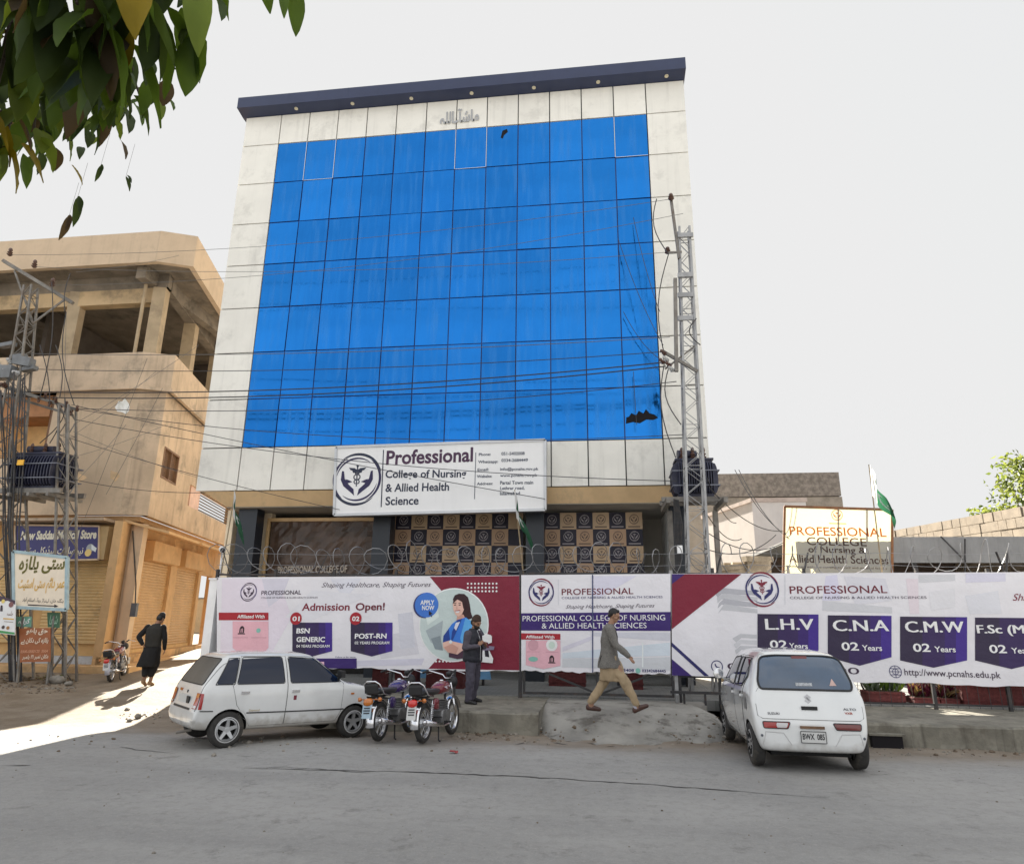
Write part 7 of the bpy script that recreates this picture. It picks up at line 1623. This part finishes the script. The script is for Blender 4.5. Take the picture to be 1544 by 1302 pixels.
f = Fig(); f.loft([(-.03, .06, .46, .19, .24), (-.03, .05, .52, .19, .235), (-.02, .02, .75, .165, .20), (.0, 0, .95, .13, .175), (.0, 0, 1.05, .12, .16)])
for s_ in 'LR': arm(f, J, s_, [.074, .060, .048])
f.done('kameez', blk_c, pl_, .011, 3, .011, (10, 10, 4))
f = Fig()
for s_ in 'LR': f.chain([J['hip'+s_], J['knee'+s_], Vector(J['ank'+s_])+Vector((0, 0, .16))], [.12, .11, .075])
f.done('shalwar', blk_c, pl_, .011, 3, .010, (10, 10, 4))
for s_ in 'LR': shoe(J, s_, mat('tan_sandal', (.30, .18, .09), rough=.6), pl_, 'sandal')
a_ = gz(221, 1037, .2); a_ = gz(221, 1037, ground_z(a_.x, a_.y)); pl_.location = (a_.x, a_.y, ground_z(a_.x, a_.y)+.0); pl_.rotation_euler = (0, 0, radians(98)); pl_.scale = (1.03,)*3
flush_figs()
# ------------------------------------------------------------------ planting, small things, litter
def leafm(name, col, tcol, f=.4):
    m = bpy.data.materials.new(name); m.use_nodes = True; nt = m.node_tree; N = nt.nodes; L = nt.links; p = N['Principled BSDF']; p.inputs['Roughness'].default_value = .45; p.inputs['Specular IOR Level'].default_value = .15
    tc = N.new('ShaderNodeTexCoord'); n = N.new('ShaderNodeTexNoise'); n.inputs['Scale'].default_value = 9; n.inputs['Detail'].default_value = 5; L.new(tc.outputs['Object'], n.inputs['Vector'])
    r = N.new('ShaderNodeMapRange'); L.new(n.outputs[0], r.inputs[0]); r.inputs[1].default_value = .35; r.inputs[2].default_value = .65
    x = N.new('ShaderNodeMix'); x.data_type = 'RGBA'; L.new(r.outputs[0], x.inputs[0]); x.inputs[6].default_value = (*[c*.65 for c in col], 1); x.inputs[7].default_value = (*[c*1.3 for c in col], 1); L.new(x.outputs[2], p.inputs['Base Color'])
    tr = N.new('ShaderNodeBsdfTranslucent'); tr.inputs[0].default_value = (*tcol, 1); ms = N.new('ShaderNodeMixShader'); ms.inputs[0].default_value = f
    L.new(p.outputs[0], ms.inputs[1]); L.new(tr.outputs[0], ms.inputs[2]); L.new(ms.outputs[0], N['Material Output'].inputs['Surface']); return m
LM = [leafm('leaf_dark_green', (.045, .070, .025), (.09, .13, .02), .5), leafm('leaf_green', (.070, .115, .03), (.15, .23, .02), .5), leafm('leaf_light_green', (.13, .18, .04), (.26, .33, .03), .5), leafm('leaf_yellow', (.26, .19, .02), (.34, .24, .01)), leafm('leaf_brown', (.09, .065, .04), (.16, .10, .03), .45)]
bark = mat('grey_bark', (.10, .075, .055), rough=.9, var=.3, scale=8, bump=.6)
def leaf(mb, base, d, side, ln, w, droop=.3, n=8):
    base, d, s = Vector(base), Vector(d).normalized(), Vector(side).normalized(); s = (s-d*s.dot(d)).normalized(); nn = d.cross(s); L_, M_, R_ = [], [], []
    for i in range(n+1):
        t = i/n; c = base+d*(ln*t)-nn*(droop*ln*t*t*.5)+Vector((0, 0, -.08*ln*t*t)); ww = w*sin(pi*(t**.85))**.75*(1-.15*t) if 0 < t < 1 else 0.0008
        wav = .06*w*sin(t*17+base.x*30)
        L_.append(c-s*ww+nn*(ww*.42+wav)); M_.append(c); R_.append(c+s*ww+nn*(ww*.42-wav))
    vs = L_+M_+R_; k = n+1; mb.add(vs, [(i, k+i, k+i+1, i+1) for i in range(n)]+[(k+i, 2*k+i, 2*k+i+1, k+i+1) for i in range(n)])
def near_tree():
    rr = random.Random(21); t = thing('leafy_tree', 'near tree whose large dark green leaves hang into the upper left corner', 'tree', (-4.9, .6, 0))
    def pt(px_, py_, dist): d = ray(px_, py_).normalized(); return CAMPOS+d*dist
    hub = pt(60, -140, 2.3); tr0 = Vector((-4.9, .6, 0))
    MB().tube([tr0, tr0+Vector((.05, .1, 1.4)), tr0+Vector((.2, .1, 3.0)), tr0+Vector((.3, .3, 4.4)), tr0+Vector((.1, .5, 6))], [.17, .14, .12, .09, .05], 12).build('trunk', bark, t, True)
    m = MB(); m.tube([tr0+Vector((.2, .1, 3.0)), (tr0+hub)*.5+Vector((0, 0, 1.75)), hub+Vector((0, 0, .25)), pt(230, -120, 2.2)], [.07, .05, .03, .015], 9)
    fol = MB(); tw = MB()
    clusters = []     # twig tips: photo direction, distance, leaf size, leaf count
    for px_, py_, ds, ls, n in ((20, 20, 2.1, .17, 9), (60, 55, 2.0, .19, 10), (110, 40, 1.75, .20, 10), (150, 20, 1.7, .2, 9), (185, 70, 1.75, .22, 9), (215, 20, 1.7, .2, 9), (255, 20, 1.7, .17, 8), (290, 5, 1.7, .16, 7), (125, 95, 1.9, .18, 9), (70, 110, 2.3, .16, 9), (30, 80, 2.2, .16, 7), (160, 120, 2.1, .17, 9),
                             (200, 130, 2.4, .14, 9), (100, 140, 2.4, .14, 9), (130, 165, 2.5, .13, 8), (175, 165, 2.5, .13, 8), (90, 185, 2.6, .11, 6), (205, 185, 2.5, .12, 6), (140, 205, 2.6, .11, 6), (20, 185, 2.0, .13, 8), (5, 225, 2.0, .13, 8), (70, 225, 2.7, .09, 4), (140, 240, 2.7, .09, 3), (190, 215, 2.6, .09, 3), (45, 150, 2.5, .13, 6), (50, 200, 2.1, .15, 9), (42, 235, 2.1, .14, 8), (85, 215, 2.5, .12, 6), (180, 150, 2.4, .15, 8), (235, 120, 2.3, .15, 7), (245, 160, 2.5, .12, 5), (5, 130, 2.3, .15, 7),
                             (-60, 60, 2.1, .18, 12), (-110, 140, 2.2, .17, 12), (-60, 180, 2.2, .15, 10), (-160, 20, 2.3, .18, 12), (-220, 110, 2.4, .18, 12), (-40, -60, 2.1, .2, 8), (60, -60, 1.9, .2, 8), (150, -60, 1.8, .2, 8), (240, -60, 1.8, .2, 8), (320, -70, 1.8, .16, 5), (200, -140, 1.9, .2, 6), (60, -150, 2.0, .2, 6), (-120, -120, 2.3, .2, 8), (-240, -40, 2.5, .2, 10), (420, -40, 1.9, .14, 3)):
        px_ = px_-34 if px_ < 400 else px_; ls *= .72; n = int(n*1.35); tip = pt(px_, py_-14, ds); tw.tube([hub.lerp(tip, 0), hub.lerp(tip, .5)+Vector((0, 0, .10)), tip], [.010, .006, .003], 5)
        for k in range(n):
            a = rr.random()*2*pi; b = tip+Vector(((rr.random()-.5)*.13, (rr.random()-.5)*.16, (rr.random()-.35)*.10)); d = Vector((cos(a)*.55, sin(a)*.55, -.55-.75*rr.random())); sd_ = Vector((-sin(a)+.4*(rr.random()-.5), cos(a), .35*(rr.random()-.5)))
            q = rr.random(); yel = .55 if (px_ < 20 and py_ > 180) else .035
            fol.cm = 3 if q < yel*.6 else 2 if q < yel+.10 else 4 if q < yel+.22 else 1 if q < .62 else 0
            leaf(fol, b, d, sd_, ls*(.65+.55*rr.random()), ls*(.19+.05*rr.random()), rr.random()*.6)
    fol.cm = 3; leaf(fol, pt(216, -52, 1.5), Vector((-.05, .05, -1)), (1, .2, .1), .12, .034)
    fol.cm = 2; leaf(fol, pt(300, -30, 1.55), Vector((.12, .0, -1)), (.9, .4, .1), .14, .026); fol.cm = 1; leaf(fol, pt(428, -14, 1.6), Vector((.12, .0, -1)), (.9, .4, .1), .055, .01)
    # loose sprigs hanging on threads below
    for px_, py_, ds, l, cm, dx in ((117, 298, 2.5, .085, 0, .05), (104, 326, 2.6, .075, 4, -.25), (190, 266, 2.6, .05, 0, .5), (152, 250, 2.6, .05, 0, -.2)):
        b = pt(px_, py_, ds); fol.cm = cm; leaf(fol, b, (dx, .1, -1), (.3, .9, .1), l, l*.17); leaf(fol, b+Vector((.004, 0, .005)), (dx+.3, -.1, -.9), (.4, .8, .1), l*.7, l*.12); tw.tube([b+Vector((0, 0, .0)), b+Vector((.01, 0, .12))], .0005, 4)
    m.build('limb', bark, t, True); tw.build('twigs', bark, t); fol.build('foliage', LM, t, True)
near_tree()
def far_tree(name, lab, base, h, r, n, seed, ls, lm):
    rr = random.Random(seed); t = thing(name, lab, 'tree', base); b = Vector(base)
    MB().tube([b, b+Vector((.1, 0, h*.35)), b+Vector((-.1, .1, h*.6)), b+Vector((.2, 0, h*.85))], [.22, .17, .11, .04], 9).build('trunk', bark, t, True)
    lm_ = MB(); fol = MB(); cl = []
    for k in range(26):
        a = rr.random()*2*pi; q = rr.random()**.5*r; z = h*(.42+.58*rr.random()); f_ = (1-abs(z/h-.62)/.62)**.6; c = b+Vector((cos(a)*q*f_, sin(a)*q*f_, z)); cl.append((c, r*(.22+.2*rr.random())))
        lm_.tube([b+Vector((0, 0, h*.4)), b.lerp(c, .6)+Vector((0, 0, h*.12)), c], [.07, .04, .015], 6)
    for c, R in cl:
        for k in range(n//26):
            v = Vector((rr.gauss(0, 1), rr.gauss(0, 1), rr.gauss(0, 1))).normalized()*R*(.35+.75*rr.random()); p = c+v; d = Vector((rr.gauss(0, 1), rr.gauss(0, 1), rr.gauss(-.4, .8))); s_ = Vector((rr.gauss(0, 1), rr.gauss(0, 1), rr.gauss(0, 1)))
            fol.cm = 0 if rr.random() < .4 else 1; leaf(fol, p, d, s_, ls*(.6+.8*rr.random()), ls*.32, .3, 2)
    lm_.build('limb', bark, t, True); fol.build('crown', lm, t)
hz1 = leafm('sunlit_leaf', (.10, .13, .045), (.26, .30, .06), .5); hz2 = leafm('sunlit_leaf_deep', (.05, .085, .03), (.14, .18, .04), .5)
p_ = at(1553, 780, 44); far_tree('broadleaf_tree', 'pale green sunlit tree behind the stone wall at the right edge', (p_.x, 44, 0), 11.2, 3.2, 3600, 5, .34, [hz2, hz1])
far_tree('broadleaf_tree', 'second green tree farther right beyond the stone wall', (p_.x+8, 46, 0), 11, 3.8, 2600, 6, .34, [hz2, hz1])
# planters and goods seen in the gap below the banners
brick = mat('maroon_brick', (.12, .028, .028), rough=.85, var=.25, scale=14, bump=.3); soil = mat('potting_soil', (.05, .035, .025), rough=1)
def planter(x0, x1, y, h, lab, plant=None, seed=1, mm=None):
    t = thing('planter_box', lab, 'planter', ((x0+x1)/2, y, .3)); MB().box((x0, y, .3), (x1, y+.45, .3+h)).build('box', mm or brick, t); MB().box((x0+.04, y+.04, .3+h), (x1-.04, y+.41, .3+h+.012)).build('soil', soil, t)
    m = MB()
    for k in range(2): m.box((x0-.012, y-.012, .3+h*(.2+.62*k)), (x1+.012, y+.462, .3+h*(.26+.62*k)))
    m.build('moulding', mm or brick, t)
    if plant:
        rr = random.Random(seed); m = MB(); c = Vector(((x0+x1)/2, y+.2, .3+h))
        for k in range(60):
            a = rr.random()*2*pi; el = .25+rr.random()*1.1; d = Vector((cos(a)*cos(el)*(x1-x0)*.7, sin(a)*cos(el)*.6, sin(el)+.1)); b = c+Vector(((rr.random()-.5)*(x1-x0)*.8, (rr.random()-.5)*.25, 0)); m.cm = k % 2
            leaf(m, b, d, (rr.gauss(0, 1), rr.gauss(0, 1), rr.gauss(0, .3)), .22+.2*rr.random(), .03+.02*rr.random(), .5, 4)
        p2 = thing('potted_plant', plant, 'plant', tuple(c)); m.build('leaves', PLM[seed % 3], p2)
dkp = leafm('maroon_leaf', (.07, .012, .025), (.08, .015, .03), .3); gpl = leafm('grey_green_leaf', (.10, .13, .09), (.10, .14, .06), .3)
PLM = [[dkp, LM[4]], [gpl, LM[1]], [LM[1], LM[2]]]
X = lambda q, Y=15.6: at(q, 1030, Y).x
planter(X(1303), X(1358), 15.45, .22, 'low maroon planter box behind the white car with a grey green aloe', 'spiky grey green aloe in the low maroon planter', 1)
planter(X(1372), X(1410), 15.5, .12, 'small dark planter box holding a purple leaved bush', 'purple leaved bush in the small dark planter', 3)
planter(X(1412), X(1440), 15.5, .12, 'small planter box left of the long brick planter with a dull red bush', 'dull red bush left of the long brick planter', 6)
planter(X(1444), X(1512), 15.45, .42, 'long maroon brick planter below the C.M.W and F.Sc badges', 'leafy green plant in the long maroon brick planter', 2)
planter(X(1518), X(1600), 15.5, .40, 'bright maroon planter at the right edge with a yellow green plant', 'yellow green plant in the right edge planter', 5)
planter(X(552), X(575), 16, .50, 'maroon brick planter glimpsed between the car and the motorcycles'); planter(X(585), X(617), 16.1, .48, 'maroon brick planter behind the purple tanked motorcycle'); planter(X(632), X(690), 16.2, .52, 'maroon box planter under the nurse portrait'); planter(X(818), X(880), 17.4, .42, 'dark maroon planter behind the left gate leaf'); planter(X(950), X(975), 17, .5, 'slim maroon planter behind the right gate leaf')
tp = mat('faded_blue_sheet', S(96, 140, 176, .66), rough=.6, var=.12, scale=3)
t = thing('blue_board', 'faded blue board leaning behind the fence below the nurse banner', 'board', (X(660, 17), 17, .3)); a_, b_ = X(618, 17), X(734, 17)
MB().prism([(a_, 17, .45), (b_+.1, 17, .45), (b_-.1, 17.1, 1.5), (a_, 17.1, 1.5)], (0, .04, 0)).build('panel', tp, t); MB().box((a_, 17.15, .3), (a_+.06, 17.22, 1.5)).build('leg', black, t); MB().box((b_-.15, 17.15, .3), (b_-.09, 17.22, 1.5)).build('leg', black, t)
# bench behind the gate, bicycle by the aloe
t = thing('metal_bench', 'dark metal bench glimpsed behind the gate', 'bench', (X(985, 18), 18, .3)); x = X(985, 18)
MB().box((x-.9, 17.9, .72), (x+.9, 18.3, .76)).build('seat', black, t); MB().box((x-.9, 18.3, .95), (x+.9, 18.33, 1.15)).build('backrest', black, t)
for s_ in (-.85, .85): MB().box((x+s_-.03, 17.92, .3), (x+s_+.03, 18.32, .719)).build('leg', black, t)
t = thing('bicycle', 'old bicycle leaning behind the fence beside the right of the white car', 'bicycle', (X(1322, 16.4), 16.4, .3)); x = X(1322, 16.4)
for dx in (0, -1.02):
    m = MB(); m.lathe([(.31, -.02), (.335, 0), (.31, .02), (.295, 0), (.31, -.02)], (x+dx, 16.4, .635), (.1, 1, 0), 28, False); w_ = m.build('wheel', rubber, t, True); m = MB()
    for k in range(14): m.beam((x+dx, 16.4, .635), (x+dx+.3*cos(2*pi*k/14), 16.4-.03*cos(2*pi*k/14), .635+.3*sin(2*pi*k/14)), .005)
    m.build('spokes', alloy, w_)
m = MB(); m.tube([(x-1.02, 16.4, .635), (x-.60, 16.4, .60), (x-.15, 16.4, 1.12), (x-.72, 16.4, 1.12), (x-.60, 16.4, .60)], .018, 6); m.tube([(x, 16.4, .635), (x-.16, 16.4, 1.2), (x-.28, 16.4, 1.24)], .017, 6); m.tube([(x-1.02, 16.4, .635), (x-.72, 16.4, 1.12), (x-.76, 16.4, 1.25)], .014, 6); m.build('frame', black, t, True)
MB().obox((x-.78, 16.4, 1.27), (.13, 0, .01), (0, .07, 0), (0, 0, .03)).build('saddle', trimb, t); MB().tube([(x-.35, 16.12, 1.25), (x-.2, 16.3, 1.27), (x-.2, 16.5, 1.27), (x-.35, 16.68, 1.25)], .013, 6).build('handlebar', chromep, t)
# rocks, rubble and litter
stone = mat('grey_stone', (.26, .235, .20), rough=.9, var=.25, scale=6, bump=.4); dstone = mat('brown_clod', (.16, .12, .085), rough=.95, var=.3, scale=8, bump=.5)
def rock(mb, c, r, rr, fl=.6):
    n, k = 9, 5; vs = []; ph = rr.random()*6; sx = .7+.7*rr.random()
    for j in range(k+1):
        a = pi*j/k-pi/2
        for i in range(n):
            b = 2*pi*i/n; q = r*(.75+.4*mnoise.noise(Vector((cos(b)*2+ph, sin(b)*2+c[0], a*1.4+c[1])))); vs.append((c[0]+q*sx*cos(a)*cos(b), c[1]+q*cos(a)*sin(b), c[2]+q*fl*sin(a)))
    mb.add(vs, [(j*n+i, j*n+(i+1) % n, (j+1)*n+(i+1) % n, (j+1)*n+i) for j in range(k) for i in range(n)])
rr = random.Random(17)
for px_, py_, r, lab, mm in ((85, 1030, .26, 'smooth pale boulder at the foot of the twin pole', stone), (103, 1033, .13, 'flat stone beside the pale boulder under the twin pole', stone), (76, 1024, .14, 'small broken rock left of the pale boulder', dstone), (208, 1082, .11, 'whitish broken kerb lump behind the old car', stone), (196, 1085, .07, 'little rubble lump in the sun strip by the car', stone)):
    p = gz(px_, py_, .1); p = gz(px_, py_, ground_z(p.x, p.y)); m = MB(); rock(m, (p.x, p.y, ground_z(p.x, p.y)+r*.35), r, rr); tag(m.build('rock', mm, smooth=True), lab, 'rock')
gm = MB()
for k in range(1100):
    z_ = rr.random()
    if z_ < .22: px_, py_ = rr.uniform(-20, 120), rr.uniform(1012, 1045)
    elif z_ < .26: px_, py_ = rr.uniform(180, 262), rr.gauss(1080, 4)
    elif z_ < .48: px_, py_ = rr.uniform(690, 850), rr.gauss(1102, 6)
    elif z_ < .58: px_, py_ = rr.uniform(1000, 1110), rr.gauss(1105, 10)
    elif z_ < .70: px_, py_ = rr.uniform(1300, 1560), rr.gauss(1128, 8)
    elif z_ < .76: px_, py_ = rr.uniform(830, 1090), rr.uniform(1062, 1118)
    else: px_, py_ = rr.uniform(0, 1544), 1108+180*rr.random()**1.8
    p = gz(px_, py_, 0); p = gz(px_, py_, ground_z(p.x, p.y)); zz = ground_z(p.x, p.y)
    if -1.3 < p.x < 2.3 and 12.1 < p.y < 14.8: p = gz(px_, py_, .1); zz = -.11+.40*sstep(0, .62, (p.y-12.05)/2.7)
    r = abs(rr.gauss(0, .018))+.008; r = min(r, .06) * (.34 if py_ > 1140 else 1); gm.cm = 0 if rr.random() < (.8 if py_ > 1120 else .45) else 1; rock(gm, (p.x, p.y, zz+r*.2), r, rr, .7)
tag(gm.build('grit_and_rubble', [stone, dstone]), kind='stuff')
m = MB()
for k in range(170):
    px_, py_ = (rr.uniform(-20, 115), rr.uniform(1008, 1036)) if k < 120 else (rr.uniform(700, 830), rr.uniform(1096, 1106)); p = gz(px_, py_, .15 if k < 120 else -.05); p = gz(px_, py_, ground_z(p.x, p.y)); m.cm = k % 2; a = rr.random()*6.28
    leaf(m, (p.x, p.y, ground_z(p.x, p.y)+.01), (cos(a), sin(a), .25*rr.random()), (-sin(a), cos(a), .2), .10+.08*rr.random(), .03, -.2, 3)
tag(m.build('dry_leaf_litter', [LM[4], mat('dry_leaf', (.14, .09, .05), rough=.9, var=.3)]), kind='stuff')
m = MB(); p = gz(82, 1022, .2)
for k in range(46): a = rr.random()*6.28; m.cm = k % 2; leaf(m, (p.x+rr.gauss(0, .10), p.y+rr.gauss(0, .06), .12), (cos(a)*.5, sin(a)*.5, .5+rr.random()), (-sin(a), cos(a), .2), .16+.12*rr.random(), .03, .6, 4)
tag(m.build('weed', [LM[1], LM[0]]), 'tuft of dark green weeds behind the pale boulder at the twin pole', 'weed')
for px_, py_, col, lab, w_ in ((684, 1135, (.30, .05, .05), 'crumpled red and white wrapper lying on the road by the motorcycles', .06), (1068, 1096, (.5, .5, .5), 'scrap of pale paper in the gutter by the ramp', .05), (1034, 1072, (.45, .44, .42), 'pale scrap on the right edge of the ramp', .05)):
    p = gz(px_, py_, 0); zz = ground_z(p.x, p.y); m = MB(); vs = [(p.x+w_*(i-2)*.5, p.y+w_*.8*(j-1.5)*.5, zz+.012+.03*rr.random()) for j in range(4) for i in range(5)]; m.add(vs, [(j*5+i, j*5+i+1, j*5+i+6, j*5+i+5) for j in range(3) for i in range(4)])
    tag(m.build('litter', mat('litter_%d' % int(col[0]*100), col, rough=.6, var=.5, scale=25)), lab, 'litter')
# drain mouth in the right kerb and gutter frame by the ramp
x0, x1 = at(1312, 1112, 12.68).x, at(1358, 1112, 12.68).x
t = thing('drain_opening', 'square black drain mouth in the kerb right of the white car', 'drain', ((x0+x1)/2, 12.6, -.05))
MB().box((x0, 12.60, -.09), (x1, 12.79, .10)).build('hole', mat('painted_void', (.012, .01, .012)), t); MB().box((x0-.04, 12.58, .101), (x1+.04, 12.8, .13)).build('lintel', concd, t)  # solid near-black box, its colour stands for the shade inside the drain
m = MB()
for q in ((1032, 1060), (1064, 1062), (1086, 1058)): p = gz(*q, .28); m.box((p.x-.02, p.y-.02, -.1), (p.x+.02, p.y+.02, .5))
p, q = gz(1010, 1057, .3), gz(1100, 1057, .3); m.beam((p.x, 14.6, .5), (q.x, 14.6, .5), .05); tag(m.build('gutter_railing', black), 'low rusty railing over the gutter between the ramp and the white car', 'railing')
